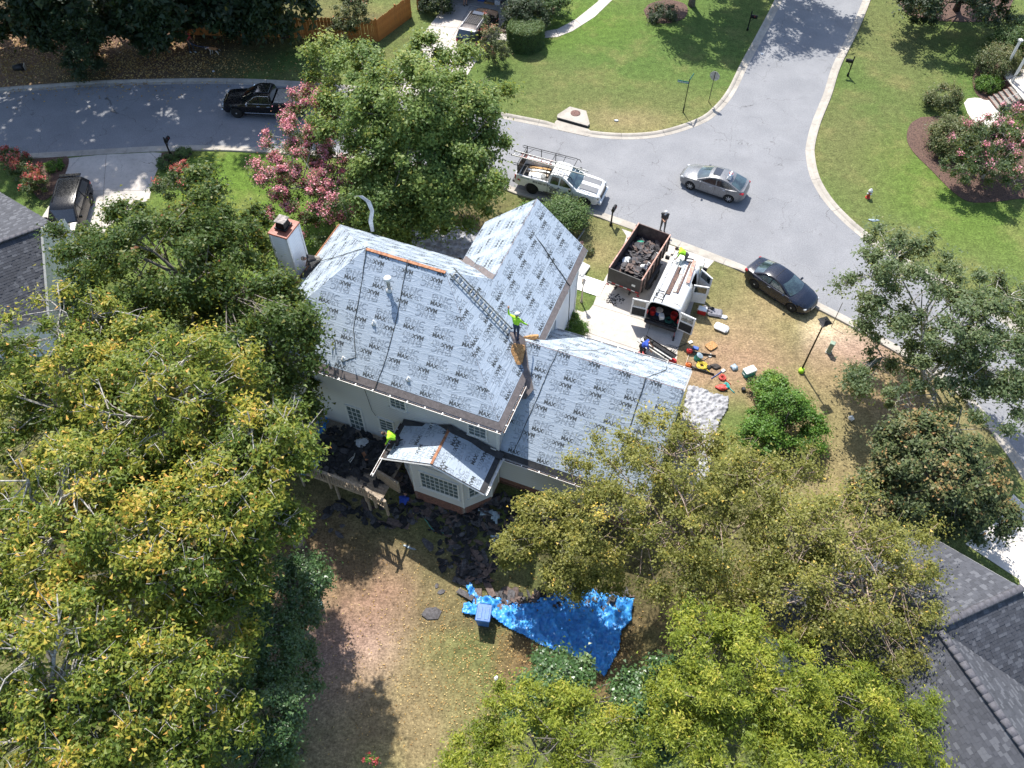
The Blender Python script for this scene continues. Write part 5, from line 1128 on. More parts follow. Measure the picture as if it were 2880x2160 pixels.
# ---- silver sedan with a delivery sign
t = empty('silver_sedan', (0, 0, 0), 0, 'silver grey sedan with a sign on its roof, out on the junction', 'car')
S = dict(x=(-2.26, 2.26), arch=[(1.36, .375), (-1.34, .375)], wz=.32, top=[(2.26, .52), (2.2, .66), (2.05, .76), (1.5, .9), (.95, .97), (0, .95), (-1.2, 1.0), (-1.7, 1.06), (-2.1, 1.06), (-2.2, 1.0), (-2.26, .82)],
         w=[(2.26, .42), (2.2, .56), (2.05, .68), (1.7, .81), (1.1, .88), (0, .89), (-1.4, .88), (-1.85, .82), (-2.1, .7), (-2.2, .6), (-2.26, .46)], bot=[(2.26, .38), (2.1, .22), (1, .2), (-1, .2), (-2.05, .26), (-2.26, .42)], crown=[(2.26, .02), (1.5, .09), (.9, .08), (-1.5, .03), (-2.26, .02)],
         prof=[(1.02, .97), (.25, 1.34), (-.1, 1.425), (-.5, 1.44), (-.9, 1.40), (-1.15, 1.33), (-1.9, 1.06)], bow=[.2, .09, .04, .01, -.02, -.05, -.12], wb=.80, wr=.60, belt=.96, ws=(0, 1), rs=(5, 6),
         side=[[(.7, 1.0), (.22, 1.27), (-.22, 1.35), (-.26, .99)], [(-.33, .99), (-.3, 1.355), (-.8, 1.34), (-1.15, 1.24), (-1.5, 1.05)]],
         blocks=[('headlight', 'clear_lens', (1.98, .62, .68), (.36, .2, .12)), ('tail_light', 'red_lens', (-2.02, .68, .9), (.34, .2, .16)), ('mirror', 'paint_silver', (.72, .95, 1.0), (.12, .2, .13)), ('door_handle', 'chrome', (.02, .885, .86), (.2, .03, .03)), ('door_handle', 'chrome', (-.9, .885, .88), (.2, .03, .03)), ('number_plate', 'plate_white', (-2.25, 0, .68), (.03, .4, .14)), ('sill', 'black_trim', (0, .86, .23), (2.0, .06, .08)), ('grille', 'black_trim', (2.24, 0, .5), (.05, .7, .14)), ('antenna', 'black_trim', (-1.0, 0, 1.46), (.18, .05, .05))])
car_body(S, 'paint_silver', t); greenhouse(S, 'paint_silver', t, side_glass='tinted_glass'); car_details(S, t); wheels(t, (1.36, -1.34), .32, .21, .875, 7)
b = MB(); b.cbox((-.1, 0, 1.478), (.5, .74, .02), .008); b.build('sunroof', 'tinted_glass', t)
for yy in (-.886, .886): b = MB(); b.box((-.28, yy, .66), (.012, .02, .56)); b.box((.72, yy, .66), (.012, .02, .5)); b.box((-1.12, yy, .72), (.012, .02, .4)); b.build('door_seam', 'black_trim', t)
seat(t, (1937, 534), (2046, 571), 1.36, -1.34, True, .875)
sed = t
sg = empty('roof_sign', (sed.matrix_basis @ Vector((-.93, .12, 1.44))), sed.rotation_euler[2] + R(90), 'small red, blue and white delivery sign standing on the silver sedan roof', 'sign')
b = MB(); b.cbox((0, 0, .03), (.62, .26, .06), .02); b.build('sign_base', 'white_plastic', sg)
b = MB(); b.add([(-.3, -.12, .05), (.3, -.12, .05), (.3, .12, .05), (-.3, .12, .05), (-.27, -.03, .3), (.27, -.03, .3), (.27, .03, .3), (-.27, .03, .3)], [(0, 1, 5, 4), (1, 2, 6, 5), (2, 3, 7, 6), (3, 0, 4, 7), (4, 5, 6, 7)]); b.build('sign_body', 'white_plastic', sg)
rot_f = Matrix.Rotation(R(69.5), 3, 'X')
for s_ in (-1, 1):
    for k, m_ in ((0, 'decal_red'), (1, 'decal_blue')):
        b = MB(); rr = Matrix.Rotation(R(20.5) * -s_ * -1, 3, 'X'); b.box((-.1 + .2 * k, s_ * .083, .18), (.19, .012, .19), rot=Matrix.Rotation(R(-20.5) * -s_ * -1, 3, 'X')); pn = b.build('sign_panel', m_, sg)
        b = MB()
        for j in range(1 + k): b.cbox((-.1 + .2 * k, s_ * (.083 + .008), .18 + (.04 if k == 0 else -.04 + .08 * j)), (.05, .014, .05), .02, rot=Matrix.Rotation(R(-20.5) * s_, 3, 'X'))
        b.build('sign_dot', 'white_plastic', pn)

# ---- dark blue convertible
t = empty('navy_coupe', (0, 0, 0), 0, 'dark blue two door coupe parked along the kerb in front of the dry lawn', 'car')
S = dict(x=(-2.29, 2.29), arch=[(1.35, .38), (-1.29, .38)], wz=.325, top=[(2.29, .5), (2.22, .64), (2.05, .74), (1.5, .86), (.95, .94), (0, .92), (-1.1, .97), (-1.6, 1.0), (-2.1, .98), (-2.22, .9), (-2.29, .74)],
         w=[(2.29, .45), (2.22, .63), (2.05, .76), (1.7, .85), (1.1, .9), (0, .91), (-1.4, .9), (-1.9, .84), (-2.15, .74), (-2.24, .62), (-2.29, .5)], bot=[(2.29, .36), (2.1, .2), (1, .18), (-1, .18), (-2.05, .24), (-2.29, .42)], crown=[(2.29, .02), (1.5, .1), (.9, .08), (-1.5, .05), (-2.29, .02)],
         prof=[(1.0, .93), (.2, 1.3), (-.1, 1.37), (-.5, 1.395), (-.85, 1.36), (-1.05, 1.29), (-1.62, 1.0)], bow=[.22, .1, .05, .01, -.02, -.05, -.12], wb=.81, wr=.6, belt=.93, ws=(0, 1), rs=(5, 6),
         side=[[(.66, .96), (.18, 1.22), (-.15, 1.29), (-.35, 1.3), (-.4, .96)], [(-.46, .96), (-.42, 1.3), (-.75, 1.28), (-1.0, 1.2), (-1.3, 1.0)]],
         blocks=[('headlight', 'clear_lens', (1.98, .66, .62), (.4, .18, .12)), ('tail_light', 'red_lens', (-2.1, .7, .82), (.26, .16, .22)), ('mirror', 'paint_navy', (.66, .97, .97), (.13, .2, .13)), ('door_handle', 'chrome', (-.35, .905, .84), (.2, .03, .03)), ('number_plate', 'plate_white', (2.29, 0, .42), (.03, .42, .12)), ('grille', 'black_trim', (2.27, 0, .52), (.05, .6, .16)), ('lamp_trim', 'black_trim', (-1.85, .15, 1.03), (.12, .06, .02))])
car_body(S, 'paint_navy', t); greenhouse(S, 'paint_navy', t); car_details(S, t); wheels(t, (1.35, -1.29), .325, .22, .88, 11)
b = MB(); b.box((-.32, 0, 1.445), (.012, 1.08, .006)); b.build('roof_seam', 'black_trim', t)
seat(t, (2219.5, 877), (2117.5, 810), 1.35, -1.29, False, .88)

# ---- pickups
def pickup(name, label, m, glass, cabrear, chrome, rim, crew):
    t = empty(name, (0, 0, 0), 0, label, 'pickup truck'); tc = cabrear
    S = dict(x=(-2.92, 2.92), arch=[(1.93, .5), (-1.71, .5)], wz=.41, top=[(2.92, .82), (2.86, 1.0), (2.6, 1.1), (1.35, 1.2), (0, 1.2), (tc, 1.22), (tc - .02, 1.3), (-2.88, 1.33), (-2.92, 1.3)],
             w=[(2.92, .72), (2.85, .86), (2.6, .95), (2.0, .99), (0, 1.0), (-2.8, .99), (-2.92, .96)], bot=[(2.92, .5), (2.6, .42), (1, .42), (-1, .44), (-2.92, .55)], crown=[(2.92, .02), (2.5, .07), (1.3, .07), (0, .03), (-2.92, .0)], bed=(tc, -2.92, .82),
             prof=[(1.32, 1.2), (.5, 1.72), (.25, 1.83), (-.2, 1.86), (tc + .25, 1.84), (tc + .1, 1.78), (tc, 1.22)], bow=[.16, .08, .04, .01, 0, -.01, -.03], wb=.93, wr=.70, belt=1.21, ws=(0, 1), rs=(5, 6),
             side=[[(1.02, 1.25), (.48, 1.6), (.2, 1.72), (.17, 1.25)], [(.08, 1.25), (.1, 1.73), (tc + .22, 1.73), (tc + .12, 1.25)]],
             blocks=[('headlight', 'clear_lens', (2.8, .76, .92), (.16, .24, .26)), ('tail_light', 'red_lens', (-2.88, .93, 1.1), (.1, .12, .36)), ('mirror', 'black_trim' if not chrome else 'chrome', (.95, 1.1, 1.28), (.14, .26, .22)), ('door_handle', 'black_trim' if not chrome else 'chrome', (.2, 1.0, 1.06), (.24, .03, .04)), ('door_handle', 'black_trim' if not chrome else 'chrome', (tc + .3, 1.0, 1.06), (.24, .03, .04)), ('grille', 'chrome' if chrome else 'black_trim', (2.9, 0, .84), (.08, 1.1, .34)), ('front_bumper', 'chrome' if chrome else m, (2.93, 0, .56), (.2, 1.8, .24)), ('rear_bumper', 'black_trim', (-3.0, 0, .62), (.24, 1.84, .2)), ('number_plate', 'plate_white', (-3.13, 0, .66), (.02, .36, .12)), ('sill_strip', 'chrome' if chrome else 'black_trim', (.2, 1.0, .5), (2.2, .02, .05))])
    car_body(S, m, t); greenhouse(S, m, t, glass, 'tinted_glass'); car_details(S, t); wheels(t, (1.93, -1.71), .41, .28, .99, 6, rim)
    for yy in (-1.001, 1.001):
        b = MB(); b.box((.14, yy, .86), (.012, .012, .66)); b.box((1.12, yy, .82), (.012, .012, .5)); b.box((tc - .006, yy, .9), (.02, .012, .75)); b.build('door_seam', 'black_trim', t)
    b = MB(); b.box(((tc - 2.92) / 2, 0, .828), (tc * -1 + 0 + 2.92 + 2 * tc if False else 2.92 + tc - .1, 1.66, .012)); b.build('bed_liner', 'black_trim' if not chrome else 'galvanised', t)
    b = MB(); b.box((-2.84, 0, 1.06), (.06, 1.66, .5)); b.build('tailgate', m, t)
    return t
wp_ = pickup('white_pickup', 'white pickup truck with grey bonnet stripes and a ladder rack, parked by the kerb', 'paint_white', 'car_glass', -.62, False, 'black_trim', False)
for yy in (-.4, .4): b = MB(); b.add([(2.62, yy - .24, 1.176), (1.42, yy - .25, 1.274), (1.42, yy + .25, 1.274), (2.62, yy + .24, 1.176)], [(0, 3, 2, 1)]); b.build('bonnet_stripe', 'paint_stripe', wp_)
def side_text(parent, body, size, x, y, z, side, m='decal_black', bold=.006, tilt=0):
    M4 = Matrix.Translation((x, y, z)) @ Matrix.Rotation(math.pi if side > 0 else 0, 4, 'Z') @ Matrix.Rotation(R(90), 4, 'X')
    return text_obj(body, size, m, parent, M4, bold=bold)
for sd_ in (-1, 1):
    y = sd_ * 1.012
    side_text(wp_, '803-661-6137', .21, -1.05, y, 1.03, sd_); side_text(wp_, 'ROOFING', .14, -.2, y, .9, sd_); side_text(wp_, 'SIDING', .14, -.2, y, .77, sd_); side_text(wp_, 'GUTTER', .14, -.2, y, .64, sd_)
    side_text(wp_, 'CONSTRUCTION', .1, .72, y, .66, sd_); side_text(wp_, 'CONSTRUCTION', .08, -2.2, y, 1.18, sd_, 'decal_teal')
    b = MB(); b.tube([(.4, y, .8), (.72, y, .98), (1.04, y, .8)], .014, 4); b.tube([(.55, y, .82), (.72, y, .91), (.89, y, .82)], .02, 4); b.build('roof_emblem', 'decal_teal', wp_)
    b = MB(); b.box((-2.62, y, .98), (.16, .01, .12)); b.build('sticker', 'decal_red', wp_)
# ladder rack
b = MB()
for yy in (-.92, .92):
    pts = [(1.0, yy, 1.98), (.9, yy, 2.16), (.6, yy, 2.2), (-2.7, yy, 2.2), (-2.95, yy, 2.2), (-3.08, yy, 2.12), (-3.0, yy, 2.02), (-2.7, yy, 2.06)]
    b.tube(pts, .022, 6); b.tube([(.6, yy, 2.06), (-2.7, yy, 2.06)], .014, 5)
    for x in (-.75, -1.75, -2.75): b.tube([(x, yy * .99, 1.3), (x, yy, 2.2)], .026, 6)
    b.tube([(-2.75, yy, 1.6), (-2.3, yy, 2.06)], .014, 5)
rk = b.build('rack_frame', 'black_metal', wp_)
for x in (.75, -.05, -.75, -2.75): b = MB(); b.tube([(x, -.92, 2.19), (x, .92, 2.19)], .02, 6); b.build('rack_bar', 'black_metal', wp_)
b = MB(); b.box((-2.72, 0, 1.68), (.05, 1.7, .7)); b.build('rear_screen', 'black_metal', wp_)
seat(wp_, (1641, 585), (1494, 546), 1.93, -1.71, False, .99)
mat('ladder_metal', (0.66, 0.66, 0.63), 0.38, 0.55, var=0.15, scale=9); mat('ladder_red', (0.42, 0.06, 0.04), 0.5, var=0.2); mat('ladder_worn', (0.42, 0.41, 0.36), 0.5, 0.4, var=0.25, scale=8)
def ladder(name, label, L, w, n, m, M4, dark_lower=False, group=None, rail=.075):
    o = empty(name, (0, 0, 0), 0, label, 'ladder', group); o.matrix_world = M4
    for yy in (-w / 2, w / 2): b = MB(); b.cbox((L / 2, yy, 0), (L, .03, rail), .006); b.build('rail', m, o)
    for yy in (-w / 2, w / 2): b = MB(); b.box((.03, yy, -.01), (.06, .05, .1)); b.build('foot', 'rubber', o)
    rm = MB(); rm.tube([(0, -w / 2, 0), (0, w / 2, 0)], .018, 8); me = rm.mesh('rung', m)
    for k in range(n): inst('rung', me, o, (.18 + (L - .36) * k / (n - 1), 0, 0))
    return o
wm = Matrix.Translation(wp_.location) @ Matrix.Rotation(wp_.rotation_euler[2], 4, 'Z')
ladder('aluminium_ladder', 'long pale aluminium ladder lying on the white pickup rack', 5.2, .44, 17, 'ladder_metal', wm @ Matrix.Translation((-3.4, -.12, 2.27)) @ Matrix.Rotation(R(-1), 4, 'Y') @ Matrix.Rotation(R(-3), 4, 'Z'))
ladder('red_ladder', 'short red ladder under the pale ladder on the pickup rack', 2.3, .34, 8, 'ladder_red', wm @ Matrix.Translation((-2.9, -.1, 2.235)))
# load in the bed
def bucket(name, label, loc, r_=.15, h=.36, m='white_plastic', lid=None, tilt=(0, 0, 0), cat='bucket', group=None):
    o = empty(name, loc, 0, label, cat, group); o.rotation_euler = tilt
    b = MB(); b.lathe([(r_ * .86, 0), (r_ * .87, .01), (r_, h), (r_ * 1.05, h), (r_ * 1.05, h - .03), (r_ * .97, h - .005), (r_ * .95, h - .02), (r_ * .82, .02)], 18); b.build('shell', m, o)
    if lid: b = MB(); b.lathe([(r_ * 1.06, h - .01), (r_ * 1.06, h + .02), (r_ * .9, h + .03), (.01, h + .03)], 18); b.build('lid', lid, o)
    b = MB(); b.tube([(math.cos(a) * r_ * 1.06, .02, h * .86 + math.sin(a) * r_ * .5 * 0 - abs(math.sin(a)) * .1) for a in np.linspace(0, math.pi, 9)], .004, 4); b.build('handle', 'galvanised', o)
    return o
bucket('bucket', 'white bucket standing in the white pickup bed', wm @ Vector((-1.15, -.35, .84)), .17, .4)
o = tag(MB().cbox((0, 0, .13), (.9, .55, .26), .05).build('white_sacks', 'white_plastic', None, wm @ Vector((-1.7, -.3, .835)), (0, 0, wp_.rotation_euler[2] + .2)), 'white sacks lying in the white pickup bed', 'sacks')
for k in range(3): tag(MB().cbox((0, 0, .05), (1.5, .2, .08), .01).build('plank', ('weathered_wood', 'ladder_metal', 'osb')[k], None, wm @ Vector((-1.7, .1 + .24 * k, .835 + .03 * k)), (0, R(-1.5), wp_.rotation_euler[2] + .1 * k)), ('grey board beside the sacks in the white pickup bed', 'metal channel lying in the middle of the white pickup bed', 'wooden board at the far side of the white pickup bed')[k], 'board')
bp = pickup('black_pickup', 'black crew cab pickup driving on the shaded street', 'paint_black', 'tinted_glass', -.82, True, 'alloy', True)
b = MB(); b.cbox((-.15, 0, 1.90), (.9, 1.0, .02), .008); b.build('sunroof', 'tinted_glass', bp)
b = MB(); b.cbox((-1.9, 0, 1.33), (1.98, 1.7, .03), .01); b.build('bed_cover', 'galvanised', bp)
for yy in (-.955, .955): b = MB(); b.tube([(1.05, yy * .985, 1.235), (.45, yy * .83, 1.67), (.2, yy * .79, 1.75), (-.6, yy * .79, 1.75), (-.7, yy * .98, 1.235), (1.05, yy * .985, 1.235)], .014, 4); b.build('window_trim', 'chrome', bp)
seat(bp, (668, 333), (811, 339), 1.93, -1.71, True, .99)

# ---- large wagons
def wagon(name, label, m, H, glass_side='tinted_glass', rack=False, cat='car'):
    t = empty(name, (0, 0, 0), 0, label, cat); k = H / 1.88
    S = dict(x=(-2.58, 2.58), arch=[(1.62, .44), (-1.46, .44)], wz=.37, top=[(2.58, .72 * k), (2.5, .95 * k), (2.2, 1.06 * k), (1.3, 1.15 * k), (0, 1.15 * k), (-2.3, 1.17 * k), (-2.52, 1.14 * k), (-2.58, 1.0 * k)], w=[(2.58, .6), (2.48, .8), (2.1, .93), (1.2, .985), (-1.6, .985), (-2.3, .94), (-2.52, .88), (-2.58, .8)], bot=[(2.58, .45), (2.3, .34), (1, .33), (-1, .33), (-2.3, .36), (-2.58, .5)], crown=[(2.58, .02), (1.3, .08), (0, .02), (-2.58, .02)],
             prof=[(1.35, 1.15 * k), (.62, 1.68 * k), (.3, 1.82 * k), (-.6, 1.88 * k), (-1.8, 1.87 * k), (-2.18, 1.8 * k), (-2.52, 1.17 * k)], bow=[.2, .1, .04, .0, -.01, -.04, -.06], wb=.92, wr=.72, belt=1.15 * k, ws=(0, 1), rs=(5, 6),
             side=[[(1.02, 1.2 * k), (.58, 1.55 * k), (.3, 1.7 * k), (.26, 1.2 * k)], [(.18, 1.2 * k), (.2, 1.72 * k), (-.85, 1.75 * k), (-.88, 1.2 * k)], [(-.98, 1.2 * k), (-.95, 1.75 * k), (-1.95, 1.73 * k), (-2.2, 1.22 * k)]],
             blocks=[('headlight', 'clear_lens', (2.42, .7, .82), (.22, .3, .18)), ('tail_light', 'red_lens', (-2.5, .82, 1.0 * k), (.14, .2, .26)), ('mirror', m, (.98, 1.07, 1.24 * k), (.14, .24, .18)), ('rear_bumper', m, (-2.6, 0, .56), (.18, 1.7, .22)), ('number_plate', 'plate_white', (-2.6, 0, .86), (.03, .36, .16)), ('grille', 'black_trim', (2.55, 0, .76), (.08, .9, .24)), ('door_handle', m, (.1, .985, 1.0), (.2, .03, .04)), ('door_handle', m, (-1.05, .985, 1.0), (.2, .03, .04))])
    car_body(S, m, t); greenhouse(S, m, t, 'tinted_glass', glass_side); car_details(S, t); wheels(t, (1.62, -1.46), .37, .25, .97, 6)
    if rack:
        for yy in (-.62, .62): b = MB(); b.tube([(.25, yy, 1.87), (.1, yy, 1.96), (-1.85, yy, 1.98), (-2.0, yy, 1.9)], .022, 6); b.build('roof_rail', 'alloy', t)
        for x in (-.2, -1.55): b = MB(); b.tube([(x, -.62, 1.97), (x, .62, 1.97)], .02, 6); b.build('cross_bar', 'black_trim', t)
        b = MB()
        for yy in np.linspace(-.45, .45, 7): b.box((-.9, yy, 1.945), (1.2, .03, .02))
        for x in np.linspace(-1.4, -.4, 6): b.box((x, 0, 1.946), (.02, .95, .018))
        b.build('roof_ribs', 'black_trim', t)
        b = MB(); b.cbox((.05, 0, 1.925), (.5, .9, .02), .008); b.build('sunroof', 'tinted_glass', t)
        b = MB(); b.cbox((-2.28, 0, 1.88), (.24, 1.3, .04), .015); b.build('spoiler', 'alloy', t)
    else:
        for yy in (-.62, .62): b = MB(); b.tube([(.2, yy, 1.75), (-1.9, yy, 1.79)], .018, 5); b.build('roof_rail', 'black_trim', t)
        b = MB(); b.cbox((-2.3, 0, 1.76), (.26, 1.36, .05), .02); b.build('spoiler', m, t)
    return t
sv = wagon('brown_suv', 'dark bronze sport utility with silver roof rails on the top driveway', 'paint_brown', 1.88, rack=True); p = (at(1290, 81, 1.85) + at(1340, 90, 1.85)) / 2; an = R(71); sv.location = (p.x + 2.28 * math.cos(an), p.y + 2.28 * math.sin(an), .02); sv.rotation_euler = (0, 0, an)
mv = wagon('black_minivan', 'black minivan parked on the left driveway under the gum tree', 'paint_black', 1.74); p = (at(165, 492, 1.7) + at(232, 495, 1.7)) / 2; an = R(-83.7); mv.location = (p.x + 2.36 * math.cos(an), p.y + 2.36 * math.sin(an), .02); mv.rotation_euler = (0, 0, an)

# ---- white work van, doors open
vn = empty('white_van', (0, 0, 0), 0, 'white work van with its rear and side doors open on the driveway', 'van')
S = dict(x=(.95, 2.85), arch=[(1.95, .45)], wz=.37, top=[(2.85, .8), (2.8, .98), (2.5, 1.08), (1.7, 1.22), (.95, 1.24)], w=[(2.85, .72), (2.75, .86), (2.4, .96), (1.8, 1.0), (.95, 1.0)], bot=[(2.85, .45), (2.5, .36), (.95, .36)], crown=[(2.85, .02), (2.3, .07), (.95, .05)])
car_body(S, 'paint_white', vn)
S2 = dict(prof=[(1.85, 1.22), (1.15, 1.86), (.95, 1.99), (.8, 2.03), (.6, 2.05)], bow=[.18, .1, .03, 0, 0], wb=.96, wr=.82, belt=1.24, ws=(0, 1), side=[[(1.55, 1.28), (1.12, 1.75), (.75, 1.82), (.72, 1.28)]]); greenhouse(S2, 'paint_white', vn, 'car_glass', 'tinted_glass')
def shell_ring(x, w, zb, arch): return [(x, w - .02, zb), (x, w, max(.7, zb + .02)), (x, w, 1.15), (x, w - .03, 1.4), (x, w - .12, 1.85), (x, w - .2, 1.98), (x, w - .36, 2.04), (x, (w - .3) * .5, 2.07), (x, 0, 2.08)]
xs = sorted(set([-2.85, -2.6, -1.0, -.5, 0, .4, .72, .96] + [round(-1.5 + .45 * math.cos(math.pi * k / 12), 3) for k in range(13)] + [-1.04, -1.96]))
b = MB(); rings = []
for x in xs:
    d = abs(x + 1.5); zb = max(.36, .37 + math.sqrt(max(0, .45 ** 2 - d * d))) if d < .45 else .36
    w = 1.0 if x > -2.7 else .985; h = shell_ring(x, w, zb, 0); rings.append(h + [(q[0], -q[1], q[2]) for q in h[-2::-1]])
n = len(rings[0]); side_open = (-.45, .42)
vs = [p for r_ in rings for p in r_]; fs = []
for i in range(len(rings) - 1):
    for k in range(n - 1):
        if k >= n - 6 and k < n - 1 and side_open[0] - .1 <= (xs[i] + xs[i + 1]) / 2 <= side_open[1] - .01 and rings[i][k][1] < -.5: continue
        fs.append((i * n + k, (i + 1) * n + k, (i + 1) * n + k + 1, i * n + k + 1))
b.add(vs, fs, 0, True); o = b.build('cargo_shell', 'paint_white', vn); sm_ = o.modifiers.new('thickness', 'SOLIDIFY'); sm_.thickness = .05; sm_.offset = -1; sharp(o, 40)
b = MB(); b.box((-.95, 0, .58), (3.7, 1.86, .08)); b.build('cargo_floor', 'interior_dark', vn)
b = MB(); b.box((.82, 0, 1.2), (.05, 1.8, 1.3)); b.build('partition', 'interior_dark', vn)
b = MB(); b.add([(-2.8, .94, .6), (.8, .94, .6), (.8, .94, 1.2), (.8, .8, 1.86), (-2.8, .8, 1.86), (-2.8, .94, 1.2)], [(0, 1, 2, 3, 4, 5)]); b.add([(-2.8, -.94, .6), (-.55, -.94, .6), (-.55, -.8, 1.86), (-2.8, -.8, 1.86)], [(0, 3, 2, 1)]); b.build('cargo_lining', 'interior_dark', vn)
blk('rear_bumper', 'black_trim', vn, (-2.97, 0, .5), (.26, 1.94, .26), .06); blk('tail_light', 'red_lens', vn, (-2.84, .93, 1.15), (.06, .12, .34), .02, both=True); blk('headlight', 'clear_lens', vn, (2.75, .74, .86), (.14, .3, .2), .03, both=True); blk('mirror', 'black_trim', vn, (1.45, 1.17, 1.42), (.14, .26, .28), .04, both=True); blk('grille', 'black_trim', vn, (2.83, 0, .84), (.06, 1.0, .22), .02)
wheels(vn, (1.95, -1.5), .37, .25, .985, 6)
def van_door(hx, hy, an, w, h, z0, m='paint_white', dark=1):
    e = bpy.data.objects.new('open_door', None); link(e, vn); e.location = (hx, hy, z0); e.rotation_euler = (0, 0, an)
    b = MB(); b.cbox((w / 2, 0, h * .29), (w, .07, h * .58), .02); b.box((.05, 0, h * .78), (.1, .06, h * .42)); b.box((w - .05, 0, h * .78), (.1, .06, h * .42)); b.box((w / 2, 0, h - .04), (w, .06, .09)); b.build('door_panel', m, e)
    b = MB(); b.box((w / 2, 0, h * .77), (w - .18, .02, h * .36)); b.build('door_glass', 'car_glass', e)
    for s_ in (-1, 1): b = MB(); b.cbox((w / 2, s_ * .045, h * .3), (w * .84, .02, h * .44), .008); b.build('door_trim', 'interior_dark' if s_ * dark > 0 else m, e)
van_door(-2.86, .96, R(98), .92, 1.42, .55); van_door(-2.86, -.96, R(-98 + 0), .92, 1.42, .55, dark=-1)
van_door(-.5, -1.0, R(-78), .88, 1.42, .5); van_door(.92, -1.02, R(-120), .95, 1.45, .45)
an = R(66); p = (at(1834, 849.5, 2.05) + at(1908, 871, 2.05)) / 2; vn.location = (p.x + 2.82 * math.cos(an), p.y + 2.82 * math.sin(an), .02); vn.rotation_euler = (0, 0, an)
vm = Matrix.Translation(vn.location) @ Matrix.Rotation(an, 4, 'Z')
# roof load of the van
ladder('van_ladder', 'pale extension ladder lying along the left edge of the van roof', 3.3, .42, 13, 'ladder_metal', vm @ Matrix.Translation((-2.3, .5, 2.2)))
ladder('dark_ladder', 'short dark ladder end behind the pale one on the van roof', 1.0, .5, 4, 'black_metal', vm @ Matrix.Translation((-2.75, .5, 2.16)))
for k, x in enumerate((-2.5, -.8, .5)): b = MB(); b.tube([vm @ Vector((x, y, 2.08 + .04 * (abs(y) < .9))) for y in (-.78, -.7, .7, .78)], .022, 6); rb = b.build('roof_rack_bar', 'galvanised', None); tag(rb, ('roof rack bar at the rear edge of the van', 'roof rack bar in the middle of the van roof', 'roof rack bar at the front of the van roof')[k], 'rack bar', 'roof rack bars on the van')
mat('rust_paint', (0.5, 0.32, 0.26), 0.75, var=0.3, scale=5, col2=(0.3, 0.15, 0.11)); mat('old_board', (0.15, 0.09, 0.07), 0.85, var=0.25, scale=8)
for k, (x, y, L, w_, m_) in enumerate(((-.9, .12, 2.3, .22, 'old_board'), (-.4, -.32, 2.7, .1, 'old_board'), (-1.0, -.14, 1.5, .2, 'pale_board'), (.3, -.02, 1.2, .26, 'clear_lens'), (.2, -.56, 1.9, .22, 'rust_paint'))):
    if m_ == 'pale_board': mat('pale_board', (0.6, 0.5, 0.42), .8, var=.2, scale=6)
    tag(MB().cbox((0, 0, 0), (L, w_, .05), .008).build('roof_board', m_, None, vm @ Vector((x, y, 2.17)), (0, 0, an + .02 * k)), ('dark brown board beside the ladder on the van roof', 'long narrow dark board on the van roof', 'pale short board on the van roof', 'clear plastic strip on the van roof near the kneeling worker', 'rusty pinkish board on the right side of the van roof')[k], 'board')
# things inside the van
mat('red_plastic', (0.55, 0.03, 0.03), .4, var=.1); mat('blue_plastic', (0.03, 0.1, 0.4), .4, var=.1); mat('teal_plastic', (0.03, 0.36, 0.34), .4, var=.1); mat('green_hose', (0.01, 0.1, 0.08), .5); mat('yellow_hose', (0.72, 0.56, 0.05), .5, var=.15); mat('red_hose', (0.6, 0.07, 0.05), .5, var=.15)
bucket('bucket', 'red bucket behind the right rear van door opening', vm @ Vector((-2.3, -.55, .62)), .2, .42, 'red_plastic'); bucket('bucket', 'red bucket in the left rear corner of the van', vm @ Vector((-2.45, .68, .62)), .18, .4, 'red_plastic'); bucket('bucket', 'blue tub with pale lid in the van load space', vm @ Vector((-2.3, .35, .62)), .21, .34, 'blue_plastic', 'pale_board')
tag(MB().cbox((0, 0, .14), (.34, .28, .28), .03).build('plastic_crate', 'white_plastic', None, vm @ Vector((-2.55, .1, .625)), (0, 0, an + .5)), 'white plastic crate at the van rear sill', 'crate')
def coil(name, label, loc, R0, r_, turns, m, cat='hose', sd_=1, h=.02):
    rnd = random.Random(sd_); pts = []; n = turns * 18
    for k in range(n): a = 2 * math.pi * k / 18; rr = R0 * (.42 + .58 * ((k * 7 // 18) % 5) / 4 + .1 * math.sin(k * .37 + sd_) + rnd.uniform(-.05, .05)); pts.append((math.cos(a) * rr, math.sin(a) * rr, r_ + h * (k / 18) * .7 + rnd.uniform(0, .02)))
    pts += [(pts[-1][0] + .1 * q, pts[-1][1] - .14 * q, r_) for q in (1, 2, 3)]
    b = MB(); b.tube(pts, r_, 6); return tag(b.build(name, m, None, loc), label, cat)
coil('hose_coil', 'dark green hose coiled on the van floor by the sill', vm @ Vector((-2.55, -.35, .63)), .26, .016, 6, 'green_hose')

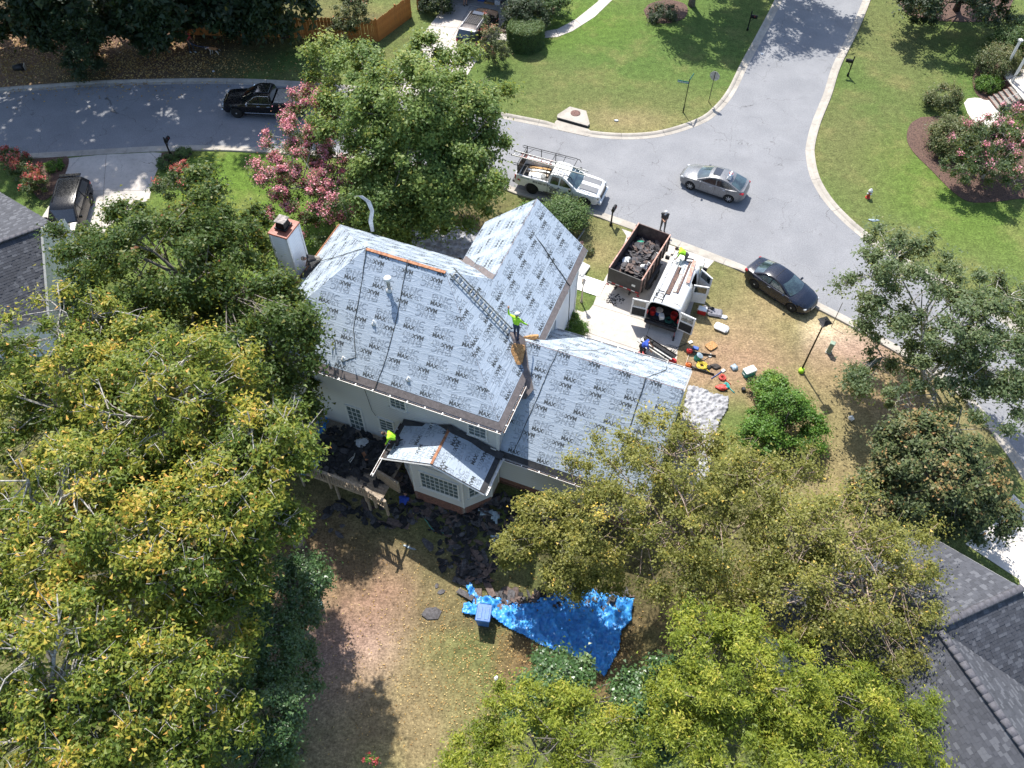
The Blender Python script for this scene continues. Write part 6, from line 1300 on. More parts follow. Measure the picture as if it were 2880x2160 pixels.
# ---- dump trailer
tr = empty('dump_trailer', (0, 0, 0), 0, 'high sided dump trailer filled with torn roofing on the driveway', 'trailer')
mat('trailer_rust', (0.155, 0.1, 0.085), 0.8, var=0.25, scale=4, bmp=0.2, col2=(0.075, 0.048, 0.042)); mat('trailer_black', (0.022, 0.022, 0.025), 0.5, var=0.3, scale=3)
Lt, Wt, z0, z1 = 4.32, 2.14, .78, 1.98
for y in (-1, 1):
    b = MB(); b.box((0, y * (Wt / 2 - .03), (z0 + z1) / 2), (Lt, .05, z1 - z0)); b.build('side_wall', 'trailer_rust', tr)
    b = MB(); b.cbox((0, y * (Wt / 2 - .03), z1), (Lt, .08, .06), .01); b.build('top_rail', 'rust_paint', tr)
    for k in range(7): b = MB(); b.box((-Lt / 2 + .25 + k * .64, y * (Wt / 2 + .03), (z0 + z1) / 2), (.07, .07, z1 - z0)); b.build('stake_post', 'trailer_black', tr)
    b = MB(); b.add([(-1.35, y * 1.08, .5), (-1.35, y * 1.3, .5), (-1.1, y * 1.3, .84), (-1.1, y * 1.08, .84), (.75, y * 1.08, .84), (.75, y * 1.3, .84), (1.0, y * 1.3, .5), (1.0, y * 1.08, .5)], [(0, 1, 2, 3), (3, 2, 5, 4), (4, 5, 6, 7)]); b.build('mudguard', 'trailer_black', tr)
b = MB(); b.box((Lt / 2 - .03, 0, (z0 + z1) / 2), (.05, Wt - .1, z1 - z0)); b.build('front_wall', 'trailer_rust', tr)
b = MB(); b.box((-Lt / 2 + .03, 0, (z0 + z1) / 2), (.06, Wt - .1, z1 - z0 - .04)); tg = b.build('tailgate', 'trailer_black', tr)
for k in range(8): b = MB(); b.box((-Lt / 2 - .008, -Wt / 2 + .2 + k * .25, z0 + .1), (.012, .24, .06)); b.build('reflector', ('decal_red', 'plate_white')[k % 2], tg)
b = MB(); b.box((-Lt / 2 - .008, -.6, z0 + .55), (.012, .22, .16)); b.build('number_plate', 'plate_white', tg)
b = MB(); b.box((0, 0, z0 - .03), (Lt, Wt - .1, .08)); b.build('bed_floor', 'trailer_rust', tr)
b = MB(); b.box((.4, -.45, .6), (Lt + 1.0, .1, .18)); b.box((.4, .45, .6), (Lt + 1.0, .1, .18)); b.tube([(2.7, .45, .6), (3.7, 0, .55)], .05, 6); b.tube([(2.7, -.45, .6), (3.7, 0, .55)], .05, 6); b.build('chassis', 'trailer_black', tr)
for y in (-1, 1): blk('tail_light', 'red_lens', tr, (-Lt / 2 - .02, y * .98, .64), (.05, .16, .1), .01)
wheels(tr, (.25, -.6), .37, .22, 1.27, 5, 'galvanised')
an_t = R(61.5); c4 = sum(((at(*q, z1)) for q in ((1712, 753), (1806, 791), (1797.6, 625), (1885.5, 663))), Vector((0, 0, 0))) / 4; tr.location = (c4.x, c4.y, .02); tr.rotation_euler = (0, 0, an_t)
tm = Matrix.Translation(tr.location) @ Matrix.Rotation(an_t, 4, 'Z')
# ---------------------------------------------------------------- neighbouring houses
def shingle_material():
    m, nt, b = new_mat('roof_shingle')
    a = nt.nodes.new('ShaderNodeAttribute'); a.attribute_name = 'tone'; v = coords(nt, 'World')
    cr = nt.nodes.new('ShaderNodeValToRGB'); el = cr.color_ramp.elements; el.new(.5)
    for e, (p, c) in zip(el, [(0, (.04, .043, .052)), (.6, (.07, .074, .088)), (1, (.125, .13, .146))]): e.position = p; e.color = (*c, 1)
    nt.links.new(a.outputs['Fac'], cr.inputs[0]); g = noise(nt, v, 60, 3, .8)
    c = mixcol(nt, maprange(nt, g, .3, .7, 0, .4), cr.outputs[0], (.03, .03, .035)); nt.links.new(c, b.inputs['Base Color']); b.inputs['Roughness'].default_value = .85; bump(nt, b, g, .5, .006)
    a.attribute_name = 'tone'
shingle_material(); mat('ridge_cap', (0.1, 0.098, 0.112), .85, var=.15, scale=9, bmp=.4, coord='World')
def shingle_geo(w, tone):
    me = MB().add([(0, 0, .004), (w, 0, .004), (w, .2, .002), (0, .2, .002), (0, 0, .014), (w, 0, .014), (w, .2, .005), (0, .2, .005)], [(4, 5, 6, 7), (0, 1, 5, 4), (1, 2, 6, 5), (3, 0, 4, 7)]).mesh('shingle', 'roof_shingle')
    a = me.attributes.new('tone', 'FLOAT', 'FACE'); a.data.foreach_set('value', [tone] * 4); return me
SHV = [shingle_geo(w, t_) for w in (.24, .17) for t_ in (.15, .35, .5, .6, .9)]
def shingle_roof(parent, pts, budget, seed, keep=None, thick=.18):
    """pts: world polygon of a roof slope, first two points along the eave; laid with overlapping tabs"""
    rnd = random.Random(seed); P = [Vector(p) for p in pts]; N = (P[1] - P[0]).cross(P[2] - P[0]).normalized(); N = -N if N.z < 0 else N
    S = Vector((0, 0, 1)).cross(N).normalized(); T = N.cross(S).normalized()
    if T.z < 0: S, T = -S, -T
    O = P[0]; st = [((p - O).dot(S), (p - O).dot(T)) for p in P]
    inv = parent.matrix_basis.inverted(); rm = Matrix((S, T, N)).transposed()
    b = MB(); n = len(P); f = list(range(n)); low = [p - N * thick for p in P]
    tri = tessellate_polygon([[Vector((x, y, 0)) for x, y in st]])
    b.add([inv @ p for p in P] + [inv @ p for p in low], [tuple(t) for t in tri] + [tuple(i + n for i in t)[::-1] for t in tri] + [(i, (i + 1) % n, (i + 1) % n + n, i + n) for i in range(n)]); o = b.build('roof_slope', 'roof_shingle', parent)
    o.data.attributes.new('tone', 'FLOAT', 'FACE').data.foreach_set('value', [.4] * len(o.data.polygons))
    cand = []; y = min(q[1] for q in st); ymax = max(q[1] for q in st); row = 0; x0 = min(q[0] for q in st); x1 = max(q[0] for q in st)
    while y < ymax - .05:
        x = x0 - rnd.uniform(0, .3)
        while x < x1:
            k = rnd.randrange(10); w = .24 if k < 5 else .17
            if inside(st, x + .02, y + .07) and inside(st, x + w - .02, y + .07) and inside(st, x + w / 2, min(y + .17, ymax)): cand.append((x, y, k))
            x += w + .004 + (rnd.uniform(.0, .25) if rnd.random() < .35 else 0)
        y += .142; row += 1
    def prio(c):
        p = O + S * c[0] + T * c[1]; return keep(p) if keep else p.length
    cand.sort(key=prio); q0 = (parent.matrix_basis.to_3x3().inverted() @ rm).to_euler()
    for c in cand[:budget]: inst('shingle', SHV[c[2]], o, inv @ (O + S * c[0] + T * c[1]), q0)
    vs, fs, tn = [], [], []
    for c in cand[budget:]:
        w = .24 if c[2] < 5 else .17; tone = (.15, .35, .5, .6, .9)[c[2] % 5]; o0 = len(vs)
        for (a, d, h) in [(0, 0, .004), (w, 0, .004), (w, .2, .002), (0, .2, .002), (0, 0, .014), (w, 0, .014), (w, .2, .005), (0, .2, .005)]: vs.append(inv @ (O + S * (c[0] + a) + T * (c[1] + d) + N * h))
        for f in [(4, 5, 6, 7), (0, 1, 5, 4), (1, 2, 6, 5), (3, 0, 4, 7)]: fs.append(tuple(i + o0 for i in f)); tn.append(tone)
    if fs:
        me = bpy.data.meshes.new('shingle_field'); me.from_pydata(vs, [], fs); me.materials.append(MATS['roof_shingle']); me.attributes.new('tone', 'FLOAT', 'FACE').data.foreach_set('value', tn); tag(inst('shingle_field', me, o), kind='stuff')
    return o
def ridge_cap(parent, a, e, r_=.13, m='ridge_cap'):
    inv = parent.matrix_basis.inverted(); a, e = inv @ Vector(a), inv @ Vector(e); L = (e - a).length; n = max(2, int(L / .3))
    for k in range(n): b = MB(); b.tube([a.lerp(e, k / n), a.lerp(e, (k + 1.12) / n)], [r_ * 1.02, r_ * .99], 8, flat=.5); b.build('ridge_cap', m, parent)
# right hand neighbour, bottom right
J = Vector((16.45, 11.15, 6.1)); aa = R(22.5); A_ = Vector((math.cos(aa), math.sin(aa), 0)); B_ = Vector((-math.sin(aa), math.cos(aa), 0)); DZ = .72
nr = empty('neighbour_house', (J.x, J.y, 0), 0, 'house with dark shingle roof and crossing ridges, bottom right', 'house')
def q3(a, b): return J + A_ * a + B_ * b - Vector((0, 0, DZ * max(0, min(abs(b) if a > -abs(b) or True else 0, 9))))
def qa(a, b, dz): return J + A_ * a + B_ * b - Vector((0, 0, dz))
E_ = 4.6; GE = 4.15
near_cam = lambda p: (p - Vector((19.5, 10, 5))).length
shingle_roof(nr, [qa(GE, E_, E_ * DZ), qa(-E_, E_, E_ * DZ), qa(0, 0, 0), qa(GE, 0, 0)], 90, 1, near_cam)
shingle_roof(nr, [qa(-E_, E_, E_ * DZ), qa(-E_, -9, E_ * DZ), qa(0, -9, 0), qa(0, 0, 0)], 80, 2, near_cam)
shingle_roof(nr, [qa(E_, -9, E_ * DZ), qa(E_, -E_, E_ * DZ), qa(0, 0, 0), qa(0, -9, 0)], 50, 3, near_cam)
shingle_roof(nr, [qa(GE, -GE, GE * DZ), qa(GE, -GE - .02, GE * DZ + .01), qa(GE, 0, 0), qa(0, 0, 0)][0:1] + [qa(GE, 0, 0), qa(0, 0, 0)], 0, 4, near_cam) if False else None
def slope_cam(): # slope of the upper ridge facing the camera, between ridge, right verge and valley
    return [qa(GE - .0, -GE, GE * DZ), qa(GE + .01, -GE, GE * DZ), qa(GE, 0, 0), qa(0, 0, 0)]
s_ = [qa(GE - .2, -GE + .2, (GE - .2) * DZ), qa(GE, -GE + .2, (GE - .2) * DZ), qa(GE, 0, 0), qa(0, 0, 0)]
shingle_roof(nr, s_, 75, 4, near_cam)
ridge_cap(nr, qa(.1, 0, -.02), qa(GE, 0, -.02), .16); ridge_cap(nr, qa(0, -.2, -.02), qa(0, -6.2, -.02), .16); ridge_cap(nr, qa(0, 0, 0), qa(-E_, E_, E_ * DZ), .12)
wl_ = [(-E_ + .35, E_ - .35), (GE - .3, E_ - .35), (GE - .3, -4.2), (E_ - .35, -4.4), (E_ - .35, -9.2), (-E_ + .35, -9.2)]
b = MB(); b.prism([((A_ * x + B_ * y).x, (A_ * x + B_ * y).y) for x, y in wl_], 0, J.z - E_ * DZ - .1); b.build('wall', 'siding', nr)
b = MB(); v3 = [nr.matrix_basis.inverted() @ qa(GE - .3, y, d) for y, d in ((E_ - .4, E_ * DZ), (-E_ + .4, E_ * DZ), (0, .25))]; b.add(v3, [(0, 1, 2)]); b.build('gable', 'siding', nr)
for y0, y1 in ((0, E_), (0, -GE)): b = MB(); i_ = nr.matrix_basis.inverted(); b.tube([i_ @ qa(GE + .02, y0, .1), i_ @ qa(GE + .02, y1, abs(y1) * DZ + .1)], .07, 4, smooth=False); b.build('verge_board', 'white_trim', nr)
# left neighbour
nl = empty('neighbour_house', (-27, 31, 0), 0, 'house with grey shingle roof and white siding gable, left picture edge', 'house')
def plane_hit(px, py, p0, n): o_ = Vector((0, 0, CAM_H)); d = at(px, py, 0) - o_; return o_ + d * ((p0 - o_).dot(n) / d.dot(n))
A3, B3, D3 = at(-60, 702, 6.0), at(112, 640, 6.0), at(0, 540, 4.3); nN = (B3 - A3).cross(D3 - A3).normalized()
C3 = plane_hit(140, 622, A3, nN); E3 = plane_hit(-140, 470, A3, nN); G3 = at(-200, 752, 6.0)
shingle_roof(nl, [E3, D3, C3, B3, A3, G3], 150, 5, lambda p: (p - B3).length)
F4 = at(132, 893, 3.2); n4 = (B3 - A3).cross(F4 - B3).normalized(); H4 = plane_hit(-60, 960, A3, n4)
shingle_roof(nl, [H4, F4, B3, A3], 120, 6, lambda p: (p - B3).length)
ridge_cap(nl, A3 + Vector((0, 0, .03)), B3 + Vector((0, 0, .03)), .14)
d4 = (F4 - B3); d4.z = 0; L4 = d4.length; d4.normalize(); out4 = Vector((-d4.y, d4.x, 0)); out4 = out4 if out4.x > 0 else -out4
w0 = B3 - out4 * .35; w1 = F4 - out4 * .35; il = nl.matrix_basis.inverted(); up4 = B3 - d4 * 3.2; up4.z = 3.6; up4 -= out4 * .35
b = MB(); lf = -out4 * 5; pr_ = [w1, w0, up4]; v8 = [Vector((p.x, p.y, 0)) for p in pr_] + [Vector((p.x, p.y, p.z - .15)) for p in pr_]; v8 += [v + lf for v in v8]
b.add([il @ v for v in v8], [(0, 1, 4, 3), (1, 2, 5, 4), (6, 9, 10, 7), (7, 10, 11, 8), (0, 3, 9, 6), (2, 8, 11, 5)]); b.build('wall', 'white_siding', nl)
an4 = math.atan2(-d4.y, -d4.x) if out4.cross(-d4).z > 0 else math.atan2(d4.y, d4.x); z = .3
tot = (w1 - up4).length
while z < 5.6:
    # board runs between the two roof slopes at this height
    sA = 0 if z < 3.1 else (z - 3.1) / (5.85 - 3.1) * L4; sB = L4 + 3.2 if z < 3.5 else L4 + 3.2 - (z - 3.5) / (5.85 - 3.5) * 3.2
    if sB - sA > .15:
        dirn = -d4; st0 = Vector((w1.x, w1.y, 0)) + dirn * sA; aN = math.atan2(dirn.y, dirn.x); rgt = Vector((dirn.y, -dirn.x, 0))
        p0 = st0 if rgt.dot(out4) > 0 else st0 + dirn * (sB - sA); a_ = aN if rgt.dot(out4) > 0 else aN + math.pi
        inst('siding_board', PLK_ME['white_siding'], nl, il @ Vector((p0.x + out4.x * .004, p0.y + out4.y * .004, z)), (0, 0, a_), (sB - sA, 1, .19))
    z += .178
b = MB(); b.tube([il @ (B3 + out4 * .02 - Vector((0, 0, .1))), il @ (F4 + out4 * .02 - Vector((0, 0, .1)))], .08, 4, smooth=False); b.build('verge_board', 'white_trim', nl)
b = MB(); b.tube([il @ (B3 + out4 * .02 - Vector((0, 0, .1))), il @ (C3 + out4 * .02 - Vector((0, 0, .1)))], .08, 4, smooth=False); b.build('verge_board', 'white_trim', nl)
# top neighbour: brick garage, door open
g0_ = at(1427, 40); ga = R(-18.5); GA, GB = Vector((math.cos(ga), math.sin(ga), 0)), Vector((-math.sin(ga), math.cos(ga), 0))
nt_ = empty('brick_house', g0_, ga, 'brick house with open garage at the head of the top driveway', 'house')
def wall_box(c, d, m='brick', nm='wall'): b = MB(); b.box(c, d); return b.build(nm, m, nt_)
wall_box((.35, .15, 1.6), (.7, .3, 3.2)); wall_box((-5.7, .15, 1.6), (.9, .3, 3.2)); wall_box((-2.6, .15, 2.75), (5.3, .3, .9)); wall_box((.55, 3.6, 1.6), (.3, 6.6, 3.2)); wall_box((-6, 3.6, 1.6), (.3, 6.6, 3.2)); wall_box((-2.7, 6.9, 1.6), (6.8, .3, 3.2))
wall_box((-2.7, 3.5, .03), (6.2, 6.6, .05), 'concrete', 'garage_floor'); wall_box((.02, .0, 1.6), (.12, .1, 3.2), 'white_trim', 'door_frame'); wall_box((-.0, .55, .9), (.3, .3, 1.7), 'red_plastic', 'red_cabinet')
b = MB(); b.add([(-6.6, -.5, 3.2), (1.2, -.5, 3.2), (1.2, 7.5, 3.2), (-6.6, 7.5, 3.2), (-3.6, 3.5, 5.6), (-1.8, 3.5, 5.6)], [(0, 1, 5, 4), (1, 2, 5), (2, 3, 4, 5), (3, 0, 4), (3, 2, 1, 0)]); o = b.build('roof', 'roof_shingle', nt_); o.data.attributes.new('tone', 'FLOAT', 'FACE').data.foreach_set('value', [.35] * 5)
for r_ in range(6):
    for k in range(2): inst('brick', BR_ME, nt_, (.06 + .22 * k + (.1 if r_ % 2 else 0), 0, .02 + r_ * .073))
for k, (x, y, d, m_) in enumerate(((-1.9, .9, (.9, .25, .1), 'osb'), (-1.2, 1.1, (.5, .4, .35), 'white_plastic'), (-2.7, 1.2, (.6, .5, .4), 'blue_plastic'), (-.55, .5, (.16, .16, .5), 'pale_board'))):
    tag(MB().cbox((0, 0, d[2] / 2), d, .03).build('garage_box', m_, None, g0_ + GA * x + GB * y + Vector((0, 0, .06)), (0, 0, ga + .1 * k)), ('tan board on the floor of the open brick garage', 'white box in the open brick garage', 'blue box deeper in the open brick garage', 'pale upright box at the right side of the open garage')[k], 'box')
# right neighbour: brick steps and porch
p0 = at(2788, 290); pa = R(8); PAx, PBx = Vector((math.cos(pa), math.sin(pa), 0)), Vector((-math.sin(pa), math.cos(pa), 0))
po = empty('porch_house', p0, pa, 'house with brick porch steps and white railing at the right picture edge', 'house')
for k in range(5):
    b = MB(); b.box((.16 + .3 * k, -.15, .085 + .085 * k), (.3, 1.5, .17 + .17 * k)); st = b.build('step', 'mortar', po)
    for j in range(7): inst('brick', BR_ME, st, (.03 + .3 * k, -.8 + j * .2, .115 + .17 * k), (0, 0, R(90)), (.95, 5.4, .9))
b = MB(); b.box((3.6, 0, .45), (4.2, 5.0, .9)); b.build('porch_base', 'brick', po); b = MB(); b.box((3.6, 0, .93), (4.3, 5.1, .06)); b.build('porch_floor', 'pale_concrete', po)
b = MB(); b.box((5.8, 1.5, 2.2), (.3, 9, 4.4)); b.build('wall', 'brick', po)
b = MB(); b.prism([(1.3, -2.8), (6.2, -2.8), (6.2, 4.2), (1.3, 4.2)], 3.6, 3.75); b.add([(1.3, -2.8, 3.75), (6.2, -2.8, 3.75), (6.2, 4.2, 3.75), (1.3, 4.2, 3.75), (6.2, -2.8, 5), (6.2, 4.2, 5)], [(0, 1, 4), (2, 3, 5), (3, 0, 4, 5)]); b.location = None; rfo = b.build('porch_roof', 'roof_shingle', po); rfo.data.attributes.new('tone', 'FLOAT', 'FACE').data.foreach_set('value', [.35] * len(rfo.data.polygons))
rfo.location = (1.9, 0, 0)
for y in (1.0, 2.3, -1.3): b = MB(); b.cbox((1.62, y, 2.25), (.16, .16, 2.7), .02); b.box((1.62, y, 3.5), (.26, .26, .12)); b.build('porch_post', 'white_trim', po)
for y in (.66, -.96):
    b = MB(); b.tube([(.05, y, .95), (1.5, y, 1.85)], .022, 6); b.tube([(.05, y, 0.1), (.05, y, .95)], .018, 6); b.build('hand_rail', 'black_metal' if y > 0 else 'white_trim', po)
    for k in range(7): b = MB(); b.tube([(.2 + .2 * k, y, .25 + .12 * k), (.2 + .2 * k, y, 1.03 + .125 * k)], .012, 5); b.build('baluster', 'white_trim' if y < 0 else 'black_metal', po)
# ---------------------------------------------------------------- fence
mat('fence_wood', (0.42, 0.17, 0.035), .75, var=.2, scale=5, bmp=.3, col2=(.28, .1, .02), stretch=(6, 6, 1))
fe = empty('wooden_fence', at(1060, 118), 0, 'orange stained picket fence behind the wood, turning up beside the top driveway', 'fence')
FP = [MB().add([(-.066, -.01, 0), (.066, -.01, 0), (.066, -.01, h - .05), (.03, -.01, h), (-.03, -.01, h), (-.066, -.01, h - .05), (-.066, .01, 0), (.066, .01, 0), (.066, .01, h - .05), (.03, .01, h), (-.03, .01, h), (-.066, .01, h - .05)], [(0, 1, 2, 3, 4, 5), (11, 10, 9, 8, 7, 6), (0, 6, 7, 1), (1, 7, 8, 2), (2, 8, 9, 3), (3, 9, 10, 4), (4, 10, 11, 5), (5, 11, 6, 0)]).mesh('picket', 'fence_wood') for h in (1.8, 1.83, 1.86)]
def fence_run(p, q, step=.142):
    a, e = at(*p) - fe.location, at(*q) - fe.location; d = e - a; L = d.length; d.normalize(); an = math.atan2(d.y, d.x); n = Vector((-d.y, d.x, 0)); k = int(L / step)
    for i in range(k): inst('picket', random.choice(FP), fe, a + d * (i + .5) * step + n * random.uniform(-.004, .004), (0, random.uniform(-.01, .01), an))
    for z in (.35, 1.45): b = MB(); b.box((a + e) / 2 + n * .04 + Vector((0, 0, z)), (L, .05, .09), an); b.build('fence_rail', 'fence_wood', fe)
    for i in range(int(L / 2.4) + 1): b = MB(); b.box(a + d * i * 2.4 + n * .08 + Vector((0, 0, .95)), (.1, .1, 1.95), an); b.build('fence_post', 'fence_wood', fe)
fence_run((480, 96), (780, 104)); fence_run((780, 104), (1066, 117)); fence_run((1066, 117), (1160, 46)); fence_run((1178, 28), (1196, 12))
# ---------------------------------------------------------------- street furniture
mat('sign_back', (.5, .51, .53), .4, .4, var=.15); mat('sign_green', (.01, .2, .15), .5, var=.1); mat('hydrant_red', (.5, .05, .03), .45, var=.2); mat('hydrant_white', (.75, .75, .73), .45); mat('green_metal', (.27, .36, .27), .6, var=.15); mat('post_metal', (.11, .1, .08), .6, .4, var=.2)
def mailbox(label, px, py, rz, h=1.25, up=.35, lean=0, m='black_metal'):
    o = empty('mailbox', at(px, py), rz, label, 'mailbox', 'black mailboxes along the kerbs'); o.rotation_euler = (lean, 0, rz)
    b = MB(); b.cbox((0, 0, (h + up) / 2), (.09, .09, h + up), .012); b.lathe([(.05, h + up), (.06, h + up + .03), (.03, h + up + .08), (.005, h + up + .1)], 8); b.box((0, 0, .1), (.16, .16, .2)); b.build('post', m, o)
    b = MB(); b.box((.24, 0, h - .12), (.5, .05, .05)); b.tube([(.03, 0, h - .42), (.3, 0, h - .14)], .02, 5); b.build('bracket', m, o)
    prof = [(-.1, 0), (-.1, .12)] + [(-.1 * math.cos(a), .12 + .1 * math.sin(a)) for a in np.linspace(.25, math.pi - .25, 7)] + [(.1, .12), (.1, 0)]
    b = MB(); n = len(prof); b.add([(.0, y, h - .08 + z) for y, z in prof] + [(.52, y, h - .08 + z) for y, z in prof], [(i, i + 1, n + i + 1, n + i) for i in range(n - 1)] + [tuple(range(n))[::-1], tuple(range(n, 2 * n)), (0, n, 2 * n - 1, n - 1)]); b.build('box', m, o)
    b = MB(); b.box((.3, -.11, h + .08), (.03, .01, .14)); b.build('flag', 'decal_red', o); return o
mailbox('black mailbox by the left driveway, leaning over the shaded street', 480, 436, R(80), 1.1, .3); mailbox('black mailbox on the lawn strip between the white pickup and the dump trailer', 1718, 633, R(65), 1.2, .25)
mailbox('black mailbox on the right lawn beside the side street', 2384, 213, R(160), 1.2, .35); mailbox('black mailbox in the shade at the top of the side street', 2102, 85, R(-18), 1.2, .35)
ss = empty('stop_sign', at(1993, 287), R(62), 'octagonal stop sign seen from its grey back, on the corner lawn', 'sign')
b = MB(); b.box((0, 0, 1.25), (.05, .04, 2.5)); b.build('post', 'post_metal', ss)
b = MB(); pts = [(.38 * math.cos(R(22.5 + 45 * k)), .38 * math.sin(R(22.5 + 45 * k))) for k in range(8)]
b.add([(-.03 if False else -.035, y, 2.15 + z) for y, z in pts] + [(-.045, y, 2.15 + z) for y, z in pts], [tuple(range(8)), tuple(range(8, 16))[::-1]] + [(i, i + 8, (i + 1) % 8 + 8, (i + 1) % 8) for i in range(8)], 0); b.build('plate', 'sign_back', ss)
b = MB(); b.add([(.0 + .031 - .0, y * .98, 2.15 + z * .98) for y, z in pts], [tuple(range(8))]); pl = b.build('front_face', 'decal_red', ss); pl.location = (-.078 + .0, 0, 0)
ss.rotation_euler = (0, 0, R(62 + 180))
st = empty('street_sign', at(1921, 316), R(0), 'green street name sign on a black post at the corner lawn', 'sign')
b = MB(); b.tube([(0, 0, 0), (0, 0, .5)], .05, 8); b.tube([(0, 0, .45), (0, 0, 2.75)], .03, 8); b.build('post', 'black_metal', st)
for k, (rz, sgn, z) in enumerate(((R(-16), -1, 2.45), (R(62), 1, 2.68))):
    e = bpy.data.objects.new('name_plate', MB().cbox((sgn * .42, 0, z), (.78, .02, .2), .006).mesh('name_plate', 'sign_green')); link(e, st); e.rotation_euler = (0, 0, rz)
    for sd_ in (-1, 1):
        M4 = Matrix.Translation((sgn * .42, sd_ * .014, z - .05)) @ Matrix.Rotation(math.pi if sd_ > 0 else 0, 4, 'Z') @ Matrix.Rotation(R(90), 4, 'X'); text_obj(('Grandcove Pl', 'Shadow Ct')[k] if k == 0 else 'Pl', .14, 'plate_white', e, M4, bold=.003)
hy = empty('fire_hydrant', at(2440, 556), R(20), 'red fire hydrant with white cap on the right lawn', 'hydrant')
b = MB(); b.lathe([(.17, 0), (.17, .04), (.12, .06), (.105, .1), (.105, .5), (.13, .52), (.13, .55)], 16); b.build('barrel', 'hydrant_red', hy); b = MB(); b.lathe([(.15, .55), (.15, .58), (.12, .66), (.06, .72), (.03, .73), (.03, .78), (.005, .78)], 14); b.build('bonnet', 'hydrant_white', hy)
for d in ((1, 0, 0), (-1, 0, 0), (0, -1, 0)): b = MB(); b.tube([Vector(d) * .08 + Vector((0, 0, .4)), Vector(d) * .19 + Vector((0, 0, .4))], [.06, .055], 10); b.build('outlet', 'hydrant_white', hy)
def lamp_post(label, px, py, h, m='black_metal', head=.2, gm='clear_lens'):
    o = empty('lamp_post', at(px, py), R(20), label, 'lamp post'); b = MB(); b.lathe([(.09, 0), (.085, .1), (.055, .16), (.05, .5), (.04, h - .42), (.06, h - .4), (.04, h - .36)], 12); b.build('post', m, o)
    b = MB(); b.box((0, 0, h - .2), (head * .9, head * .9, .32), taper=1.25); b.build('lantern', gm, o)
    b = MB(); b.box((0, 0, h + .03), (head * 1.9, head * 1.9, .13), taper=.25); b.lathe([(.02, h + .09), (.03, h + .13), (.005, h + .17)], 8); b.build('cap', m, o)
    for s1 in (-1, 1):
        for s2 in (-1, 1): b = MB(); b.tube([(s1 * head * .45, s2 * head * .45, h - .37), (s1 * head * .57, s2 * head * .57, h - .03)], .012, 4); b.build('cage_bar', m, o)
    return o
lamp_post('tall black lamp post with square lantern on the dry front lawn', 2254, 1041, 4.3, head=.3); lp = lamp_post('slim cream lamp post at the bend of the front walk', 1635, 850, 1.95, 'pale_board', .13)
tag(MB().tube([(0, 0, 0), (0, 0, .22)], .16, 7).tube([(.1, .05, 0), (.12, .1, .17)], .1, 6).build('wrapped_bundle', 'hi_vis' if 'hi_vis' in MATS else mat('hi_vis', (.42, .78, .03), .7, var=.15), None, at(2252, 1046)), 'lime safety vest heaped at the foot of the black lamp post', 'vest')
tag(MB().tube([(0, 0, 0), (.25, .5, 1.6)], .02, 6).build('marker_stake', 'post_metal', None, at(2338, 920)), 'thin leaning stake by the kerb near the black lamp post', 'stake')
ub = empty('utility_pedestal', at(2330, 990), R(-30), 'small pale green utility pedestal on the bare patch by the kerb', 'utility box'); b = MB(); b.cbox((0, 0, .4), (.26, .26, .8), .03); b.build('housing', 'green_metal', ub); b = MB(); b.cbox((0, 0, .83), (.29, .29, .07), .025); b.build('cover', 'green_metal', ub); b = MB(); b.box((0, 0, .02), (.34, .34, .05)); b.build('base', 'kerb_concrete', ub)
# storm drain in the far kerb
sdn = empty('storm_drain', at(1614, 345), R(-10), 'concrete storm drain inlet with rusty manhole lid in the far kerb', 'storm drain')
zz = lambda px, py: at(px, py) - sdn.location
b = MB(); b.prism([tuple(zz(*q)[:2]) for q in ((1568, 328), (1602, 306), (1648, 318), (1658, 354), (1652, 360), (1566, 336))], .06, .2); sl = b.build('slab', 'kerb_concrete', sdn); sdn.rotation_euler = (0, 0, 0)
b = MB(); c_ = zz(1618, 325); b.lathe([(.36, .2), (.36, .215), (.3, .22), (.01, .222)], 20, (c_.x, c_.y, 0)); b.build('manhole_lid', mat('rusty_iron', (.2, .11, .09), .8, .3, var=.25, scale=9), sdn)
b = MB(); b.add([zz(1570, 338) + Vector((0, -.02, .02)), zz(1652, 361) + Vector((0, -.02, .02)), zz(1652, 361) + Vector((0, -.02, .16)), zz(1570, 338) + Vector((0, -.02, .16))], [(0, 1, 2, 3)]); b.build('inlet_mouth', 'interior_dark', sdn)
b = MB(); b.prism([tuple(zz(*q)[:2]) for q in ((1560, 345), (1566, 338), (1652, 362), (1672, 376), (1650, 384), (1570, 366))], -.01, .03); b.build('apron', 'kerb_concrete', sdn)
# driveway drain grate and stains
tag(MB().box((0, 0, .024), (.95, .16, .012)).build('drain_grate', 'interior_dark', None, at(1907, 722), (0, 0, R(-20))), 'narrow dark drain slot in the driveway apron', 'grate')
# ---------------------------------------------------------------- people
mat('skin', (0.36, 0.19, 0.12), .55, var=.08); mat('skin_light', (0.5, 0.3, 0.22), .55, var=.08); mat('hair_dark', (.02, .015, .012), .7, var=.2)
mat('cloth_lime', (.40, .82, .03), .8, var=.1, scale=14, bmp=.4); mat('cloth_green', (.16, .62, .09), .8, var=.12, scale=14, bmp=.4); mat('cloth_blue', (.02, .07, .42), .8, var=.15, scale=14, bmp=.4); mat('cloth_black', (.02, .02, .024), .85, var=.2, scale=14, bmp=.4)
mat('cloth_grey', (.12, .115, .115), .85, var=.2, scale=14, bmp=.4); mat('cloth_charcoal', (.05, .052, .056), .85, var=.2, scale=14, bmp=.4); mat('denim', (.035, .055, .11), .85, var=.2, scale=14, bmp=.4); mat('cloth_red', (.52, .06, .06), .85, var=.15, scale=14, bmp=.4); mat('cloth_khaki', (.32, .28, .23), .85, var=.15, scale=14, bmp=.4)
